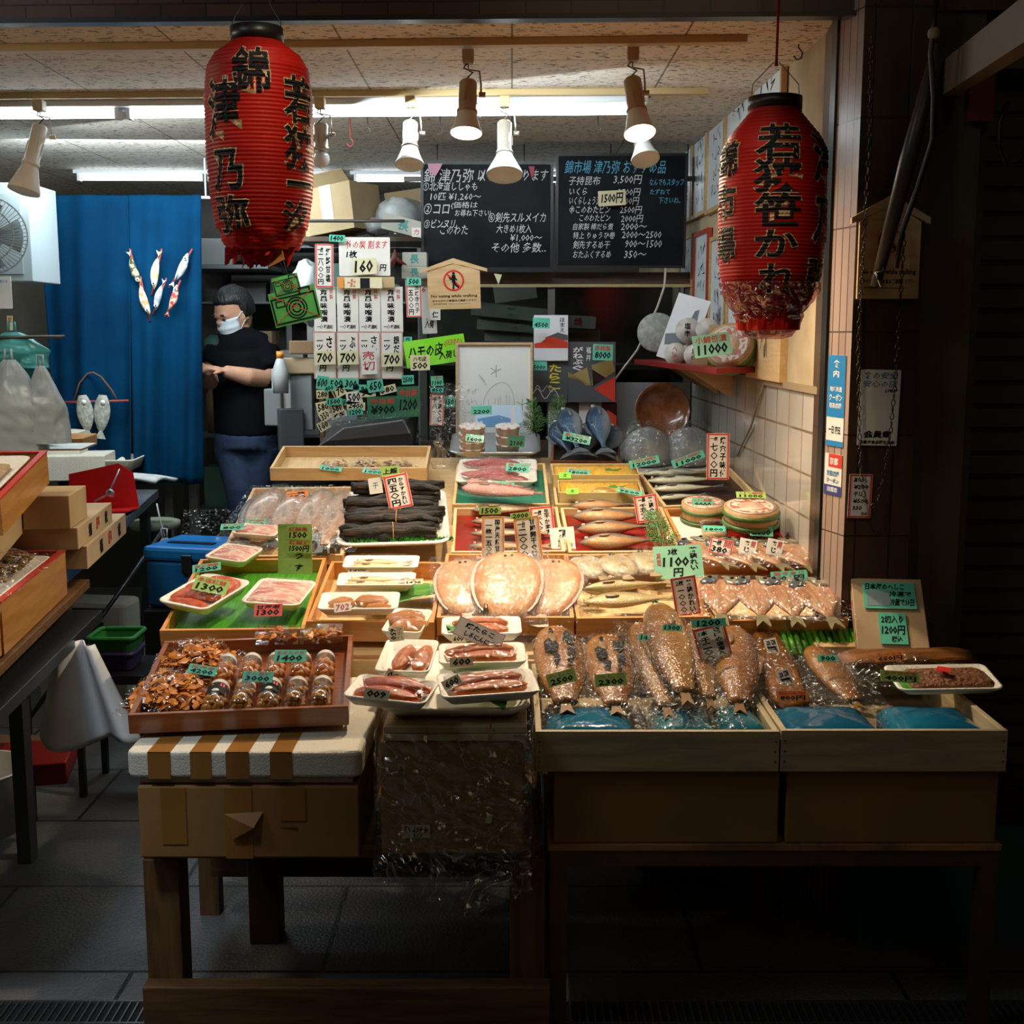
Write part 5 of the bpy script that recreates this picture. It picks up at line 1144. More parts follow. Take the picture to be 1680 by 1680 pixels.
# ================================================================ TOP OF THE DISPLAY
m_alu = mat('aluminium', (.50, .54, .56), .28, met=.85, bump=.05, bs=8)
foam('silver metal tray of round tins in front of the framed drawing', place(813, 735, 'B', -.02), .33, .26, fh=.022, wrap=False, group=None, name='metal_tray', m=m_alu)
def cupstack(px, py, n, r, hh, lb, yaw=0):
    M = place(px, py, 'B', -.012)
    for i in range(n):
        t = thing('round_tin', ['bottom', 'second', 'third', 'top'][i] + ' clear round tub of the ' + lb, 'tub', M @ T(.001*(i % 2), 0, i*hh), 'round tubs on the metal tray')
        q = MB(); q.lathe([(r*.9, 0), (r, hh*.8), (r*1.03, hh*.85)], 30); q.build('tub', m_ptub if i < n-1 else mat('tub_white', (.66, .64, .58), .3, coat=.6), t)
        q = MB(); q.lathe([(r*1.03, hh*.82), (r*1.04, hh*.97), (r*.95, hh*.99)], 30); q.build('lid', mat('lid_print', (.70, .66, .60), .35, c2=(.50, .16, .12), ns=50, ramp=(.54, .60), coat=.5), t)
cupstack(775, 744, 4, .047, .026, 'left stack on the metal tray')
cupstack(833, 740, 3, .044, .032, 'right stack on the metal tray')

# framed drawing
m_beam2 = wood('dark_shelf_wood', (.06, .035, .02), (.12, .07, .035), .5, 'x')
p = atY(811, 774, 4.62); k = mpp(p)
fr = thing('framed_drawing', 'pale framed brush drawing of a fish with leaves standing at the back', 'picture', T(*p) @ RX(90 - 6))
W_, H_ = 126*k, 211*k; m_paper = mat('drawing_paper', (.74, .76, .74), .7); m_frw = wood('frame_wood', (.45, .30, .15), (.58, .40, .21), .5, 'x')
MB().box(-W_/2, W_/2, 0, H_, -.012, -.004).build('paper', m_paper, fr)
for a in ((-W_/2, -W_/2 + .009, 0, H_), (W_/2 - .009, W_/2, 0, H_), (-W_/2 + .009, W_/2 - .009, 0, .009), (-W_/2 + .009, W_/2 - .009, H_ - .009, H_)): MB().box(*a, -.014, .006).build('frame_side', m_frw, fr)
def stroke(mb, pts, wd, z=-.003, m=0):
    for (x0, y0), (x1, y1) in zip(pts, pts[1:]):
        d = Vector((x1-x0, y1-y0)); 
        if d.length < 1e-6: continue
        d.normalize(); nx, ny = -d.y*wd/2, d.x*wd/2; e = wd*.35
        mb.add([(x0+nx-d.x*e, y0+ny-d.y*e, z), (x1+nx+d.x*e, y1+ny+d.y*e, z), (x1-nx+d.x*e, y1-ny+d.y*e, z), (x0-nx-d.x*e, y0-ny-d.y*e, z)], [(3, 2, 1, 0)], m)
def scribble(mb, x0, y0, x1, y1, n, wd, seedv, m=0, z=-.003):
    r_ = random.Random(seedv); x = x0
    for i in range(n):
        cx = x0 + (x1-x0)*(i+.5)/n; cw = abs(x1-x0)/n*.45; ch = abs(y1-y0)*.5; cy = (y0+y1)/2
        stroke(mb, [(cx + r_.uniform(-cw, cw), cy + r_.uniform(-ch, ch)) for _ in range(4)], wd, z, m)
m_pencil = mat('pencil_green', (.30, .42, .36), .7)
q = MB(); o_ = [(W_*(.06 + .20*math.cos(a)), H_*(.52 + .17*math.sin(a)*(1 + .2*math.cos(a)))) for a in [2*math.pi*j/26 for j in range(27)]]
stroke(q, o_, .0018); stroke(q, [(W_*-.1, H_*.67), (W_*-.2, H_*.75), (W_*-.12, H_*.70)], .002); scribble(q, -W_*.08, H_*.36, W_*.2, H_*.60, 8, .0014, 3)
for j in range(4): scribble(q, -W_*.36, H_*(.35 + .08*j), -W_*.2, H_*(.41 + .08*j), 3, .0015, 10 + j)
for cx, cy in ((-.18, .48), (.36, .52), (.02, .78)):
    for a in range(5): stroke(q, [(W_*cx, H_*cy), (W_*cx + .022*math.cos(a*1.1 + .4), H_*cy + .022*math.sin(a*1.1 + .4))], .003)
scribble(q, -W_*.32, H_*.27, W_*.35, H_*.31, 12, .0014, 33); q.build('brush_drawing', m_pencil, fr)
q = MB(); q.M = RX(90 - 25); q.box(-.085, .085, 0, .085, -.004, 0, 0); q.prism([(-.085, .03), (0, .045), (.085, .02), (.085, .0), (-.085, 0)], 0, .0006, 1); q.box(.045, .06, .01, .075, .0, .0008, 2)
tag(q.build('blue_booklet', [mat('sky_print', (.42, .58, .72), .4), mat('sea_print', (.08, .24, .45), .4, c2=(.5, .6, .66), ns=30, ramp=(.55, .6)), mat('title_print', (.62, .60, .60), .5)], M=T(*atY(818, 700, 4.50))), 'blue and white booklet with a wave picture leaning on the framed drawing', 'booklet')
# boxes beside it
m_bgrey = mat('box_grey', (.075, .085, .095), .25, coat=.6); m_bwh = mat('box_white', (.66, .68, .70), .3, coat=.6); m_bred = mat('box_red', (.55, .045, .025), .3, coat=.6); m_gold2 = mat('box_gold', (.34, .27, .10), .35, met=.3); m_blk2 = mat('box_black', (.012, .012, .014), .25, coat=.6)
m_yelp = mat('print_yellow', (.75, .62, .05), .5); m_whp = mat('print_white2', (.75, .77, .77), .5)
def giftbox(lb, xl, yt, xr, yb, Y, bodym, draw, dz=.04, roll=0, lean=8, name='gift_box'):
    p = atY((xl+xr)/2, yb, Y); k = mpp(p); W, H = (xr-xl)*k, (yb-yt)*k
    t = thing(name, lb, 'box', T(*p) @ RX(90 - lean) @ RZ(roll), 'gift boxes behind the skipjacks')
    MB().box(-W/2, W/2, 0, H, -dz, 0).build('box', bodym, t, bevel=.001)
    q = MB(); ms = draw(q, W, H); q.build('printed_front', ms, t); return t
def d1(q, W, H):
    q.box(-W*.49, W*.49, H*.28, H*.99, 0, .0006, 0); q.prism([(-W*.49, H*.28), (W*.49, H*.28), (W*.49, H*.42), (W*.10, H*.52), (-W*.1, H*.52), (-W*.3, H*.40), (-W*.49, H*.38)], .0005, .001, 1)
    q.prism([(-W*.2, H*.50), (W*.49, H*.44), (W*.49, H*.56), (W*.2, H*.62)], .0003, .0008, 2); write(q, 'ほまえ', W*.26, H*.62, W*.40, H*.95, 3, .0012, vert=True); return [m_bwh, m_bred, m_bgrey, m_ink]
def d2(q, W, H):
    write(q, 'たらこ', W*.0, H*.30, W*.30, H*.92, 0, .0008, .03, vert=True)
    stroke(q, [(-W*.4 + W*.06*j, H*(.2 + .12*math.sin(j*.9))) for j in range(12)], .003, .0008, 1); stroke(q, [(-W*.35 + W*.05*j, H*(.32 + .08*math.sin(j*1.3))) for j in range(11)], .002, .0008, 1); return [m_yelp, m_bwh]
def d3(q, W, H):
    q.prism([(-W*.5, H*.42), (-W*.1, H*.58), (-W*.02, H*.28), (-W*.12, H*.28), (-W*.5, H*.50)], 0, .0008, 0); q.prism([(0, H*.62), (W*.42, H*.72), (W*.49, H*.52), (W*.05, H*.28), (0, H*.28)], 0, .0006, 0); q.prism([(.0, H*.55), (W*.3, H*.40), (W*.02, H*.26)], .0005, .0010, 3)
    q.prism([(W*.05, H*.22), (W*.49, H*.42), (W*.49, 0)], 0, .0010, 1); write(q, 'がねぶぐ', -W*.40, H*.52, -W*.18, H*.92, 2, .0012, .03, vert=True); write(q, '福井', -W*.12, H*.68, -W*.02, H*.92, 2, .0012, vert=True); return [m_gold2, m_bred, m_whp, m_blk2]
def d4(q, W, H):
    q.prism([(-W*.49, .0), (-W*.1, 0), (W*.1, H), (-W*.49, H)], 0, .0006, 0); q.prism([(W*.1, H*.3), (W*.49, H*.1), (W*.49, H*.8), (W*.25, H*.9)], 0, .0008, 1); return [m_bwh, m_bred]
giftbox('white gift box with a red hill picture, topmost at the left', 876, 517, 932, 592, 4.74, m_bwh, d1)
giftbox('grey gift box with yellow lettering under the white one', 868, 591, 931, 660, 4.74, m_bgrey, d2, roll=-2)
giftbox('black gift box with gold and red triangles tagged 8000', 932, 561, 1010, 660, 4.74, m_bgrey, d3)
giftbox('white and red printed box behind the left skipjack', 899, 661, 948, 769, 4.74, m_bgrey, d4)
giftbox('red and black printed box behind the right skipjack', 949, 661, 1012, 769, 4.74, m_blk2, d4)

_bs = thing('back_shelf', 'dark wooden shelf behind the display carrying the framed drawing and gift boxes', 'shelf', T(.25, 4.86, 0))
MB().box(-.50, .52, -.27, .24, .94, .968).build('board', m_beam2, _bs)
for x in (-.48, .48): MB().box(x - .02, x + .02, -.2, .2, 0, .94).build('leg', m_beam2, _bs)
q = MB(); q.box(-.08, .08, -.06, .06, 0, 1); _p = atY(1087, 722, 4.82); q.v = [Vector((v.x, v.y, v.z * (_p.z - .97))) for v in q.v]; tag(q.build('wooden_block', m_pine, M=T(_p.x, 4.76, .969)), 'wooden block hidden behind the grey fish domes, carrying the bowl', 'block')
# grey panel, wooden bowl, wrapped fish domes
p = atY(1070, 762, 4.86); k = mpp(p)
q = MB(); q.box(-60*k, 60*k, 0, 134*k, -.01, 0); tag(q.build('grey_board', mat('grey_board', (.32, .34, .35), .6, c2=(.26, .28, .29), ns=3), M=T(*p) @ RX(88)), 'plain pale grey board standing behind the wooden bowl', 'board')
p = atY(1087, 673, 4.76); k = mpp(p); r = 46*k
m_bowl = wood('bowl_wood', (.20, .065, .022), (.30, .11, .04), .25, 'y', sc=4, coat=.7)
q = MB(); q.M = RX(78); q.lathe([(r*.30, -.058), (r*.55, -.055), (r*.9, -.03), (r*1.0, .0), (r*.96, .001), (r*.86, -.026), (r*.5, -.046), (.001, -.049)], 48, cap=False)
tag(q.build('wooden_bowl', m_bowl, M=T(*p)), 'round brown wooden bowl leaning with its hollow to the front', 'bowl')
m_fugu = mat('grey_fish_skin', (.16, .18, .19), .3, c2=(.30, .32, .32), ns=7, coat=.6, c3=(.42, .43, .40))
for i, (px, lb) in enumerate(((1062, 'left grey fish dome wrapped in clear film below the bowl'), (1130, 'right grey fish dome wrapped in clear film below the bowl'))):
    t = thing('wrapped_fish', lb, 'fish', place(px, 757, 'B', -.01) @ T(0, .03, 0), 'grey wrapped fish below the bowl')
    q = MB(); q.ball((0, 0, 0), (.098, .09, .115), 30, fn=lambda d: 1 + .04*noise.noise(d*3 + Vector((i, 0, 0)))); q.v = [Vector((v.x, v.y, max(v.z, 0))) for v in q.v]; q.build('body', m_fugu, t)
    q = MB(); q.grid(sheet(.25, .22, .125, .85, .006, 22, i*8., pw=2), 30, 30, smooth=False); q.build('film', m_vac, t)
q = MB(); q.prism(rrect(.35, .22, .012), -.024, -.018); tag(q.build('plastic_tray', mat('grey_plastic', (.34, .36, .37), .35), M=place(1097, 757, 'B') @ T(0, .03, 0)), 'grey plastic tray under the two wrapped fish domes', 'tray')

# ================================================================ SHELF on the right wall
ZS = 1.39
sh = thing('wall_shelf', 'red-edged wooden wall shelf beside the wooden bowl', 'shelf', T(0, 0, ZS))
q = MB(); q.prism([(.50, 5.03), (.63, 3.78), (.795, 3.97), (.775, 5.05)], -.02, 0); q.build('board', mat('red_board', (.30, .02, .02), .35, coat=.4, c2=(.22, .015, .015), ns=6), sh, bevel=.002)
for y in (4.95, 4.62, 4.3):
    q = MB(); q.add([(.775, y, -.021), (.61, y, -.021), (.775, y, -.12), (.775, y + .018, -.021), (.61, y + .018, -.021), (.775, y + .018, -.12)], [(0, 1, 2), (3, 5, 4), (0, 3, 4, 1), (1, 4, 5, 2), (2, 5, 3, 0)]); q.build('bracket', m_pine, sh)
def disc(name, lb, cat, px, py, Y, r, th, mt, yaw=0, tilt=80, group=None, extra=None):
    t = thing(name, lb, cat, T(*atY(px, py, Y)) @ RZ(yaw) @ RX(tilt), group)
    q = MB(); q.lathe([(r*.94, -th), (r, -th*.85), (r, -th*.12), (r*.95, 0)], 36); q.build('body', mt, t)
    if extra: extra(t, r)
    return t
m_roll = mat('white_wrapped', (.60, .58, .52), .3, c2=(.42, .38, .34), ns=20, coat=.6)
def printed(t, r): q = MB(); write(q, '塩辛', -r*.25, -r*.6, r*.25, r*.6, 0, .0008, .02, vert=True); q.build('lettering', m_ink, t)
def printedr(t, r): q = MB(); write(q, 'へしこ', -r*.22, -r*.6, r*.22, r*.6, 0, .0008, .02, vert=True); q.build('lettering', mat('print_red3', (.45, .05, .04), .5), t)
disc('film_disc', 'grey film-wrapped disc leaning at the far end of the red shelf', 'disc', 1078, 545, 4.85, .078, .02, mat('grey_disc', (.24, .25, .23), .35, c2=(.36, .36, .33), ns=40, coat=.5, bump=.5, bs=60), -8, 80)
for i, (px, py, Y, r, lb, ex) in enumerate([(1128, 541, 4.52, .046, 'upper left of the wrapped white rolls on the shelf', printed), (1160, 540, 4.45, .042, 'upper right of the wrapped white rolls, half hidden by the brown box', None), (1107, 580, 4.40, .040, 'lowest of the wrapped white rolls, red lettering, left end', printedr), (1139, 582, 4.25, .038, 'wrapped roll at the foot of the brown box', printed)]):
    disc('wrapped_roll', 'round ' + lb, 'roll', px, py, Y, r, .09, m_roll, -14, 82, 'wrapped white rolls on the shelf', ex)
t = thing('picture_card', 'tilted white card with a grey leaf drawing on the red shelf', 'card', T(*atY(1102, 592, 4.58)) @ RZ(-25) @ RX(78) @ RZ(-16))
MB().box(-.065, .065, 0, .25, -.008, 0).build('card', m_bwh, t)
q = MB(); q.prism([(.0, .08), (.02, .20), (.035, .21), (.05, .10), (.02, .06)], 0, .0008); q.prism([(-.06, .09), (.0, .11), (.02, .07), (-.05, .05)], 0, .0008); q.build('leaf_print', mat('print_slate', (.12, .15, .17), .6), t)
for i, (px, py, Y, w_, h_, yaw, lb) in enumerate([(1182, 585, 4.30, .075, .135, -20, 'taller brown paper box behind the large round tub on the shelf'), (1150, 590, 4.15, .05, .09, -14, 'shorter brown paper box left of the large round tub')]):
    q = MB(); q.cbox(0, 0, h_/2, w_, .05, h_); pp = atY(px, py, Y); tag(q.build('paper_box', m_card2, M=T(pp.x, pp.y, ZS) @ RZ(yaw), bevel=.001), lb, 'box', 'brown paper boxes on the shelf')
Mt = T(*atY(1196, 566, 3.95)) @ RZ(-28) @ RX(62)
tub('large round tub with a printed lid tilted on the red shelf, tagged 11000', 0, 0, .080, .06, M=Mt @ T(0, 0, -.06), group=None, bands=((.08, .32), (.6, .9)))
q = MB(); q.tube([(.0, 0, 0), (-.03, -.01, .12), (-.05, -.02, .22)], .004, 6)

def onwall(px, py, off=0.0):
    d = ray(px, py); t_ = (.825 + .07875 - off) / (d.x + .025 * d.y); return CAM + d * t_
m_frl = wood('light_frame', (.50, .33, .15), (.62, .43, .21), .45, 'z'); m_frr = mat('red_frame', (.42, .06, .025), .4)
m_shiki = mat('autograph_paper', (.62, .66, .66), .5)
WR = [(1119, 1142, 236, 372, 'l'), (1144, 1167, 218, 360, 'l'), (1168, 1197, 205, 352, 'l'), (1199, 1240, 172, 330, 'l'), (1243, 1293, 122, 300, 'l'),
      (1122, 1143, 392, 520, 'l'), (1146, 1170, 384, 534, 'r'), (1173, 1200, 390, 560, 'l'), (1203, 1232, 395, 545, 'l')]
for i, (xl, xr, yt, yb, st) in enumerate(WR):
    a = onwall(xl, yt); b = onwall(xr, yt); zb = onwall(xl, yb).z; L = (b - a).length; zt = a.z
    yv = (a - b); yv.z = 0; yv.normalize()      # along the wall, away
    # local x: towards the camera end, y up, z into the room
    x = -yv; z = Vector((-1, 0, 0)); z = (z - x * z.dot(x)).normalized(); M = basis(Vector((a.x, a.y, zb)), x, Vector((0, 0, 1)), x.cross(Vector((0, 0, 1))))
    t = thing('framed_autograph', ('upper' if i < 5 else 'lower') + ' row on the right wall, ' + ['farthest', 'second', 'third', 'fourth', 'nearest'][i if i < 5 else i - 5] + ' framed brush autograph' + (' in a red frame' if st == 'r' else ''), 'picture', M @ T(0, 0, .004), 'framed autographs on the right wall')
    H = zt - zb; fm = m_frr if st == 'r' else m_frl
    MB().box(.008, L - .008, .008, H - .008, 0, .010).build('paper', m_shiki, t)
    for bb in ((0, .018, 0, H), (L - .018, L, 0, H), (.018, L - .018, 0, .016), (.018, L - .018, H - .016, H)): MB().box(*bb, 0, .018).build('frame_side', fm, t)
    q = MB()
    for j in range(4): scribble(q, L*.25, H*(.15 + .19*j), L*.75, H*(.31 + .19*j), 3, .004, i*7 + j, z=.0112)
    q.build('brush_strokes', m_ink, t)
# pine sign block on wall and wires
a = onwall(1236, 560); q = MB(); q.box(0, .46, 0, .155, 0, .022, 0); q.M = T(.2, .06, .0225); scribble(q, 0, 0, .1, .08, 3, .005, 5, 1, z=0)
yv = (onwall(1236, 560) - onwall(1305, 560)); yv.z = 0; yv.normalize(); x = -yv
tag(q.build('wooden_plaque', [m_pine, m_ink], M=basis(Vector((a.x, a.y, 1.352)), x, Vector((0, 0, 1)), x.cross(Vector((0, 0, 1))))), 'pale wooden board on the wall right of the shelf, under the right lantern', 'board')
q = MB(); q.tube([tuple(onwall(1256, 622, .01)), tuple(onwall(1243, 660, .012)), tuple(onwall(1232, 700, .015)), tuple(onwall(1217, 730, .012)), tuple(onwall(1210, 748, .01))], .004, 6)
tag(q.build('wall_cable', mat('dirty_cable', (.30, .25, .17), .6)), 'dirty beige cable running down the white tiles', 'cable')
q = MB(); pts = [(1092, 440), (1090, 470), (1078, 505), (1062, 540), (1045, 575), (1022, 605), (1010, 622)]; q.tube([tuple(atY(a_, b_, 5.0)) for a_, b_ in pts], .0045, 6); tag(q.build('hanging_cable', mat('cream_cable', (.52, .48, .40), .5)), 'cream cable curving down in front of the dark glass case', 'cable')

# ================================================================ PRICE CARDS AND TAGS
CCOL = {'teal': ((.10, .50, .34), (.14, .56, .40)), 'green': ((.32, .52, .12), (.38, .58, .16)), 'lime': ((.22, .72, .03), (.28, .78, .06)), 'cream': ((.72, .66, .40), (.78, .72, .48)), 'orange': ((.78, .24, .05), (.82, .30, .08)), 'red': ((.66, .09, .06), (.70, .13, .10)),
        'white': ((.76, .73, .66), (.80, .77, .70)), 'dark': ((.03, .16, .08), (.05, .20, .10)), 'mint': ((.30, .66, .46), (.34, .70, .50)), 'wood': ((.60, .42, .22), (.70, .52, .30))}
m_cards = {k: mat('card_' + k, a, .45, c2=b, ns=9, coat=.25, bump=.1, bs=30) for k, (a, b) in CCOL.items()}
m_bord = {'r': mat('border_red', (.62, .035, .02), .5), 'o': mat('border_orange', (.76, .27, .04), .5), 'p': mat('border_pink', (.70, .28, .26), .5), 'b': mat('ink_blue', (.04, .22, .40), .5), 'k': m_ink, 'R': mat('ink_red', (.50, .05, .04), .6), 'w': mat('ink_white', (.8, .8, .76), .6), 'g': mat('ink_green', (.02, .28, .20), .5)}
MK = list(m_bord)
def signmesh(W, H, style, border, texts, th=.0016):
    q = MB(); q.prism(rrect(W, H, min(W, H)*.03, 2), -th, 0, 0)
    def mi(c): return 1 + MK.index(c)
    if border:
        e = min(W, H) * .06; t_ = min(W, H) * (.085 if border != 'p' else .05); i_ = mi(border)
        for a in ((-W/2+e*.3, -W/2+t_, -H/2, H/2), (W/2-t_, W/2-e*.3, -H/2, H/2), (-W/2+t_, W/2-t_, H/2-t_, H/2-e*.3), (-W/2+t_, W/2-t_, -H/2+e*.3, -H/2+t_)): q.add([(a[0], a[2], .0003), (a[1], a[2], .0003), (a[1], a[3], .0003), (a[0], a[3], .0003)], [(0, 1, 2, 3)], i_)
        if border in 'ro':
            for a in ((-W/2+t_*1.3, -W/2+t_*1.5, -H/2+t_, H/2-t_), (W/2-t_*1.5, W/2-t_*1.3, -H/2+t_, H/2-t_)): q.add([(a[0], a[2], .0003), (a[1], a[2], .0003), (a[1], a[3], .0003), (a[0], a[3], .0003)], [(0, 1, 2, 3)], i_)
    for tx in texts:
        s, x0, y0, x1, y1, c = tx[:6]; vert = len(tx) > 6 and tx[6]
        write(q, s, (x0-.5)*W, (y0-.5)*H, (x1-.5)*W, (y1-.5)*H, mi(c), .0006, .03 if c == 'k' else .012, vert=vert, slant=.0 if vert else .12)
    return q, [m_cards[style]] + [m_bord[k] for k in MK]
def card(px, py, wp, hp, where, roll, lean, style, border, texts, label, name='price_tag', group=None, yaw=0, stand=False):
    if isinstance(where, tuple):
        if stand: base = on(px, py + hp/2, *where); Y = base.y + .5 * hp * mpp(base) * math.sin(R(lean))
        else: Y = on(px, py, *where).y
    else: Y = where
    p = atY(px, py, Y); k = mpp(p); a = 8.4 + math.degrees(math.atan((py - 840) / 2000)); f_ = max(.3, math.cos(R(lean - a)))
    q, ms = signmesh(wp * k, hp * k / f_, style, border, texts)
    o = q.build(name, ms, M=T(*p) @ RZ(yaw) @ RX(90 - lean) @ RZ(roll)); return tag(o, label, 'price tag' if name == 'price_tag' else ('sign' if 'sign' in name else 'card'), group)
def N(num, top='税込', c='R', c2='k'): return [(top, .08, .60, .92, .92, c), (num, .10, .08, .90, .56, c2)]
def B_(h): return ('B', h)
GT = 'small price tags on the food'
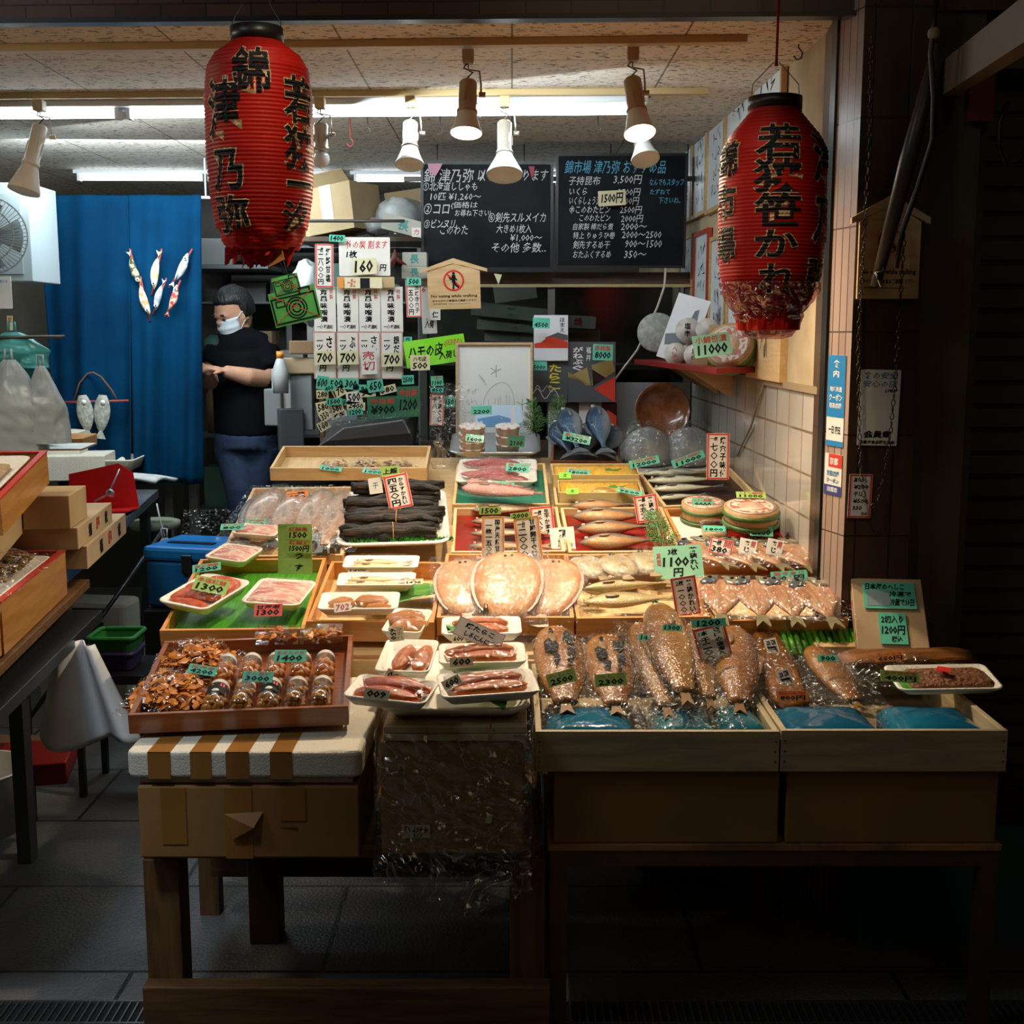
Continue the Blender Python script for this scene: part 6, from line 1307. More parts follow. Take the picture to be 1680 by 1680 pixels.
# px, py, w, h, where, roll, lean, style, border, texts, label
TG = [
 (332, 1099, 48, 15, ('L1', .055), -10, 50, 'teal', N('4200', '桜海老'), 'teal tag marked 4200 on the front bag of orange flakes'),
 (476, 1076, 52, 20, ('L1', .065), 0, 45, 'teal', N('1400', 'ホタルイカ'), 'teal tag marked 1400 on the back row of snack jars'),
 (423, 1110, 50, 17, ('L1', .055), -3, 45, 'teal', N('3000', '干し貝柱'), 'teal tag marked 3000 on the front row of snack jars'),
 (381, 864, 38, 10, B_(.04), 2, 55, 'teal', N('800', 'ちりめん'), 'narrow teal tag on the farthest pink pack'),
 (419, 858, 34, 13, B_(.03), 3, 45, 'teal', N('850', '干物'), 'teal tag on the leftmost silver dried fish'),
 (339, 931, 46, 13, B_(.045), 9, 45, 'teal', N('1200', '紅鮭'), 'teal tag tilted on the pink pack behind the red roe'),
 (346, 960, 58, 24, B_(.055), -12, 40, 'green', N('1300', '辛塩紅鮭'), 'yellow-green tag marked 1300 on the red-orange roe pack'),
 (440, 1001, 46, 20, B_(.045), 2, 35, 'red', N('1300', '甘海老', 'k'), 'red tag marked 1300 on the square pink pack'),
 (487, 813, 35, 14, B_(.02), 5, 35, 'orange', N('850', '一枚', 'k'), 'orange tag on the second silver dried fish'),
 (588, 934, 34, 9, B_(.02), 1, 55, 'cream', N('1300', '干'), 'cream tag at the left of the farthest long pack'),
 (679, 954, 30, 9, B_(.03), 2, 50, 'cream', N('1400', '干'), 'cream tag at the right of the second long pack'),
 (562, 996, 28, 15, B_(.05), 8, 35, 'white', [('702', .1, .15, .9, .85, 'R')], 'white tag marked 702 in red on the brown glazed pack'),
 (650, 1040, 25, 23, ('N', .075), -82, 35, 'cream', [('650', .1, .1, .9, .5, 'k'), ('たらこ', .1, .55, .9, .9, 'R')], 'cream tag turned sideways on the top left roe pack'),
 (648, 1111, 34, 18, ('N', .05), 155, 35, 'cream', [('650', .12, .15, .9, .85, 'k')], 'cream tag marked 650 upside down on the lengthwise roe pack'),
 (618, 1139, 41, 17, ('N', .075), 172, 35, 'cream', [('600', .12, .15, .9, .85, 'k')], 'cream tag marked 600 upside down on the tilted front left roe pack'),
 (757, 1086, 38, 16, ('N', .065), 4, 30, 'cream', [('600', .12, .15, .9, .85, 'k')], 'cream tag marked 600 upright on the middle roe pack'),
 (741, 1120, 31, 17, ('N', .06), 28, 35, 'cream', [('600', .12, .15, .9, .85, 'k')], 'cream tag marked 600 tilted on the front right roe pack'),
 (752, 1048, 22, 12, ('N', .045), 3, 30, 'cream', [('600', .12, .15, .9, .85, 'k')], 'cream tag half hidden under the pink-edged card'),
 (849, 767, 38, 14, B_(.045), -5, 40, 'teal', N('2800', '真いか'), 'teal tag on the farther red fish pack'),
 (822, 798, 43, 17, B_(.05), -3, 35, 'teal', N('1600', 'きんき'), 'teal tag on the vacuum-packed red fish'),
 (949, 774, 38, 9, B_(.045), -6, 50, 'teal', N('18000', '数の子'), 'narrow teal tag on the rear herring roe box'),
 (927, 780, 20, 10, B_(.045), 0, 40, 'lime', [('北', .35, .2, .65, .8, 'k')], 'small lime sticker on the rear herring roe box'),
 (939, 806, 20, 9, B_(.045), 0, 40, 'lime', [('北', .35, .2, .65, .8, 'k')], 'small lime sticker on the front herring roe box'),
 (1033, 806, 42, 8, B_(.045), -14, 50, 'teal', N('9500', '数の子'), 'narrow teal tag sticking off the front herring roe box'),
 (1153, 825, 34, 16, B_(.052), 0, 25, 'teal', N('9000', '小鯛'), 'teal tag marked 9000 on the left cedar tub'),
 (1232, 812, 48, 10, B_(.11), -2, 50, 'green', N('11000', '小鯛'), 'yellow-green tag marked 11000 on the stacked cedar tubs'),
 (1057, 758, 50, 13, B_(.06), 12, 20, 'teal', N('12000', '河豚'), 'teal tag on the left grey fish dome'),
 (1129, 753, 56, 13, B_(.06), 20, 20, 'teal', N('11000', '河豚'), 'teal tag on the right grey fish dome'),
 (946, 719, 46, 14, 4.16, -12, 25, 'teal', N('¥3200', '鰹のたたき'), 'teal tag marked 3200 on the blue skipjacks'),
 (1168, 566, 62, 36, 3.86, 8, 20, 'mint', N('11000', '小鯛笹漬'), 'mint tag marked 11000 propped on the big tub on the shelf'),
 (888, 530, 28, 17, 4.68, -2, 6, 'teal', N('4500', ''), 'teal tag marked 4500 on the white gift box'),
 (885, 600, 25, 14, 4.68, -2, 6, 'teal', N('5000', ''), 'teal tag marked 5000 on the grey gift box'),
 (989, 578, 33, 26, 4.68, -2, 6, 'teal', N('8000', '香箱蟹'), 'teal tag marked 8000 on the black gift box'),
 (790, 673, 34, 14, 4.44, 2, 20, 'teal', N('2200', ''), 'teal tag marked 2200 on the blue booklet'),
 (847, 724, 27, 18, 4.18, -2, 15, 'dark', N('2100', ''), 'dark green tag marked 2100 on the right stack of tubs'),
 (779, 719, 30, 12, 4.18, -6, 25, 'mint', N('1600', ''), 'small mint tag on the left stack of tubs'),
 (1172, 867, 36, 9, B_(.055), -3, 55, 'teal', N('1800', ''), 'narrow teal tag on the clear cup'),
 (1249, 870, 38, 19, B_(.05), -3, 35, 'teal', N('2600', '鯖へしこ'), 'teal tag marked 2600 in front of the red packet'),
 (1295, 945, 60, 17, B_(.05), 4, 35, 'teal', N('500円', '開きあじ'), 'teal tag marked 500 yen on the opened horse mackerel'),
 (1460, 1077, 50, 15, ('A', .04), 4, 35, 'orange', N('650円', 'のどぐろ'), 'orange tag marked 650 on the flat brown strips'),
 (1477, 1110, 64, 18, ('A', .085), -4, 35, 'green', N('400円', '岩海苔佃煮'), 'green tag marked 400 beside the minced brown food'),
 (1358, 1080, 33, 10, ('A', .075), 0, 40, 'teal', [('900', .12, .1, .88, .9, 'k')], 'teal tag marked 900 on the speckled miso fish'),
 (1300, 1142, 52, 17, ('A', .045), 0, 35, 'orange', N('800円', '鰤味噌'), 'orange tag marked 800 on the broad brown fillet'),
 (921, 1112, 48, 21, ('A', .095), 15, 30, 'green', N('2500', 'へしこ'), 'green tag marked 2500 on the far left charred fish'),
 (1002, 1115, 52, 20, ('A', .095), 5, 30, 'green', N('2300', 'へしこ'), 'green tag marked 2300 on the second charred fish'),
 (1103, 1030, 32, 10, ('A', .125), -3, 30, 'teal', [('1300', .1, .1, .9, .9, 'k')], 'teal tag marked 1300 on the large golden brown fish'),
 (1057, 1046, 19, 10, ('A', .085), -8, 30, 'teal', [('14', .2, .1, .8, .9, 'k')], 'small teal tag marked 14 on the slim brown fish'),
 (1266, 1060, 26, 20, ('A', .035), -78, 30, 'white', [('鰤', .5, .1, .9, .9, 'k'), ('西京', .1, .1, .45, .9, 'k', 1)], 'white label near the top of the broad brown fillet'),
 (1288, 1112, 28, 21, ('A', .035), -70, 30, 'white', [('鰤', .5, .1, .9, .9, 'k'), ('西京', .1, .1, .45, .9, 'k', 1)], 'white label in the middle of the broad brown fillet'),
 (1183, 897, 38, 27, B_(.035), -14, 30, 'white', [('380', .1, .1, .8, .5, 'k'), ('一枚', .1, .55, .5, .9, 'k'), ('開', .6, .5, .9, .9, 'R')], 'white price card marked 380 with a red edge on the leftmost back mackerel'),
 (1227, 897, 28, 26, B_(.035), -12, 30, 'white', [('あじ', .3, .1, .62, .9, 'k', 1), ('開', .66, .5, .9, .9, 'R')], 'white label on the second back mackerel'),
 (1271, 898, 26, 27, B_(.04), -14, 30, 'white', [('あじ', .3, .1, .62, .9, 'k', 1), ('開', .66, .5, .9, .9, 'R')], 'white label on the third back mackerel'),
]
for t_ in TG:
    px, py, w_, h_, wh, ro, le, st, tx, lb = t_
    tx = [x for x in tx if x[0]]
    card(px, py, w_, h_, wh, ro, le, st, 'r' if 'red edge' in lb else None, tx, lb, group=GT)
# standing hand-written cards
GC = 'hand-written price cards'
V = 1
CD = [
 (653, 806, 40, 56, B_(.055), 12, 12, 'white', 'r', [('四五〇円', .16, .06, .52, .92, 'k', V), ('からすかれい', .60, .08, .80, .90, 'k', V)], 'red-bordered card priced four hundred fifty leaning on the black dried bundles'),
 (890, 856, 38, 50, B_(-.02), 6, 10, 'white', 'r', [('一枚', .18, .72, .5, .90, 'k'), ('千八〇〇', .2, .08, .5, .68, 'k', V), ('生干かます', .60, .08, .82, .92, 'k', V)], 'red-bordered card standing behind the two orange-bordered ones'),
 (1061, 834, 38, 44, B_(.0), 9, 10, 'white', 'r', [('一尾', .18, .74, .5, .92, 'k'), ('千五〇〇', .2, .08, .5, .70, 'k', V), ('若狭ぐじ', .60, .08, .82, .92, 'k', V)], 'red-bordered card leaning at the right of the plump fish'),
 (1125, 978, 42, 64, B_(-.02), 9, 12, 'white', 'r', [('2枚', .18, .78, .50, .92, 'k'), ('一〇〇〇', .22, .08, .48, .74, 'k', V), ('若狭かれい', .58, .06, .82, .92, 'k', V)], 'red-bordered card priced one thousand between the golden fish and the mackerel'),
 (1171, 1062, 56, 72, ('A', .03), 14, 14, 'white', 'r', [('1本', .16, .80, .42, .92, 'k'), ('千二〇〇円', .18, .06, .46, .78, 'k', V), ('さばの塩漬へしこ', .60, .05, .82, .94, 'k', V)], 'large red-bordered card about salted mackerel at the crate, slip 1200 above it'),
 (1178, 749, 37, 76, 3.95, 0, 3, 'white', 'r', [('一枚', .15, .84, .48, .93, 'k'), ('七〇〇円', .16, .05, .48, .80, 'k', V), ('焼穴子味付', .58, .05, .84, .94, 'k', V)], 'tall red-bordered card priced seven hundred by the white tiles'),
 (923, 884, 40, 38, B_(.0), 5, 25, 'white', None, [('若狭', .35, .55, .65, .92, 'k'), ('かれい', .30, .15, .60, .55, 'k'), ('福井', .6, .1, .9, .3, 'b')], 'plain white card reading a fish name, left of the plump fish'),
 (809, 888, 37, 82, B_(.0), 0, 8, 'white', 'o', [('一枚一五〇〇円', .16, .05, .46, .88, 'k', V), ('国産天然甘鯛', .58, .16, .80, .94, 'k', V)], 'left orange-bordered card, priced fifteen hundred, behind the flounders'),
 (867, 888, 42, 82, B_(.0), 6, 8, 'white', 'o', [('一台', .14, .78, .44, .92, 'k'), ('二〇〇〇円', .14, .04, .46, .76, 'k', V), ('甘鯛開干ぐじ', .60, .18, .82, .95, 'k', V)], 'right orange-bordered card, priced two thousand, behind the flounders'),
 (765, 929, 40, 26, B_(-.0), 0, 10, 'white', 'p', [('一枚', .10, .55, .5, .9, 'k'), ('八〇〇', .15, .08, .55, .5, 'k'), ('笹かれ', .66, .1, .85, .9, 'k', V)], 'small pink-edged card standing behind the left flounder'),
 (1113, 922, 80, 54, B_(.03), 3, 25, 'mint', None, [('3枚', .30, .72, .50, .92, 'k'), ('1100', .18, .36, .72, .66, 'k'), ('円', .38, .06, .58, .32, 'k'), ('若狭れい', .74, .22, .90, .95, 'k', V), ('期間', .06, .4, .14, .8, 'R', V)], 'large mint card marked 1100 yen in front of the cypress sprig'),
 (786, 1041, 82, 32, ('N', .07), -24, 25, 'white', 'p', [('焼たらこ', .18, .55, .80, .86, 'k'), ('しろにんにく', .22, .14, .84, .44, 'k')], 'pink-edged card lying slanted on the rear right roe pack'),
 (484, 901, 56, 82, B_(.0), 0, 6, 'green', None, [('う', .5, .30, .75, .44, 'k'), ('す', .48, .06, .72, .2, 'k')], 'tall olive green card standing in the leaf mat tray'),
]
for px, py, w_, h_, wh, ro, le, st, bo, tx, lb in CD: card(px, py, w_, h_, wh, ro, le, st, bo, tx, lb, name='price_card', group=GC, stand=isinstance(wh, tuple) and le < 25)
Yc = on(1171, 1098, 'A', .03).y
card(1163, 1022, 56, 13, Yc - .006, 4, 12, 'teal', None, [('1200', .15, .1, .85, .9, 'k')], 'teal slip marked 1200 above the large red-bordered card', group=GT)
Yo = on(840, 929, 'B', .0).y
card(804, 838, 36, 12, Yo + .012, 1, 6, 'green', None, [('1500', .12, .1, .88, .9, 'k')], 'green slip marked 1500 above the left orange-bordered card', group=GT)
card(854, 846, 34, 10, Yo + .012, 5, 6, 'green', None, [('2000', .12, .1, .88, .9, 'k')], 'green slip above the right orange-bordered card', group=GT)
Yg = on(484, 942, 'B').y + .003
card(489, 874, 36, 22, Yg - .006, 0, 6, 'green', None, N('1500', '紅鮭塩'), 'yellow-green sticker marked 1500, upper one on the tall olive card', group=GT)
card(491, 896, 40, 22, Yg - .008, -2, 6, 'green', None, N('1500円', '紅鮭切'), 'yellow-green sticker marked 1500 yen, lower one on the tall olive card', group=GT)
# white packet next to 450 card, and clips
card(616, 797, 22, 26, on(616, 812, 'B', .055).y, 8, 10, 'white', None, [('干', .3, .3, .7, .7, 'b')], 'small blue-white packet label behind the card priced four hundred fifty', group=None)
card(640, 773, 30, 16, on(640, 812, 'B', .055).y, 6, 10, 'green', None, [('上鰈', .1, .2, .9, .8, 'k')], 'pale green slip above the card priced four hundred fifty', group=None)
# notices on the tilted box
for (y, w_, h_, tx, lb) in ((.150, .125, .075, [('日本海のへしこ', .05, .70, .80, .95, 'k'), ('冷凍で', .50, .45, .92, .66, 'k'), ('冷蔵で30日', .50, .10, .95, .38, 'k')], 'upper green notice with a grey patch on the tilted pine box'), (.058, .065, .085, [('2切入り', .1, .66, .9, .92, 'k'), ('1200円', .08, .30, .92, .60, 'k'), ('税込', .4, .06, .8, .26, 'k')], 'lower green notice marked 1200 on the tilted pine box')):
    q, ms = signmesh(w_, h_, 'teal', None, tx)
    if y > .1: q.add([(-.055, -.030, .0006), (.0, -.030, .0006), (.0, .012, .0006), (-.055, .012, .0006)], [(0, 1, 2, 3)], len(ms)); ms = ms + [mat('grey_patch', (.22, .30, .32), .5)]
    tag(q.build('notice_card', ms, M=T(.915, 2.84, .745) @ RZ(-6) @ RX(48) @ T(.003, y, .004)), lb, 'notice', 'green notices on the pine box')
# bulldog clips on tray edges
m_clip = mat('clip_metal', (.20, .15, .09), .35, met=.8)
for px, py, lb in ((533, 912, 'left rusty clip at the corner between leaf mat tray and black fish tray'), (545, 909, 'right rusty clip at the corner between leaf mat tray and black fish tray'), (797, 1009, 'bulldog clip on the front edge below the middle flounder')):
    q = MB(); q.M = RX(70); q.add([(-.008, 0, 0), (.008, 0, 0), (.006, .018, .003), (-.006, .018, .003), (-.008, 0, -.008), (.008, 0, -.008), (.006, .018, -.004), (-.006, .018, -.004)], [(0, 1, 2, 3), (4, 7, 6, 5), (3, 2, 6, 7), (0, 4, 5, 1), (0, 3, 7, 4), (1, 5, 6, 2)]); q.tube([(-.004, .017, 0), (-.004, .028, 0), (.004, .028, 0), (.004, .017, 0)], .0012, 6)
    tag(q.build('bulldog_clip', m_clip, M=place(px, py, 'B', .004)), lb, 'clip', 'metal clips on the trays')

# ================================================================ BLACKBOARDS
m_board = mat('blackboard', (.004, .0065, .008), .45, spec=.12, c2=(.011, .014, .016), ns=4, bump=.02, bs=6)
m_bfr = mat('board_frame', (.012, .012, .013), .35); m_chalk = mat('chalk_white', (.62, .64, .64), .8); m_chb = mat('chalk_blue', (.12, .42, .62), .8)
def board(xl, xr, yt, yb, Y, label, lines, lean=2, hang=()):
    p = atY((xl+xr)/2, yb, Y); k = mpp(p); W, H = (xr-xl)*k, (yb-yt)*k*1.01
    t = thing('blackboard', label, 'blackboard', T(*p) @ RX(90 + lean), 'hand-written blackboards')
    MB().box(-W/2 + .01, W/2 - .01, .01, H - .01, -.012, 0).build('writing_surface', m_board, t)
    for a in ((-W/2, -W/2 + .011, 0, H), (W/2 - .011, W/2, 0, H), (-W/2 + .011, W/2 - .011, 0, .011), (-W/2 + .011, W/2 - .011, H - .011, H)): MB().box(*a, -.015, .005).build('frame_side', m_bfr, t)
    q = MB(); q2 = MB()
    for s, x0, y0, x1, y1, c in lines:
        X0, X1 = (x0 - (xl+xr)/2)*k, (x1 - (xl+xr)/2)*k; Ya, Yb = (yb - y1)*k, (yb - y0)*k
        write(q2 if c == 'b' else q, s, X0, Ya, X1, Yb, 0, .0012, .004, slant=.15)
        if s in '①②③⑥': pass
    q.build('chalk_writing', m_chalk, t)
    if q2.v: q2.build('blue_chalk_writing', m_chb, t)
    for x in hang: MB().tube([(x*W, H - .02, -.02), (x*W, H + .09, -.03)], .004, 6).build('hanging_wire', m_hook, t)
    return t, k, W, H
bl, kb, Wb, Hb = board(692, 907, 273, 443, 5.1, 'left blackboard with white chalk writing and a pink scrap at its top corner', [
  ('錦 津乃弥', 698, 282, 778, 304, 'w'), ('以下の品あります', 785, 284, 898, 302, 'w'), ('①北海道ししゃも', 696, 303, 784, 317, 'w'), ('10匹 ¥1,260〜', 708, 320, 790, 333, 'w'),
  ('②コロ', 697, 337, 738, 354, 'w'), ('(価格は', 741, 334, 784, 346, 'w'), ('お尋ね下さい)', 747, 347, 806, 359, 'w'), ('③ビンヌリ', 697, 362, 747, 376, 'w'), ('このわた', 723, 371, 768, 386, 'w'),
  ('⑥剣先スルメイカ', 802, 351, 895, 367, 'w'), ('大きめ1枚入', 815, 370, 872, 384, 'w'), ('¥1,000〜', 837, 386, 889, 398, 'w'), ('その他 多数‥', 807, 399, 896, 415, 'w')])
board(911, 1124, 260, 440, 5.12, 'right blackboard headed in blue chalk, listing prices, with a paper slip reading 1500', [
  ('錦市場 津乃弥 おすすめ品', 926, 269, 1089, 290, 'b'), ('子持昆布', 932, 294, 983, 308, 'w'), ('3,500円', 1005, 292, 1050, 307, 'w'), ('いくら', 933, 312, 962, 324, 'w'), ('3500円', 1012, 313, 1048, 325, 'w'), ('いくらしょう油', 933, 326, 984, 339, 'w'), ('00円', 1024, 327, 1046, 339, 'w'),
  ('㊍このわたビン', 933, 340, 1000, 353, 'w'), ('2500円', 1016, 341, 1051, 353, 'w'), ('このわたビン', 950, 354, 1000, 365, 'w'), ('2000円', 1018, 355, 1053, 367, 'w'), ('自家製 棒だら煮', 940, 368, 1005, 379, 'w'), ('2000〜', 1018, 368, 1060, 379, 'w'),
  ('特上 りゅうひ巻', 940, 382, 1008, 393, 'w'), ('2000〜2500', 1020, 381, 1084, 392, 'w'), ('剣先するめ干', 940, 396, 1000, 409, 'w'), ('900〜1500', 1025, 395, 1085, 407, 'w'), ('おたふくするめ', 940, 412, 1002, 424, 'w'), ('350〜', 1024, 412, 1060, 424, 'w'),
  ('なんでもスタッフ', 1063, 298, 1118, 309, 'b'), ('たずねて', 1064, 314, 1096, 323, 'b'), ('下さいね。', 1078, 327, 1114, 337, 'b')])
card(1004, 325, 45, 24, 5.06, 3, 0, 'cream', None, [('1500円', .12, .15, .9, .85, 'k')], 'cream paper slip reading 1500 stuck on the right blackboard', group=None)
q = MB(); q.prism([(-.03, .03), (.03, .03), (.02, .01), (0, -.02), (-.025, 0)], -.001, 0); tag(q.build('paper_scrap', mat('pink_paper', (.62, .30, .38), .6), M=T(*atY(714, 281, 5.05)) @ RX(90)), 'pink paper scrap at the top left corner of the left blackboard', 'paper')
q = MB(); q.prism([(-.012, .015), (.012, .015), (.01, -.02), (0, -.03)], -.001, 0); tag(q.build('paper_scrap', mat('red_paper', (.40, .06, .10), .6), M=T(*atY(872, 279, 5.05)) @ RX(90)), 'small dark red scrap at the top right of the left blackboard', 'paper')
# suspending bar and wires for the boards
br = thing('hanging_rail', 'dark rail below the ceiling from which the blackboards hang', 'rail', T(.05, 5.22, 2.13))
MB().box(-.5, .72, -.01, .01, -.01, .01).build('bar', m_hook, br)
for x in (-.36, .0, .36, .68): MB().tube([(x, 0, .01), (x, 0, .14)], .003, 6).build('hanger', m_hook, br)
for x in (-.42, -.0, .22, .66): MB().tube([(x, -.02, -.22), (x, -.01, .0), (x, 0, .01)], .0035, 6).build('hook', m_hook, br)

# ================================================================ GLASS CASE behind, beam, wall pieces
m_beam = wood('dark_beam', (.06, .035, .02), (.12, .07, .035), .5, 'x')
gc = thing('glass_showcase', 'dark sliding-glass showcase behind the blackboards with narrow boxes inside', 'showcase', T(*atY(905, 760, 5.25)))
kg = mpp(atY(905, 700, 5.25)); X0, X1 = -215*kg, 225*kg; ztop = 305*kg
MB().box(X0, X1, -.02, .03, ztop - .05, ztop + .01).build('top_beam', m_beam, gc)
MB().box(X0, X1, -.04, -.02, ztop - .052, ztop - .040).build('light_strip', m_rail, gc)
for x in (X0, -.02, X1 - .03): MB().box(x, x + .03, -.02, .03, .1, ztop - .052).build('mullion', mat('alu_dark', (.16, .16, .15), .35, met=.7), gc)
m_glass = film('dark_glass', (.62, .66, .66), .02, .12, 2, .03, edge=.15)
for a, b in ((X0 + .03, -.02), (.01, X1 - .03)): MB().box(a, b, -.003, .001, .1, ztop - .052).build('glass_pane', m_glass, gc)
MB().box(X0, X1, -.03, .05, 0, .1).build('base', m_beam, gc)
MB().box(X0, X1, .60, .62, 0, ztop).build('back_panel', mat('case_back', (.09, .085, .07), .7, c2=(.05, .05, .04), ns=3), gc)
MB().box(X0, X1, .03, .6, .40, .42).build('shelf', m_beam, gc)
m_cb = mat('pale_carton', (.50, .48, .40), .7, c2=(.42, .40, .33), ns=4); m_prg = mat('print_green', (.05, .30, .26), .6)
def narrow(px, py, wpx, hpx, Y, roll, ch, lb, group='long pale boxes with a character', m=None, cm=None, dz=.10, yaw=0, bevel=.002, cat='box'):
    p = atY(px, py, Y); k = mpp(p); W, H = wpx*k, hpx*k
    q = MB(); q.box(-W/2, W/2, -H/2, H/2, -dz, 0, 0)
    if ch: 
        s = H*.7
        for i, c_ in enumerate(ch): write(q, c_, -s/2 + (i - (len(ch)-1)/2)*W/len(ch)*.8, -s/2, s/2 + (i - (len(ch)-1)/2)*W/len(ch)*.8, s/2, 1, .001, .03)
    return tag(q.build('narrow_box', [m or m_cb, cm or m_prg], M=T(*p) @ RZ(yaw) @ RX(90) @ RZ(roll)), lb, cat, group)
narrow(838, 512, 130, 22, 5.36, -6, '若', 'uppermost long pale box with a green character behind the glass, left of centre')
narrow(845, 534, 125, 20, 5.40, -4, '若', 'second long pale box behind the glass')
narrow(850, 552, 110, 20, 5.44, -3, '若', 'third long pale box behind the glass, dimmest')
narrow(930, 527, 95, 20, 5.38, -3, '乾燥', 'pale box with red lettering behind the glass, right of the others', cm=m_bord['R'])
narrow(955, 552, 60, 18, 5.5, 2, '', 'small grey box behind the glass near the gift boxes', m=m_card2)
narrow(845, 478, 70, 30, 5.5, 8, '', 'dim grey package on top behind the glass')
narrow(680, 425, 40, 22, 4.95, 0, '長', 'pale box with a green character left of the left blackboard, upper of the pair', group='boxes with a green character left of the boards')
narrow(680, 447, 42, 20, 4.95, 0, '長', 'pale box with a green character left of the left blackboard, lower of the pair', group='boxes with a green character left of the boards')
narrow(662, 370, 70, 26, 5.1, -14, '長', 'slanted white box with a green character and a round red mark, beside the blackboard top', group=None)
card(683, 381, 15, 15, 5.02, 0, 0, 'white', None, [('カ', .2, .2, .8, .8, 'R')], 'round-marked red stamp on the slanted white box', name='stamp_card', group=None)
# wooden no-eating plaque
m_pl = m_cards['wood']
def plaque(M, W, H, label, dim=False, group=None):
    t = thing('wooden_plaque', label, 'sign', M, 'wooden no eating while walking plaques')
    q = MB(); q.prism([(-W/2, 0), (W/2, 0), (W*.5, H*.74), (0, H*.93), (-W*.5, H*.74)], -.01, 0); q.build('board', m_pine if not dim else m_pine, t)
    q = MB(); q.prism([(-W*.64, H*.72), (0, H*.90), (W*.64, H*.72), (W*.64, H*.78), (0, H*1.0), (-W*.64, H*.78)], -.012, .004); q.build('roof_strip', m_pine, t)
    q = MB(); r = W*.20; cy = H*.56; n = 40
    v = []; f = []
    for i in range(n): a = 2*math.pi*i/n; v += [(r*math.cos(a), cy + r*math.sin(a), .0008), (r*.82*math.cos(a), cy + r*.82*math.sin(a), .0008)]
    for i in range(n): j = (i+1) % n; f.append((2*i, 2*j, 2*j+1, 2*i+1))
    q.add(v, f, 0); stroke(q, [(-r*.62, cy + r*.62), (r*.62, cy - r*.62)], r*.17, .0009, 0)
    q.add([(r*.14*math.cos(a), cy + r*.68 + r*.14*math.sin(a), .0012) for a in [2*math.pi*i/14 for i in range(14)]], [list(range(14))], 1)
    for pts, wd in (([(0, cy + r*.42), (0, cy - r*.1)], r*.34), ([(0, cy - r*.1), (-r*.05, cy - r*.75)], r*.18), ([(0, cy - r*.1), (r*.22, cy - r*.45), (r*.42, cy - r*.62)], r*.17), ([(0, cy + r*.40), (-r*.28, cy + r*.1), (-r*.42, cy + r*.3)], r*.12), ([(.0, cy + r*.40), (r*.30, cy + r*.05)], r*.12)): stroke(q, pts, wd, .0013, 1)
    write(q, 'No eating while walking', -W*.44, H*.22, W*.44, H*.29, 1, .0009, .02); write(q, '歩きながらの飲食はご遠慮ください', -W*.42, H*.145, W*.42, H*.19, 1, .0009, .01)
    write(q, '錦市場商店街   Nishiki shopping district', -W*.40, H*.09, W*.30, H*.12, 1, .0009, .005)
    q.build('printed_notice', [m_bord['r'], m_ink], t); MB().tube([(0, H*.9, -.008), (0, H*1.12, -.008)], .0018, 5).build('string', m_ink, t); return t
p = atY(746, 507, 4.9); k = mpp(p); plaque(T(*p) @ RX(90 + 4) @ RZ(1.5), 86*k, 76*k/.93, 'pale wooden plaque against eating while walking, hanging under the left blackboard')
q = MB(); q.prism([(-.016, .022), (.016, .018), (.002, -.022)], -.001, 0); tag(q.build('pennant', m_cards['cream'], M=T(*atY(817, 458, 5.0)) @ RX(90)), 'small cream triangle hanging right of the wooden plaque', 'paper')

# ================================================================ HANGING SHEETS OF PRICES (left of the plaque)
Yp = 4.78
m_ps_ = film('vinyl_sheet', (.9, .95, .95), .05, .06, 8, .3, edge=.25)
p = atY(590, 680, Yp + .02); k = mpp(p)
q = MB(); q.grid(lambda u, v: ((u - .5)*152*k, .01*math.sin(u*7 + v*3), v*310*k), 16, 16); vs_ = tag(q.build('vinyl_sheet', m_ps_, M=T(*p)), 'clear hanging vinyl sheet that the price papers are stuck to', 'vinyl sheet')
MB().tube([(-78*k, 0, 0), (78*k, 0, 0)], .006, 8).build('hanging_rod', m_hook, vs_, M=T(0, 0, 310*k))
for i, (a, mnu, pr, st) in enumerate([(533, 'さけ', '700', 'cream'), (571, 'ぶり', '700', 'cream'), (606, 'さわら', '売切', 'white'), (643, '銀だら', '700', 'cream')]):
    card(a, 508, 36, 74, Yp, 0, 0, 'white', None, [('京風味噌漬', .30, .22, .62, .95, 'k', V), ('特製', .72, .72, .88, .95, 'R', V), ('一〇 銘酒処', .12, .08, .85, .17, 'k')], 'white paper strip about miso pickles, ' + ['leftmost', 'second', 'third', 'rightmost'][i] + ' of four in the upper row', name='paper_sign', group='miso pickle papers')
    card(a, 583, 36, 77, Yp, 0, 0, 'white', 'p', [(mnu, .58, .35, .85, .92, 'k', V), ('一ツ', .14, .60, .42, .88, 'k', V), ('円', .25, .16, .55, .30, 'k')], 'pink-lined paper naming ' + ['salmon', 'yellowtail', 'Spanish mackerel', 'silver cod'][i] + ', ' + ['leftmost', 'second', 'third', 'rightmost'][i] + ' of the lower row', name='paper_sign', group='pink-lined fish papers')
    card(a + (0 if i != 2 else -1), 587 if i < 2 else (592 if i == 2 else 590), 34 if i != 2 else 26, 22 if i != 2 else 44, Yp - .02, 2, 0, st, None, [(pr, .12, .12, .88, .88, 'k' if i != 2 else 'R', 1 if i == 2 else 0)], ('cream price slip marked 700 on the ' + ['leftmost', 'second', '', 'rightmost'][i] + ' pink-lined paper') if i != 2 else 'white sold-out slip with red characters on the third pink-lined paper', group=GT)
card(532, 436, 30, 70, Yp - .01, -1, 0, 'white', 'r', [('一枚', .12, .80, .45, .93, 'k'), ('二八〇〇円', .16, .06, .46, .78, 'k', V), ('紅鮭甘塩', .58, .12, .84, .92, 'k', V)], 'red-bordered card priced twenty-eight hundred at the top left of the vinyl sheet', name='price_card', group=GC)
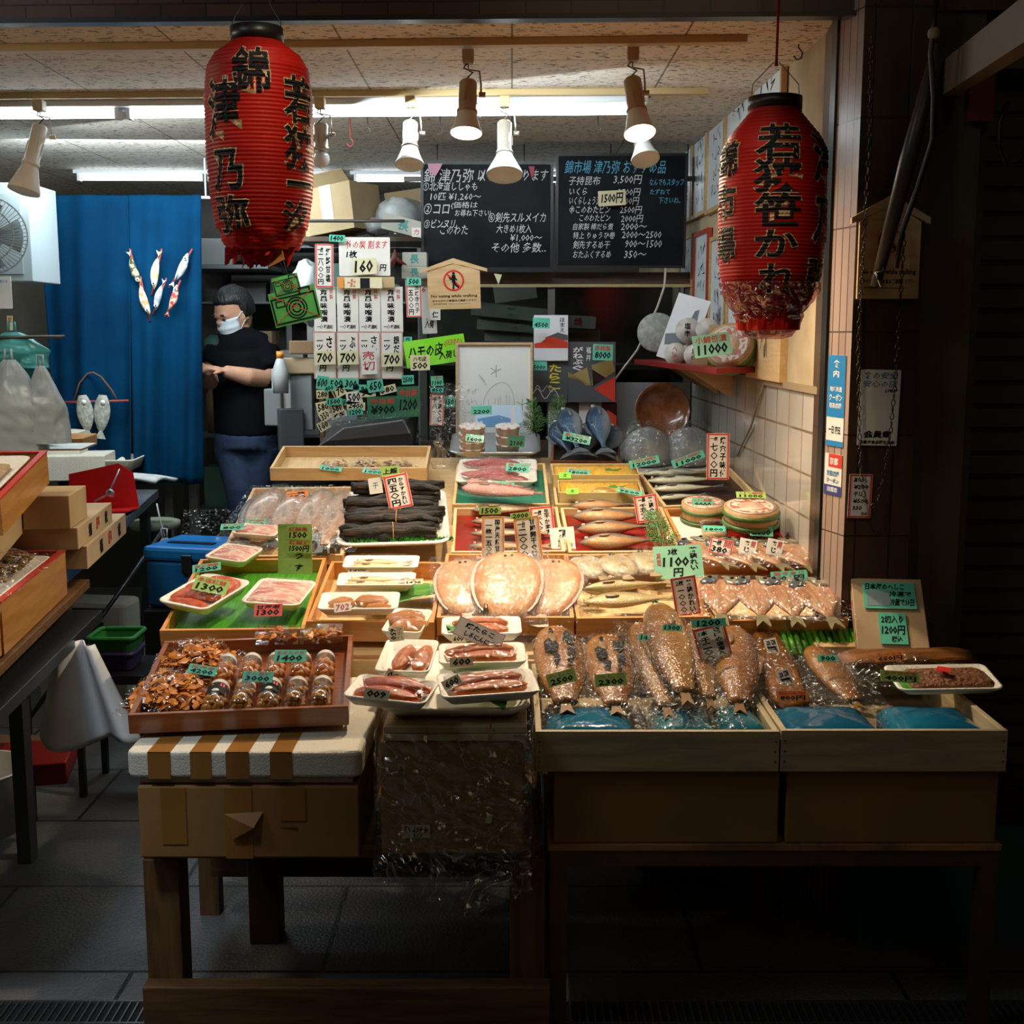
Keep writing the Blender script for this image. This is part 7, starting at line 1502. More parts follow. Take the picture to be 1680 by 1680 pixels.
card(598, 421, 84, 62, Yp - .01, 0, 0, 'white', None, [('竹の炭 割ます', .14, .70, .95, .92, 'R'), ('1枚', .15, .46, .36, .66, 'k'), ('円', .80, .12, .92, .30, 'k')], 'white notice with red writing at the top of the vinyl sheet', name='paper_sign')
card(598, 437, 40, 26, Yp - .03, 3, 0, 'cream', None, [('160', .1, .1, .85, .9, 'k')], 'cream slip marked 160 on the white notice', group=GT)
card(553, 391, 26, 11, Yp - .03, -2, 0, 'teal', None, [('1400', .1, .1, .9, .9, 'k')], 'teal tag marked 1400 above the white notice', group=GT)
q, ms = signmesh(92*k, 17*k, 'wood', None, []); tag(q.build('paper_strip', m_card2, M=T(*atY(600, 463, Yp - .02)) @ RX(90)), 'brown tape strip under the white notice', 'tape')
q, ms = signmesh(60*k, 17*k, 'cream', None, [('一富士', .08, .1, .3, .9, 'R')]); q.box(-.095, -.075, -.02, .02, 0, .0008, 1 + MK.index('o')); q.box(-.012, .025, -.02, .018, 0, .0006, 1 + MK.index('k')); tag(q.build('paper_ticket', ms, M=T(*atY(596, 464, Yp - .03)) @ RX(90)), 'yellow and pink printed ticket on the brown tape strip', 'ticket')
card(679, 492, 25, 56, 4.72, 1, 0, 'white', 'r', [('五〇〇円', .16, .06, .48, .80, 'k', V), ('浜焼き穴子', .58, .12, .84, .92, 'k', V)], 'narrow red-bordered card priced five hundred, right of the pickle papers', name='price_card', group=GC)
card(679, 462, 24, 12, 4.71, 0, 0, 'teal', None, [('500', .15, .1, .85, .9, 'k')], 'teal tag marked 500 above the narrow red-bordered card', group=GT)
card(703, 505, 24, 84, 5.0, 3, 0, 'white', None, [('6', .1, .8, .4, .92, 'R'), ('入荷', .2, .1, .8, .3, 'k')], 'long white slip hanging behind the wooden plaque', name='paper_sign')
card(714, 516, 17, 18, 4.85, 0, 0, 'white', None, [('仁', .2, .2, .8, .8, 'k')], 'small white cup-shaped tag below the wooden plaque', group=GT)
card(714, 576, 100, 44, 4.70, 8, 0, 'lime', None, [('ハモの皮', .06, .32, .64, .80, 'k'), ('(旧盆)', .66, .60, .96, .86, 'R'), ('入荷しま', .55, .16, .98, .46, 'k')], 'bright lime green slanted sign about pike conger skin', name='paper_sign')
card(689, 595, 32, 25, 4.67, 2, 0, 'cream', None, [('ハモ皮', .15, .58, .85, .90, 'k'), ('500', .12, .08, .88, .52, 'k')], 'cream slip marked 500 on the lime green sign', group=GT)
# loose tags above the register
r_ = random.Random(11)
LT = [(529, 628, 20, 22, -8, 'teal', '600'), (552, 629, 26, 16, 4, 'teal', '500'), (576, 630, 24, 18, -5, 'teal', '300'), (600, 640, 22, 13, -15, 'teal', '900'), (616, 633, 26, 20, 8, 'teal', '650'), (529, 647, 20, 14, 2, 'cream', '280'), (556, 643, 22, 16, 28, 'cream', '170'), (581, 652, 26, 20, 8, 'white', '500'),
      (636, 639, 28, 13, 14, 'cream', '380'), (548, 659, 26, 11, 5, 'teal', '1500'), (530, 668, 22, 18, 12, 'cream', '580'), (553, 669, 20, 18, 20, 'cream', '580'), (584, 666, 30, 13, -4, 'cream', '2400'), (583, 676, 24, 11, 8, 'teal', '1200'), (533, 682, 18, 16, 35, 'cream', '350'), (556, 680, 26, 10, 12, 'white', '75'), (531, 698, 20, 16, 30, 'cream', '160'), (594, 636, 30, 10, 0, 'teal', '800'), (603, 645, 26, 12, 6, 'cream', '70'), (540, 637, 18, 10, 14, 'teal', '400'), (565, 660, 18, 9, -10, 'teal', '850')]
LTW = ['top left', 'second of the top line', 'third of the top line', 'thin one under the top line, middle', 'right end of the top line', 'second line, far left', 'second line, tilted', 'second line, middle', 'right end, slanted', 'third line, middle', 'third line, far left', 'third line, second', 'third line, right', 'below the third line', 'fourth line, far left', 'fourth line, middle', 'lowest of all', 'flat one behind the top line', 'small one just under the top line', 'narrow one beside the top left', 'small one between second and third line']
for i, (px, py, w_, h_, ro, st, n_) in enumerate(LT): card(px, py, w_, h_, 4.66 - .004*(i % 5), ro, 0, st, None, [(n_, .1, .12, .9, .88, 'k')], f'loose {st} tag marked {n_} above the cash register, {LTW[i]}', group='loose tags above the cash register')
for px, py, w_, h_, n_, lb in ((628, 669, 50, 37, '¥900', 'dark green card marked 900 in front of the register, left of two'), (670, 659, 36, 50, '1200', 'dark green card marked 1200 in front of the register, right of two')): card(px, py, w_, h_, 4.58, 2, 0, 'dark', None, [('金目鯛', .1, .66, .9, .92, 'R'), (n_, .1, .2, .9, .6, 'k')], lb, name='price_card', group=GC)
card(717, 625, 20, 16, 4.60, 3, 0, 'teal', None, N('1100', ''.replace('', '') or '干'), 'teal tag marked 1100 above the small red-bordered card at the register', group=GT)
card(717, 640, 21, 8, 4.60, 0, 0, 'teal', None, [('850', .1, .1, .9, .9, 'k')], 'teal tag marked 850 under the one marked 1100', group=GT)
card(717, 672, 23, 52, 4.62, -2, 2, 'white', 'r', [('千八', .15, .5, .5, .9, 'k', V), ('若狭ぐじ', .56, .1, .84, .92, 'k', V)], 'narrow red-bordered card right of the cash register', name='price_card', group=GC)
card(738, 659, 17, 17, 4.64, 0, 0, 'teal', None, [('150', .1, .2, .9, .8, 'k')], 'teal tag marked 150 left of the framed drawing', group=GT)
card(669, 623, 20, 15, 4.64, 3, 0, 'teal', None, [('2500', .1, .2, .9, .8, 'k')], 'teal tag marked 2500 below the lime green sign', group=GT)
card(669, 557, 14, 9, 4.72, 0, 0, 'teal', None, [('円', .3, .2, .7, .8, 'k')], 'tiny teal tag above the lime green sign', group=GT)
# green camera signs
for px, py, w_, h_, ro, lb in ((484, 502, 78, 56, 13, 'larger green no-photography sign with a crossed-out camera drawing'), (470, 468, 44, 32, 14, 'smaller green no-photography sign above the larger one')):
    p = atY(px, py, 4.4); k = mpp(p); W, H = w_*k, h_*k; t = thing('camera_sign', lb, 'sign', T(*p) @ RX(90) @ RZ(ro), 'green no-photography signs')
    MB().box(-W/2, W/2, -H/2, H/2, -.003, 0).build('green_card', mat('sign_green', (.08, .36, .06), .5), t)
    q = MB(); wd = W*.035
    stroke(q, [(-W*.46, H*.3), (-W*.46, -H*.42), (W*.45, -H*.42), (W*.45, H*.3), (-W*.46, H*.3)], wd, .0012, 0); stroke(q, [(W*.16, H*.3), (W*.16, H*.46), (W*.38, H*.46), (W*.38, H*.3)], wd, .0012, 0); stroke(q, [(-W*.38, H*.22), (-W*.38, H*.06), (-W*.2, H*.06), (-W*.2, H*.22), (-W*.38, H*.22)], wd*.7, .0012, 0)
    for r in (.30, .22, .12): stroke(q, [(r*H*math.cos(a) + W*.03, r*H*math.sin(a) - H*.06) for a in [2*math.pi*j/22 for j in range(23)]], wd*.8, .0012, 0)
    stroke(q, [(-W*.46, H*.44), (W*.46, -H*.44)], wd*.5, .0016, 1); stroke(q, [(-W*.46, -H*.40), (W*.46, H*.40)], wd*.5, .0016, 1)
    if w_ < 60: write(q, 'NO', W*.22, -H*.2, W*.42, 0, 1, .002, .02)
    q.build('camera_drawing', [m_ink, m_bord['R']], t); MB().tube([(0, H*.45, -.004), (0, H*.45 + .12, -.004)], .0015, 5).build('string', m_ink, t)
# cash register under clear cover
p = atY(612, 742, 4.55); k = mpp(p); m_reg = mat('register_black', (.014, .014, .016), .35, c2=(.02, .02, .022), ns=4)
rg = thing('cash_register', 'low black cash register under a clear cover at the back of the stall', 'register', T(*p))
W = 150*k; q = MB(); q.add([(-W/2, -.10, 0), (W*.42, -.10, 0), (W*.42, .2, 0), (-W/2, .2, 0), (-W*.56, -.10, .03), (W*.46, -.10, .05), (W*.46, .2, .13), (-W*.50, .2, .10), (-W*.48, -.10, .05), (-W*.28, -.08, .10), (W*.36, -.08, .13), (W*.44, -.10, .08)],
    [(0, 3, 2, 1), (0, 1, 5, 4), (4, 5, 11, 8), (8, 11, 10, 9), (9, 10, 6, 7), (1, 2, 6, 5), (5, 6, 11), (11, 6, 10), (3, 0, 4, 7), (4, 8, 7), (8, 9, 7), (2, 3, 7, 6)]); q.build('body', m_reg, rg, bevel=.006)
q = MB(); q.grid(lambda u, v: ((u - .5)*W*1.05, -.12 + v*.3, .10 + .05*u + .03*v + .004*noise.noise(Vector((u*8, v*8, 1)))), 18, 12); q.build('clear_cover', m_vac, rg)
MB().box(W*.28, W*.34, -.14, -.115, -.01, .035).build('blue_clip', mat('blue_plastic', (.01, .10, .50), .3, coat=.5), rg)
MB().box(-.32, .18, .0, .32, -.30, -.011).build('counter_top', mat('dark_counter', (.02, .022, .024), .25), rg)
# glass bottles
for px, py, lb in ((716, 745, 'clear pump bottle standing between the register and the metal tray'), (722, 722, 'clear twisted bag end behind the pump bottle')):
    if 'bottle standing' in lb: 
        q = MB(); q.lathe([(.024, 0), (.026, .01), (.026, .06), (.012, .075), (.012, .085), (.018, .087), (.018, .095), (.006, .1), (.006, .115), (.012, .118)], 24)
        tag(q.build('pump_bottle', m_jar, M=place(px + 4, py + 22, 'B', .0)), lb, 'bottle')
    else: bag(lb, T(*atY(735, 690, 4.6)) @ RX(80), .14, .28, .03, seed=31, nz=.015)
# packets in the pine tray at the back left
Md, wd_, dd_ = quad((571, 777), (586, 740), 257, 'B')
for x, lb in ((-.06, 'left small packet of yellowish dried fish in the pine tray'), (.05, 'middle small packet of brown dried fish in the pine tray'), (.16, 'right small packet of pale dried fish in the pine tray')):
    M_ = Md @ T(x, -.03, -.018); q = flakes(.10, .13, .018, 60, int(900 + x*100), .010); t = thing('snack_packet', lb, 'snack packet', M_, 'small dried packets in the pine tray'); o = q.build('dried_fish_flakes', mat('tan_flakes', (.50, .34, .15), .5, c2=(.34, .20, .08), ns=50), t, solid=.001); o['kind'] = 'stuff'
    q = MB(); q.grid(sheet(.14, .18, .026, .8, .006, 26, x*50), 20, 20, smooth=False); q.build('film', m_vac, t)
for px, py, lb in ((543, 768, 'teal tag in the pine tray at the back, left'), (613, 773, 'teal tag in the pine tray at the back, right')): card(px, py, 36, 8, B_(.02), -8, 50, 'teal', None, N('1000', '干'), lb, group=GT)

# ================================================================ THE SHOPKEEPER
def smoothbody(o, vox, it=4):
    r = o.modifiers.new('remesh', 'REMESH'); r.mode = 'VOXEL'; r.voxel_size = vox; r.use_smooth_shade = True
    s = o.modifiers.new('smooth', 'SMOOTH'); s.factor = .5; s.iterations = it
YM = 5.95
P = lambda px, py, dy=0: tuple(atY(px, py, YM + dy))
pers = thing('person', 'person in black polo shirt, navy trousers and white face mask beside the blue curtain', 'person', T(0, 0, 0))
m_skin = mat('skin', (.56, .30, .19), .55, c2=(.50, .26, .16), ns=20, spec=.3); m_hair = mat('black_hair', (.008, .007, .007), .45, bump=.6, bs=120, st=(1, 1, .3)); m_polo = mat('black_polo', (.004, .0045, .006), .9, spec=.08, bump=.2, bs=60)
m_trou = mat('navy_cotton', (.022, .042, .095), .85, c2=(.016, .032, .075), ns=14, bump=.3, bs=40); m_mask = mat('mask_white', (.62, .70, .74), .7, bump=.15, bs=50)
hc = Vector(P(384, 516)); HM = T(*hc) @ RZ(-40) @ RX(20)
b = MB()
b.tube([P(402, 700), P(400, 650), P(400, 600)], [.13, .125, .13], 16); b.tube([P(397, 580), P(394, 555), P(389, 530)], [.065, .056, .055], 14)
b.tube([P(368, 578, -.02), P(430, 578, .03)], .085, 14)
b.tube([P(432, 580, .02), P(436, 604, -.02), P(434, 622, -.06)], [.062, .052, .046], 12); b.tube([P(434, 622, -.06), P(405, 618, -.16), P(368, 609, -.22)], [.047, .044, .029], 12)
b.tube([P(362, 582, -.02), P(348, 606, -.05), P(345, 628, -.12)], [.06, .05, .044], 12); b.tube([P(345, 628, -.12), P(338, 616, -.2), P(340, 606, -.26)], [.042, .036, .028], 12)
def hand(pa, pb, roll):
    a, c_ = Vector(pa), Vector(pb); x = (c_ - a).normalized(); z = Vector((0, -.3, 1)); y = z.cross(x).normalized(); z = x.cross(y); M = basis(a, x, y, z) @ RX(roll)
    old = b.M; b.M = M; b.ball((.035, 0, 0), (.045, .038, .016), 14)
    for i, (yy, l_) in enumerate(((-.028, .052), (-.010, .062), (.010, .066), (.028, .058))): b.tube([(.065, yy, 0), (.065 + l_*.45, yy, -.004), (.065 + l_*.75, yy, -.018), (.065 + l_*.8, yy, -.034)], [.0085, .008, .0075, .006], 8)
    b.tube([(.02, .032, -.002), (.04, .055, -.008), (.062, .058, -.018)], [.011, .010, .008], 8); b.M = old
hand(P(368, 609, -.22), P(350, 605, -.24), 10); hand(P(340, 606, -.26), P(330, 602, -.27), -10)
b.M = HM; b.ball((0, 0, .01), (.076, .094, .112), 28); b.ball((0, -.022, -.055), (.056, .068, .060), 20); b.ball((0, -.094, -.012), (.014, .018, .02), 12); b.ball((0, -.082, .022), (.055, .018, .012), 12)
for sx in (-1, 1): b.ball((sx*.078, .004, -.008), (.009, .018, .028), 12)
ob = b.build('body', m_skin, pers); smoothbody(ob, .008, 3)
q = MB(); q.M = HM
for sx in (-1, 1): q.ball((sx*.030, -.089, .004), (.015, .005, .0035), 10); q.ball((sx*.031, -.091, .027), (.019, .006, .004), 10)
q.build('eyes_and_brows', m_hair, pers)
def hf(d):
    front = max(0, -d.y - .15); low = max(0, .42 - d.z); side = 1 if d.z > -.35 else .86
    k_ = (1 - min(.30, 1.6 * min(front, low))) * side
    return k_ * (1 + .05 * noise.noise(d * 9) + .03*noise.noise(Vector((d.x*22, d.y*22, d.z*5))))
q = MB(); q.M = HM; q.ball((0, .012, .026), (.090, .104, .116), 44, fn=hf); q.build('hair', m_hair, pers)
q = MB(); q.M = HM
def mk(u, v):
    a = (u - .5) * 2.35; z = .002 - v * .098; r = 1.0 + .02*math.sin(v*18); rx = (.074 - .012*v) * (1 + .06*math.sin(v*3.1)); return (rx*1.03*math.sin(a)*r, -(.099 + .012*math.sin(v*3.1)*1)*math.cos(a)*r + .006, z)
q.grid(mk, 20, 14); q.tube([(.070, -.045, -.010), (.080, -.01, .018), (.083, .015, 0)], .0018, 5); q.tube([(.060, -.05, -.08), (.078, -.01, -.03), (.083, .015, -.02)], .0018, 5); q.tube([(-.070, -.045, -.010), (-.083, .015, 0)], .0018, 5)
q.build('face_mask', m_mask, pers, solid=.0015)
b = MB(); b.tube([P(404, 714), P(403, 690), P(401, 650), P(399, 610), P(398, 580)], [.152, .152, .150, .155, .135], 20); b.tube([P(366, 576, -.02), P(398, 566), P(432, 577, .03)], [.088, .10, .088], 16); b.tube([P(396, 560), P(394, 551)], [.072, .066], 16)
b.tube([P(430, 576, .02), P(437, 594, .0), P(440, 612, -.04)], [.088, .082, .076], 14); b.tube([P(364, 578, -.02), P(350, 602, -.05)], [.085, .078], 14)
ob = b.build('polo_shirt', m_polo, pers); smoothbody(ob, .012, 3)
q = MB(); q.M = T(*P(393, 556)) @ RZ(-30) @ RX(12); q.lathe([(.078, -.02), (.070, .012), (.064, .02), (.062, .0)], 24, cap=False); q.build('collar', m_polo, pers, solid=.003)
b = MB(); b.tube([P(403, 708), P(403, 735)], [.152, .150], 18); b.tube([P(424, 735), P(420, 800), P(416, 860), P(414, 980)], [.100, .078, .068, .062], 14); b.tube([P(384, 735, -.02), P(396, 800, -.05), P(402, 860, -.02), P(402, 980)], [.100, .080, .068, .062], 14)
ob = b.build('trousers', m_trou, pers); smoothbody(ob, .012, 3)
for px in (414, 402):
    fz = atY(px, 980, YM); q = MB(); q.dome([(.04*math.cos(a), -.05 + .12*math.sin(a)) for a in [2*math.pi*k/16 for k in range(16)]], 0, .07, 4); q.M = Matrix.Identity(4); q.build('shoe', m_hair, pers, M=T(fz.x, fz.y, 0.0))

# ================================================================ STORAGE behind him
m_gs = mat('shelf_steel', (.14, .15, .15), .5, met=.5)
ss = thing('storage_shelf', 'crowded metal storage shelf in the dark behind the person', 'shelf', T(-1.10, 6.75, 0))
for zz in (.55, .95, 1.32, 1.66, 1.95): MB().box(-.62, .62, -.2, .2, zz - .012, zz).build('shelf_board', m_gs, ss)
for x in (-.62, .60): MB().box(x, x + .02, -.2, -.18, 0, 2.1).build('post', m_gs, ss)
r_ = random.Random(5)
CC = [('white', mat('clutter_white', (.42, .42, .38), .6)), ('brown', mat('clutter_brown', (.24, .14, .07), .7)), ('grey', mat('clutter_grey', (.18, .19, .19), .6)), ('tan', mat('clutter_tan', (.36, .26, .15), .7)), ('dark', mat('clutter_dark', (.05, .055, .06), .5)), ('greenish', mat('clutter_green', (.10, .22, .17), .5))]
ORD = ['first', 'second', 'third', 'fourth', 'fifth', 'sixth', 'seventh', 'eighth']
for si, (zz, nm) in enumerate(((.55, 'lowest'), (.95, 'second'), (1.32, 'third'), (1.66, 'fourth'))):
    x = -.58; i = 0
    while x < .52 and i < 8:
        w_ = r_.uniform(.09, .2); h_ = r_.uniform(.08, .27); cn, cm = CC[r_.randrange(6)]; w_ = min(w_, .6 - x)
        q = MB(); 
        if r_.random() < .3: q.lathe([(w_*.42, 0), (w_*.45, h_*.8), (w_*.2, h_*.95)], 16); kind = 'jar'
        else: q.box(-w_*.46, w_*.46, -.12, .1, 0, h_); kind = 'carton'
        tag(q.build('storage_' + kind, cm, M=T(-1.10 + x + w_/2, 6.70, zz + .001) @ RZ(r_.uniform(-4, 4) if kind == 'carton' and w_ < .0 else 0)), f'{cn} {kind} on the {nm} shelf behind the person, {ORD[i]} from the left', kind, 'goods on the storage shelf'); x += w_ + .012; i += 1
# low counter with piles right of the man
q = MB(); q.box(-.75, -.30, 5.55, 6.2, .0, .92); tag(q.build('side_counter', m_gs), 'grey steel counter right of the person, mostly hidden', 'counter')
for i, (px, py, w_, h_, cn) in enumerate([(470, 640, 42, 70, 0), (452, 668, 30, 60, 2), (498, 660, 36, 90, 2), (492, 600, 60, 26, 3), (500, 570, 50, 22, 1), (478, 705, 40, 70, 4)]):
    p = atY(px, py + h_/2, 5.75 - .02*i); k = mpp(p); q = MB(); q.box(-w_*k/2, w_*k/2, -.03, .03, 0, h_*k); tag(q.build('paper_pile', CC[cn][1], M=T(p.x, p.y, p.z) @ RZ(8*i - 20), bevel=.006), ['white wrapped pile right of the person\'s elbow', 'grey pile touching the person\'s back', 'tall grey board leaning beside the price sheets', 'tan stack of papers right of the person\'s head', 'brown box under the green camera sign', 'dark bundle at the person\'s hip'][i], 'pile', 'piles right of the person')
q = MB(); q.lathe([(.035, 0), (.037, .10), (.02, .15), (.014, .16)], 20); q.lathe([(.017, .16), (.017, .19)], 16, 1); tag(q.build('plastic_bottle', [mat('bottle_pale', (.45, .47, .45), .2, coat=.6), mat('cap_orange', (.75, .25, .03), .4)], M=T(*atY(461, 645, 5.6))), 'plastic bottle with an orange cap right of the person\'s elbow', 'bottle')
# high boxes on top
m_c3 = mat('carton_tan', (.46, .34, .18), .7, c2=(.40, .28, .14), ns=4)
bs = thing('high_shelf', 'high dark board carrying the tan carton and sacks beside the left lantern', 'shelf', T(0, 0, 0)); pz = atY(580, 392, 5.5); MB().box(pz.x - .22, pz.x + .38, 5.36, 5.75, pz.z - .02, pz.z).build('board', m_beam, bs)
MB().box(pz.x - .2, pz.x - .18, 5.70, 5.74, 0, pz.z - .02).build('post', m_beam, bs); MB().box(pz.x + .34, pz.x + .36, 5.70, 5.74, 0, pz.z - .02).build('post', m_beam, bs)
t = thing('cardboard_box', 'open tan cardboard box tilted high up between the left lantern and the blackboard', 'box', T(*atY(566, 384, 5.48)) @ RZ(-28) @ RY(-7))
MB().box(-.13, .13, -.11, .11, 0, .20).build('body', m_c3, t); q = MB(); q.box(-.03, .03, -.1115, -.1105, .05, .2); q.build('tape', mat('tape_pale', (.6, .55, .4), .4), t)
q = MB(); q.add([(-.13, -.11, .2), (.13, -.11, .2), (.14, -.17, .24), (-.12, -.17, .24)], [(0, 1, 2, 3)]); q.add([(-.13, .11, .2), (-.13, -.11, .2), (-.2, -.1, .24), (-.2, .1, .24)], [(0, 1, 2, 3)]); q.build('flap', m_c3, t, solid=.003)
m_sack = mat('white_sack', (.55, .57, .56), .6, c2=(.45, .47, .46), ns=6, bump=.5, bs=20)
for px, py, rx, rz, lb in ((655, 352, .10, .075, 'crumpled white sack beside the tan carton up high'), (505, 480, .07, .14, 'white plastic sack behind the smaller green camera sign'), (618, 372, .06, .04, 'small white crumpled bag at the right foot of the tan carton')):
    q = MB(); q.ball((0, 0, 0), (rx, .08, rz), 22, fn=lambda d: 1 + .25*noise.noise(d*2.3 + Vector((px, 0, 0)))); tag(q.build('white_sack', m_sack, M=T(*atY(px, py, 5.45))), lb, 'sack')
narrow(662, 328, 60, 30, 5.5, 8, '', 'tan box with a barcode label on top of the white sack', m=m_c3)

# ================================================================ LEFT SIDE OF THE SHOP
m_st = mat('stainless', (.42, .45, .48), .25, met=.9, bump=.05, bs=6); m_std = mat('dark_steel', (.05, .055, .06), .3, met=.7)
def polytop(name, px4, z, th, m, parent=None):
    q = MB(); pts = [atZ(a, b_, z) for a, b_ in px4]; q.prism([(p.x, p.y) for p in pts], z - th, z); return q.build(name, m, parent, bevel=.002), pts
t = thing('steel_table', 'long stainless steel table at the left carrying boxes and papers', 'table', T(0, 0, 0))
polytop('tabletop', [(260, 803), (106, 940), (-300, 940), (-110, 803)], .85, .035, m_st, t)
for px, py in ((248, 812), (40, 920), (-60, 812)): p = atZ(px, py, .82); MB().box(p.x - .045, p.x - .01, p.y - .03, p.y + .01, 0, .815).build('leg', m_std, t)
p1_, p2_ = atZ(150, 830, .8), atZ(240, 830, .8); MB().tube([(-1.75, 4.2, .1), (-1.35, 4.7, .75)], .009, 8).build('brace', m_std, t)
t = thing('low_bench', 'low dark metal bench at the near left edge under the wooden plank', 'bench', T(0, 0, 0))
polytop('benchtop', [(168, 1000), (-2, 1167), (-420, 1167), (-150, 1000)], .735, .03, m_std, t); polytop('lower_shelf', [(130, 1205), (-5, 1330), (-400, 1330), (-200, 1205)], .33, .025, mat('worn_shelf', (.16, .09, .05), .6), t)
for px, py in ((40, 1006), (-90, 1130)): p = atZ(px, py, .72); MB().box(p.x - .05, p.x - .01, p.y - .02, p.y + .02, 0, .70).build('leg', m_std, t)
p = atZ(48, 1135, .72); MB().box(p.x - .04, p.x - .01, p.y - .02, p.y + .02, .33, .70).build('strut', m_std, t)
t = thing('wooden_plank', 'rough brown plank on blocks under the left trays', 'plank', T(0, 0, 0)); polytop('plank', [(147, 950), (-2, 1094), (-300, 1094), (-100, 950)], .80, .024, m_oldwoodx, t); p = atZ(118, 990, .76); MB().box(p.x - .16, p.x - .02, p.y - .05, p.y + .06, .737, .774).build('block', m_oldwood, t)
m_ora = wood('orange_varnish', (.42, .19, .04), (.55, .28, .07), .35, 'y', coat=.3); m_rim = mat('red_rim', (.55, .03, .012), .3, coat=.6)
def sidetray(pf, pn, zt, zb, zt2, wd, lb, s_=None):
    """tray whose right wall runs from the far pixel pf to the near pixel pn along its top"""
    a, c_ = pf, pn; y = (a - c_); L = y.length; y.normalize(); x = Vector((y.y, -y.x, 0)).normalized(); z = x.cross(y)
    M = basis(c_, x, y, z); h = zb; t = thing('lacquered_tray', lb, 'tray', M, 'wooden trays with red rims at the left')
    MB().box(-.014, 0, 0, L, -h, 0).build('side_board', m_ora, t, bevel=.001); MB().box(-wd, -wd + .014, 0, L, -h, 0).build('side_board', m_ora, t)
    MB().box(-wd + .014, -.014, 0, .014, -h, 0).build('front_board', m_ora, t); MB().box(-wd + .014, -.014, L - .014, L, -h, 0).build('back_board', m_ora, t); MB().box(-wd + .014, -.014, .014, L - .014, -h, -h + .008).build('bottom_board', m_rim, t)
    for bb in ((-.015, .001, -.001, L + .001), (-wd - .001, -wd + .015, 0, L), (-wd + .015, -.015, -.001, .015), (-wd + .015, -.015, L - .015, L + .001)): MB().box(*bb, .0005, .005).build('red_rim', m_rim, t)
    return M, L
pf, pn = atZ(107, 905, .92), atZ(2, 990, .92)
M1, L1 = sidetray(pf, pn, 0, .115, 0, .42, 'red-rimmed wooden tray of dark glossy nuts at the left edge')
M1b, _ = sidetray(pn + (pn - pf) * .03, pn + (pn - pf) * .6, 0, .11, 0, .42, 'second red-rimmed wooden tray cut off by the left frame edge')
pf2 = CAM + ray(77, 742) * (1.25 / .3815); pf2 = atX(77, 742, -1.25); pn2 = atX(0, 821, -1.18)
M2, L2 = sidetray(pf2, pn2, 0, .085, 0, .40, 'upper tilted red-rimmed wooden tray holding a white tray of sesame-coloured food')
foam('white tray of pale crumbs in the upper red-rimmed tray', M2 @ T(-.14, L2/2, -.02), .22, L2*.86, fh=.02, wrap=True, group=None)
q = MB(); q.dome(rrect(.15, L2*.6, .03), 0, .016, 6, rim=.5); tag(q.build('pale_crumbs', mat('crumbs', (.50, .36, .18), .7, c2=(.38, .25, .11), ns=90, bump=.6, bs=200), M=M2 @ T(-.14, L2/2, -.014)), 'heap of pale brown crumbs in the upper left white tray', 'food', kind='stuff')
MB().box(-.34, -.06, .05, L2 - .05, -.20, -.087).build('support_box', m_c3, None, M=M2); tag(COL.objects[-1], 'cardboard support under the upper red-rimmed tray', 'box')
foam('white tray of dark glossy nuts under crinkled film at the left edge', M1 @ T(-.15, L1/2 - .02, -.02), .26, L1*.9, fh=.02, wrap=False, group=None)
r_ = random.Random(4); q = MB()
for i in range(330): q.ball((r_.uniform(-.10, .10), r_.uniform(-.34, .34)*L1/ .75*.9, r_.uniform(.008, .034)), (r_.uniform(.007, .012), r_.uniform(.006, .010), .006), 8)
tag(q.build('dark_nuts', mat('dark_glossy', (.10, .05, .015), .15, c2=(.30, .17, .05), ns=70, coat=1), M=M1 @ T(-.15, L1/2 - .02, -.018)), 'dark brown glossy nuts heaped in the left white tray', 'food', kind='stuff')
bag('crinkled clear film over the dark nuts at the left edge', M1 @ T(-.14, L1/2, .0), .30, L1*1.0, .035, seed=3, nz=.014, fr=26, fill=.85)
# pine boxes with stamps on the steel table
def stamped(pxc, pyc, L, w_, h_, z, yaw, lb, txt=True):
    p = atZ(pxc, pyc, z + h_); t = thing('pine_box', lb, 'box', T(p.x, p.y, z) @ RZ(yaw), 'pale pine boxes on the left table')
    MB().box(-w_/2, w_/2, -L/2, L/2, 0, h_).build('box', m_card2 if not txt else mat('pine_pale', (.56, .42, .26), .6, c2=(.48, .35, .20), ns=5), t, bevel=.002)
    if txt:
        q = MB(); q.M = T(w_/2 + .0008, 0, h_/2) @ RZ(90) @ RX(90); write(q, '福', -L*.22, -h_*.32, -L*.22 + h_*.7, h_*.32, 0, .0005, .04); write(q, '印', .0, -h_*.36, h_*.75, h_*.36, 1, .0005, .04); write(q, '松', L*.26, -h_*.32, L*.26 + h_*.7, h_*.32, 0, .0005, .04); q.build('stamp_print', [m_ink, m_bord['R']], t)
stamped(120, 868, .62, .20, .065, .852, 8, 'lower long pine box with black and red stamps on the steel table'); stamped(92, 845, .50, .22, .06, .918, 8, 'upper long pine box with stamps and loose tags'); stamped(90, 805, .22, .12, .09, .980, 8, 'small plain pine box on the upper stamped one', False)
for px, py, n_, lb in ((125, 838, 'B', 'white tag on the end of the upper stamped pine box'), (102, 853, '60', 'cream tag lying on the upper stamped pine box')): card(px, py, 20, 8, atZ(px, py, .985).y, 4, 55, 'cream', None, [(n_, .2, .15, .8, .85, 'k')], lb, group=None)
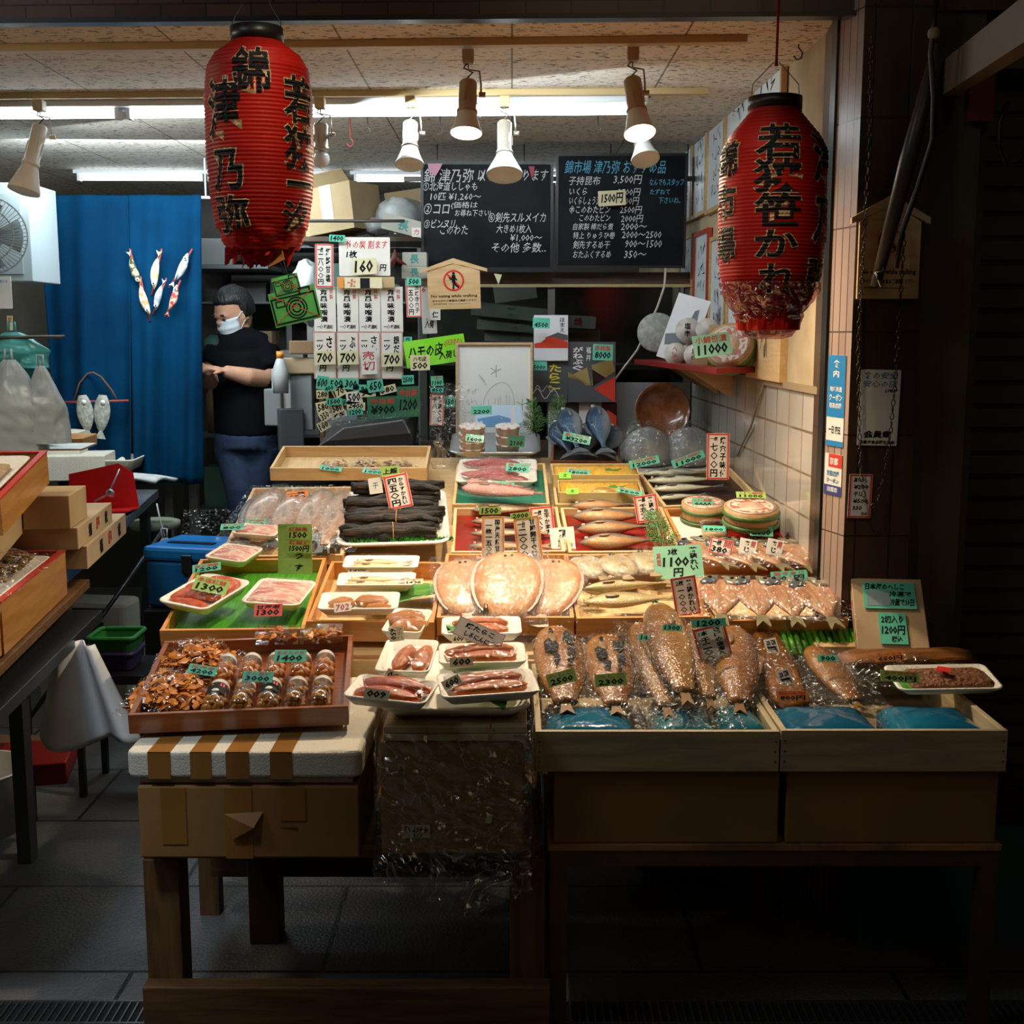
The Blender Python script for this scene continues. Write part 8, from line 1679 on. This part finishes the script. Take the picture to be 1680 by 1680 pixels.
q = MB(); q.add([(0, 0, 0), (.24, .05, 0), (.22, .06, .13), (.17, .05, .165), (.0, .01, .13)], [(0, 1, 2, 3, 4)]); q.add([(0, 0, 0), (.24, .05, 0), (.25, -.12, .01), (.02, -.16, .01)], [(0, 3, 2, 1)]); t = thing('red_tray', 'bright red folded lacquer lid standing on the steel table', 'tray', T(*atZ(110, 836, .855)) @ T(.01, 0, 0)); q.build('lid', mat('bright_red', (.55, .012, .012), .3, coat=.5), t, solid=.006)
q = MB(); q.tube([(.10, -.02, .03), (.15, -.01, .06), (.19, .0, .15)], [.008, .004, .003], 6); q.ball((.155, -.012, .06), (.018, .008, .018), 10); q.build('silver_spoon', m_alu, t)
q = MB(); q.box(-.17, .17, -.13, .13, 0, .11); tag(q.build('styrofoam_box', m_styro, M=T(*atZ(105, 788, .852)) @ T(0, .1, 0) @ RZ(8), bevel=.004), 'white styrofoam box behind the red lid on the steel table', 'box')
q = MB(); q.box(-.22, .20, -.12, .12, 0, .045); tag(q.build('wooden_tray', [m_ora], M=T(*atZ(60, 735, 1.06)) @ RZ(6), bevel=.003), 'orange wooden tray lid with white paper at the far left', 'tray'); q = MB(); q.box(-.21, .18, -.11, .11, 0, .002); tag(q.build('white_sheet', m_paper, M=T(*atZ(58, 733, 1.106)) @ RZ(6)), 'white paper sheet on the orange wooden lid', 'paper')
q = MB(); q.box(-.22, .22, -.13, .13, 0, .10); tag(q.build('styrofoam_box', m_styro, M=T(*atZ(60, 742, .96)) @ T(0, 0, -.0) @ RZ(6), bevel=.004), 'large white styrofoam box under the orange wooden lid', 'box')
t = foam('white open styrofoam tray with red print beyond the red lid', T(*atZ(188, 768, .89)) @ RZ(4), .24, .30, fh=.05, wrap=False, group=None, m=m_styro); q = MB(); q.M = RX(90); write(q, '冷蔵鮮魚', -.09, -.012, .09, .018, 0, .153, .02); q.build('red_print', m_bord['R'], t)
q = MB(); q.grid(lambda u, v: ((u-.5)*.28 + .04*v, (v-.5)*.2, .02*math.sin(u*3.1) + .01*math.sin(v*5)), 14, 10); tag(q.build('newspaper', mat('newsprint', (.48, .49, .47), .8, c2=(.38, .39, .38), ns=30), M=T(*atZ(212, 788, .872)), solid=.012), 'folded newspaper on the steel table below the white tray', 'newspaper')
# fan and panel, bags, bits on the left wall
pn_ = thing('wall_cabinet', 'pale wall cabinet at the far left behind the fan', 'cabinet', T(*atY(0, 462, 5.0))); k = mpp(atY(0, 462, 5.0)); MB().box(-.4, 55*k, 0, .3, 0, 158*k).build('body', mat('cabinet_white', (.26, .31, .32), .5), pn_, bevel=.004); MB().box(-.3, 40*k, -.004, 0, .03, 140*k).build('door_panel', mat('cabinet_panel', (.22, .27, .28), .5), pn_)
p = atY(-22, 386, 4.4); fnr = .135; fa = thing('electric_fan', 'white electric fan with a wire guard, cut off by the left frame edge', 'fan', T(*p) @ RZ(18) @ RX(90))
m_fw = mat('fan_white', (.40, .43, .43), .4); q = MB()
for i in range(60): a = 2*math.pi*i/60; q.tube([(.03*math.cos(a), .03*math.sin(a), .035), (fnr*.7*math.cos(a+.15), fnr*.7*math.sin(a+.15), .03), (fnr*math.cos(a+.2), fnr*math.sin(a+.2), 0)], .0012, 4)
for r in (.03, .09, fnr): q.tube([(r*math.cos(a), r*math.sin(a), .035 - .035*(r/fnr)**3) for a in [2*math.pi*j/40 for j in range(40)]], .0025, 6, close=True)
q.build('wire_guard', m_fw, fa)
for i in range(4):
    q = MB(); q.grid(lambda u, v: ((.02 + .10*u)*math.cos(i*1.57 + (v-.5)*1.0), (.02 + .10*u)*math.sin(i*1.57 + (v-.5)*1.0), -.02 + .02*v), 6, 6); q.build('blade', mat('fan_blade', (.30, .42, .46), .3), fa, solid=.002)
q = MB(); q.lathe([(.03, -.10), (.05, -.08), (.05, -.03), (.02, .036)], 20); q.build('motor', m_fw, fa)
MB().box(-.02, .02, -.30, -.02, -.08, -.04).build('stand', m_fw, fa)
def droop(lb, px, py, w_, h_, Y, mt, sd, yaw=0, cat='bag', group='bags hanging on the left wall'):
    p = atY(px, py, Y)
    def fn(u, v):
        a = u*2*math.pi; ww = w_*(.18 + .82*min(1, v*1.9)**.8)/2 * (1 + .32*noise.noise(Vector((math.cos(a)*1.6 + sd, math.sin(a)*1.6, v*2.2))) + .12*noise.noise(Vector((math.cos(a)*6, sd, v*1.5)))); return (ww*math.cos(a), ww*.5*math.sin(a)*(1 + .3*noise.noise(Vector((math.cos(a)*6, v*9, sd)))), -v*h_)
    q = MB(); q.grid(fn, 36, 26); n_ = 37; q.add([fn(i/36, 1) for i in range(36)], [list(range(36))]); q.tube([(-w_*.06, 0, -.01), (-.01, 0, .035), (.01, 0, .035), (w_*.06, 0, -.01)], .004, 6)
    return tag(q.build('plastic_bag', mt, M=T(*p) @ RZ(yaw)), lb, cat, group)
m_pb = mat('white_polythene', (.56, .64, .64), .35, c2=(.40, .48, .50), ns=5, bump=.5, bs=14, coat=.4); m_tb = mat('teal_polythene', (.03, .30, .30), .3, c2=(.10, .42, .42), ns=5, bump=.5, bs=14, coat=.4)
droop('white plastic bag hanging at the far left, nearest the frame edge', 14, 590, .22, .30, 4.1, m_pb, 1); droop('teal plastic bag hanging between two white ones on the left', 52, 585, .16, .29, 4.25, m_tb, 2); droop('white plastic bag with a bulging side next to the curtain', 66, 600, .15, .26, 4.1, m_pb, 3); droop('pale green bag tucked high on the left under the fan', 20, 545, .22, .12, 4.2, m_tb, 4)
p = atY(40, 572, 4.15); tb2 = thing('hook_rail', 'dark rod with clips holding the hanging bags at the left', 'rail', T(*p)); MB().tube([(-.2, 0, .035), (.12, .05, .04)], .006, 8).build('rod', m_hook, tb2); MB().tube([(-.19, 0, .035), (-.19, .6, .035)], .005, 6).build('wall_arm', m_hook, tb2)
card(5, 480, 28, 52, 4.9, 0, 0, 'white', None, [('お知らせ', .2, .8, .8, .9, 'b')], 'white notice sheet on the left wall under the fan', name='paper_sign'); card(16, 530, 9, 24, 4.85, -2, 0, 'cream', None, [('御', .2, .6, .8, .9, 'R')], 'narrow cream slip on the left wall', name='paper_sign')
# floor level things at the left
m_hw = mat('heater_ivory', (.52, .50, .42), .45); ht = thing('fan_heater', 'ivory fan heater standing on the floor under the steel table', 'heater', T(-1.72, 4.9, 0) @ RZ(-8))
q = MB(); q.box(-.19, .17, -.08, .08, .12, .42); q.build('casing', m_hw, ht, bevel=.02); q = MB(); q.box(-.15, .08, -.085, -.079, .19, .34); q.build('grille', m_std, ht)
for zz in (.24, .29): MB().box(-.15, .08, -.088, -.084, zz, zz + .006).build('grille_bar', m_hw, ht)
MB().box(-.05, .10, -.084, -.0805, .375, .395).build('display', m_ink, ht); MB().box(-.2, .18, -.10, .10, 0, .12).build('base', m_hw, ht, bevel=.01)
def basket(x, y, w_, d_, h_, z, lb, mt):
    q = MB(); a = rrect(w_, d_, .02); b_ = rrect(w_*.86, d_*.86, .02); n = len(a); q.add([(x_, y_, h_) for x_, y_ in a] + [(x_, y_, 0) for x_, y_ in b_], [(i, (i+1) % n, n + (i+1) % n, n + i)[::-1] for i in range(n)] + [[n + i for i in range(n)]]); q.tube([(x_, y_, h_) for x_, y_ in a], .006, 6, close=True); return tag(q.build('plastic_basket', mt, M=T(x, y, z), solid=.004), lb, 'basket', 'plastic baskets under the left table')
bp = atY(194, 1092, 3.9); basket(bp.x, bp.y, .14, .14, .055, bp.z - .0, 'purple plastic basket under the green one at the left', mat('purple_plastic', (.05, .035, .14), .4)); basket(bp.x, bp.y, .15, .15, .05, bp.z + .058, 'green plastic basket stacked on the purple one', mat('green_plastic', (.03, .22, .05), .4))
t = thing('steel_stand', 'low steel stand carrying the plastic baskets', 'stand', T(bp.x, bp.y, 0)); MB().box(-.12, .12, -.12, .14, bp.z - .03, bp.z - .002).build('top', m_std, t)
for x, y in ((-.11, -.11), (.09, -.11), (-.11, .11), (.09, .11)): MB().box(x, x + .02, y, y + .02, 0, bp.z - .03).build('leg', m_std, t)
q = MB(); 
def paper(u, v): return ((u-.5)*(.10 + .17*v) + .03*v, -.03*math.sin(u*9) * (1 + v) , -v*.26 + .02*math.sin(u*7 + 2)*v)
q.grid(paper, 40, 16); tag(q.build('white_paper_sheaf', mat('thin_paper', (.66, .68, .68), .6, c2=(.58, .60, .60), ns=8), M=T(*atY(125, 1055, 3.0)), solid=.004), 'fan of white wrapping paper hanging under the low bench', 'paper')
cp = atY(320, 935, 4.4); co = thing('cooler_box', 'blue plastic cooler box with a grey latch between the table and the display', 'cooler', T(cp.x, cp.y, cp.z - .12) @ RZ(-14)); m_blu = mat('cooler_blue', (.01, .13, .40), .35, coat=.3)
MB().box(-.13, .17, -.12, .14, 0, .17).build('body', m_blu, co, bevel=.012); MB().box(-.138, .178, -.128, .148, .172, .225).build('lid', mat('cooler_lid', (.012, .17, .50), .3, coat=.4), co, bevel=.015); MB().box(-.08, .10, -.05, -.02, .226, .23).build('handle', m_std, co); MB().box(.02, .06, -.137, -.129, .13, .20).build('latch', m_std, co, bevel=.004)
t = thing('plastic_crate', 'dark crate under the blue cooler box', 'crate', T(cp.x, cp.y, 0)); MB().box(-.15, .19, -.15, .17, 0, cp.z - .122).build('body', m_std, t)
droop('white plastic bag hanging by a string from the steel table corner', 270, 882, .13, .30, 4.6, m_pb, 6, group=None); 
q = MB(); q.tube([tuple(atY(257, 826, 4.62)), tuple(atY(262, 850, 4.62)), tuple(atY(270, 880, 4.6))], .003, 6); tag(q.build('white_string', m_fix), 'white string tied on the steel table corner', 'string')
sp = atY(254, 855, 5.35); so = thing('round_stool', 'round green-grey stool under the curtain', 'stool', T(sp.x, sp.y, 0)); q = MB(); q.lathe([(.10, sp.z - .03), (.11, sp.z - .02), (.11, sp.z), (.09, sp.z + .006)], 30); q.build('seat', mat('stool_green', (.26, .30, .20), .5), so)
for a in range(3): MB().tube([(.06*math.cos(a*2.1), .06*math.sin(a*2.1), sp.z - .03), (.12*math.cos(a*2.1), .12*math.sin(a*2.1), 0)], .009, 8).build('leg', m_std, so)
bag('crumpled clear plastic behind the blue cooler', T(*atY(345, 868, 4.75)) @ RX(60), .22, .16, .05, seed=41, nz=.02)
for x, lb in ((278, 'left steel post below the curtain'), (318, 'right steel post below the curtain')): p = atY(x, 800, 5.8); MB().box(-.02, .02, -.02, .02, 0, p.z + .15).build('steel_post', m_gs, None, M=T(p.x, p.y, 0)); tag(COL.objects[-1], lb, 'post', 'steel posts below the curtain')

# ================================================================ ON THE PILLAR AND OUTSIDE
YF = 2.977
p = atY(1456, 490, YF - .02); k = mpp(p); plaque(T(*p) @ RX(90), 100*k, 158*k/.95, 'dark wooden plaque against eating while walking, on the brown pillar behind the pipe')
card(1442, 669, 66, 124, YF - .002, -1, 0, 'white', None, [('食の安全', .08, .88, .92, .97, 'b'), ('安心の店', .08, .77, .92, .86, 'b'), ('27年度', .62, .70, .94, .75, 'k'), ('会員章', .16, .10, .84, .20, 'k'), ('京都市食品衛生協会', .06, .02, .94, .07, 'k')], 'white and blue food safety member plate on the brown pillar', name='pillar_sign')
card(1411, 814, 38, 72, YF - .002, -1, 0, 'white', 'r', [('真いわし', .2, .82, .8, .92, 'k'), ('¥200', .2, .66, .85, .76, 'k'), ('干し', .2, .50, .6, .60, 'k'), ('¥500', .2, .34, .85, .44, 'k'), ('330', .2, .18, .6, .28, 'k'), ('no', .6, .06, .85, .14, 'k')], 'red-bordered price list low on the brown pillar, under the member plate', name='pillar_sign')
# stickers on the pale tile strip
ax = Vector((.822 - .792, 2.98 - 3.10, 0)).normalized(); nz_ = Vector((-ax.y * -1, 0, 0)); nrm = Vector((0, 0, 1)).cross(ax); nrm = Vector((ax.y, -ax.x, 0))
if nrm.x > 0: nrm = -nrm
def onstrip(py): # centre of the strip at the height seen at pixel row py
    c_ = Vector((.807, 3.04, 0)); d = ray(1370, py); return Vector((c_.x, c_.y, CAM.z + d.z * c_.y / d.y)) + nrm * .002
for yt, yb, st, tx, lb in ((583, 732, 'white', [('食', .30, .86, .70, .95, 'w'), ('内', .32, .76, .66, .84, 'w'), ('地域共通', .15, .60, .85, .66, 'w'), ('クーポン', .12, .50, .88, .58, 'w'), ('取扱店舗', .15, .42, .85, .48, 'w'), ('一日 四五', .15, .14, .85, .22, 'k')], 'blue and white coupon shop sticker on the pale pillar tiles'), (745, 812, 'white', [('京都', .30, .74, .80, .92, 'w'), ('京都応援', .14, .46, .86, .60, 'b'), ('クーポン', .14, .30, .86, .42, 'b'), ('加盟店', .20, .08, .80, .20, 'w')], 'small red, white and navy coupon sticker below the blue one')):
    a, b_ = onstrip(yt), onstrip(yb); H = a.z - b_.z; W = .085
    q = MB(); q.prism([(-W/2, -H/2), (W/2, -H/2), (W/2, H/2), (-W/2, H/2)], -.001, 0, 0); n0 = 1 + len(MK)
    if yt < 600: q.add([(-W/2, -H*.18, .0004), (W/2, -H*.18, .0004), (W/2, H/2, .0004), (-W/2, H/2, .0004)], [(0, 1, 2, 3)], n0); q.add([(-W/2, -H*.5, .0004), (W/2, -H*.5, .0004), (W/2, -H*.44, .0004), (-W/2, -H*.44, .0004)], [(0, 1, 2, 3)], n0)
    else: q.add([(-W*.28, H*.18, .0004), (W/2, H*.18, .0004), (W/2, H/2, .0004), (-W*.28, H/2, .0004)], [(0, 1, 2, 3)], 1 + MK.index('r')); q.add([(-W/2, -H*.5, .0004), (W/2, -H*.5, .0004), (W/2, -H*.26, .0004), (-W/2, -H*.26, .0004)], [(0, 1, 2, 3)], n0 + 1)
    for s, x0, y0, x1, y1, c in tx: write(q, s, (x0-.5)*W, (y0-.5)*H, (x1-.5)*W, (y1-.5)*H, 1 + MK.index(c), .0009, .02)
    M = basis((a + b_)/2, ax, Vector((0, 0, 1)), nrm) if nrm.dot(ax.cross(Vector((0, 0, 1)))) > 0 else basis((a + b_)/2, -ax, Vector((0, 0, 1)), nrm)
    tag(q.build('window_sticker', [m_cards[st]] + [m_bord[c] for c in MK] + [mat('sticker_blue', (.02, .22, .52), .35), mat('sticker_navy', (.03, .05, .22), .4)], M=M), lb, 'sticker')
# chain
m_ch = mat('chain_metal', (.06, .045, .035), .4, met=.7)
def chain(pts, lb):
    q = MB(); P_ = [atY(a, b_, 2.94) for a, b_ in pts]; i = 0
    for a, c_ in zip(P_, P_[1:]):
        n = max(1, int((c_ - a).length / .016))
        for j in range(n):
            o_ = a + (c_ - a) * (j / n); d = (c_ - a).normalized(); s_ = Vector((d.z, 0, -d.x)) if i % 2 else Vector((0, 1, 0)); i += 1
            q.tube([o_ + d*.008*math.cos(t_) + d*.008 + s_*.0045*math.sin(t_) for t_ in [2*math.pi*u/8 for u in range(8)]], .0014, 5, close=True)
    tag(q.build('hanging_chain', m_ch), lb, 'chain', None)
chain([(1430, 60), (1426, 250), (1416, 420), (1408, 560), (1410, 700), (1412, 780), (1418, 818), (1428, 834), (1440, 822), (1452, 770), (1462, 700), (1470, 610), (1478, 480), (1484, 380)], 'dark chain hanging in a loop over the front of the brown pillar')
# leaning pipe with fittings, cable
p0, p1 = atY(1545, 52, 2.80), atY(1436, 470, 2.90)
t = thing('awning_pole', 'dark slanting awning crank pole in front of the pillar at the upper right', 'pole', T(0, 0, 0)); q = MB(); q.tube([tuple(p0), tuple(p0*.5 + p1*.5), tuple(p1)], [.012, .020, .012], 12); q.build('tube', mat('pole_brown', (.07, .05, .035), .4), t)
q = MB(); q.tube([tuple(p1 + Vector((.004, -.01, .06))), tuple(p1 + Vector((.012, -.02, .035))), tuple(p1 + Vector((-.006, -.02, .03))), tuple(p1 + Vector((.008, -.02, 0)))], .004, 6); q.build('hook', mat('bright_steel', (.5, .5, .48), .25, met=1), t)
q = MB(); q.tube([tuple(atY(a, b_, 2.78)) for a, b_ in ((1536, 0), (1530, 55), (1527, 90), (1532, 160), (1530, 230), (1505, 310), (1480, 380), (1470, 440))], .006, 8); q.build('cable', m_ch, t); q = MB(); q.ball(tuple(atY(1532, 55, 2.78)), .014, 10); q.build('tie', mat('tie_pale', (.3, .24, .16), .6), t)
q = MB(); q.tube([tuple(atY(a, b_, 2.9)) for a, b_ in ((1655, 165), (1640, 200), (1638, 240), (1650, 268), (1672, 262), (1690, 235))], .006, 8); tag(q.build('cable_loop', m_ch), 'loop of black cable hanging at the upper right edge', 'cable')
a, b_ = atY(1560, 128, 3.02), atY(1700, 30, 2.2); d = b_ - a; t = thing('roof_beam', 'pale brown beam running towards the viewer at the upper right', 'beam', T(0, 0, 0)); q = MB()
pr = [(-.02, -.04), (.02, -.04), (.02, .04), (-.02, .04)]; q.add([tuple(a + Vector((x, 0, z))) for x, z in pr] + [tuple(a + d*1.6 + Vector((x, 0, z))) for x, z in pr], [(0, 1, 2, 3), (4, 7, 6, 5), (0, 4, 5, 1), (1, 5, 6, 2), (2, 6, 7, 3), (3, 7, 4, 0)]); q.build('beam', mat('beam_tan', (.20, .14, .08), .6), t)
q = MB(); q.box(0, .06, 0, .02, 0, .12); tag(q.build('red_box', mat('dim_red', (.16, .02, .015), .5), M=T(*atY(1588, 198, 3.0))), 'small dim red box on the wall under the roof beam', 'box')
# teal crate beneath the right side
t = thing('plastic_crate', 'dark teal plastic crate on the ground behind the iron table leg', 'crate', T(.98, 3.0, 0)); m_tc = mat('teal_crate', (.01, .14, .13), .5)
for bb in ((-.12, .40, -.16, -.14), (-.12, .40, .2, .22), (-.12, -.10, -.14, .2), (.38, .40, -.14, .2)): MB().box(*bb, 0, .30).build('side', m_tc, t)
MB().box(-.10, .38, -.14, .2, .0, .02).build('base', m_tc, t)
q = MB(); q.box(0, .05, 0, .05, 0, .75); tag(q.build('wooden_post', m_oldwood, M=T(.995, 2.15, 0)), 'edge of a brown post cut off by the right frame border', 'post')
# dark sack under the tables
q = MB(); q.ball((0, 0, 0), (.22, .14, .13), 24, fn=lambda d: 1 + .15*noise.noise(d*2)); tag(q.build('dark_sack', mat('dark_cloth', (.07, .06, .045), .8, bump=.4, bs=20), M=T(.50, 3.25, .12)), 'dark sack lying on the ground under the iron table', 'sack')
# a few last small things
q = MB(); q.tube([(0, 0, .05), (.0, 0, .02), (-.015, 0, -.01), (-.03, 0, -.035), (-.022, 0, -.06)], [.003, .012, .013, .009, .002], 8); q.tube([(.0, 0, .02), (.02, 0, .0), (.045, 0, -.01)], [.008, .009, .002], 8); q.tube([(-.01, 0, 0), (-.05, 0, .0), (-.07, 0, -.01)], [.007, .006, .002], 8)
tag(q.build('dried_pepper', mat('dry_red', (.16, .02, .012), .4, bump=.4, bs=60), M=T(*atY(648, 430, 4.9))), 'shrivelled dark red dried pepper hanging left of the pale character boxes', 'pepper')
q = MB(); q.lathe([(.10, 0), (.12, .15), (.125, .155), (.115, .155), (.095, .005)], 28); tag(q.build('white_bucket', mat('bucket_white', (.50, .52, .52), .4), M=T(-1.27, 2.75, .331)), 'white plastic bucket on the lower shelf of the dark bench', 'bucket')
q = MB(); q.box(-.12, .12, -.10, .10, 0, .06); tag(q.build('red_box', mat('deep_red_box', (.22, .015, .01), .4, coat=.3), M=T(-1.30, 3.12, .331) @ RZ(12), bevel=.004), 'low dark red box on the lower shelf of the dark bench', 'box')
q = MB(); q.box(-.10, .10, -.08, .08, 0, .13); tag(q.build('grey_box', CC[2][1], M=T(*atY(350, 436, 6.3)) @ RZ(10), bevel=.004), 'grey box above the person, next to the curtain edge', 'box')
_b = atY(350, 436, 6.3); q = MB(); q.box(_b.x - .16, _b.x + .30, _b.y - .12, _b.y + .6, _b.z - .02, _b.z - .001); q.box(_b.x + .27, _b.x + .30, _b.y + .5, _b.y + .6, 0, _b.z - .02); tag(q.build('ledge', m_gs), 'grey steel ledge above the person carrying the grey box', 'ledge')
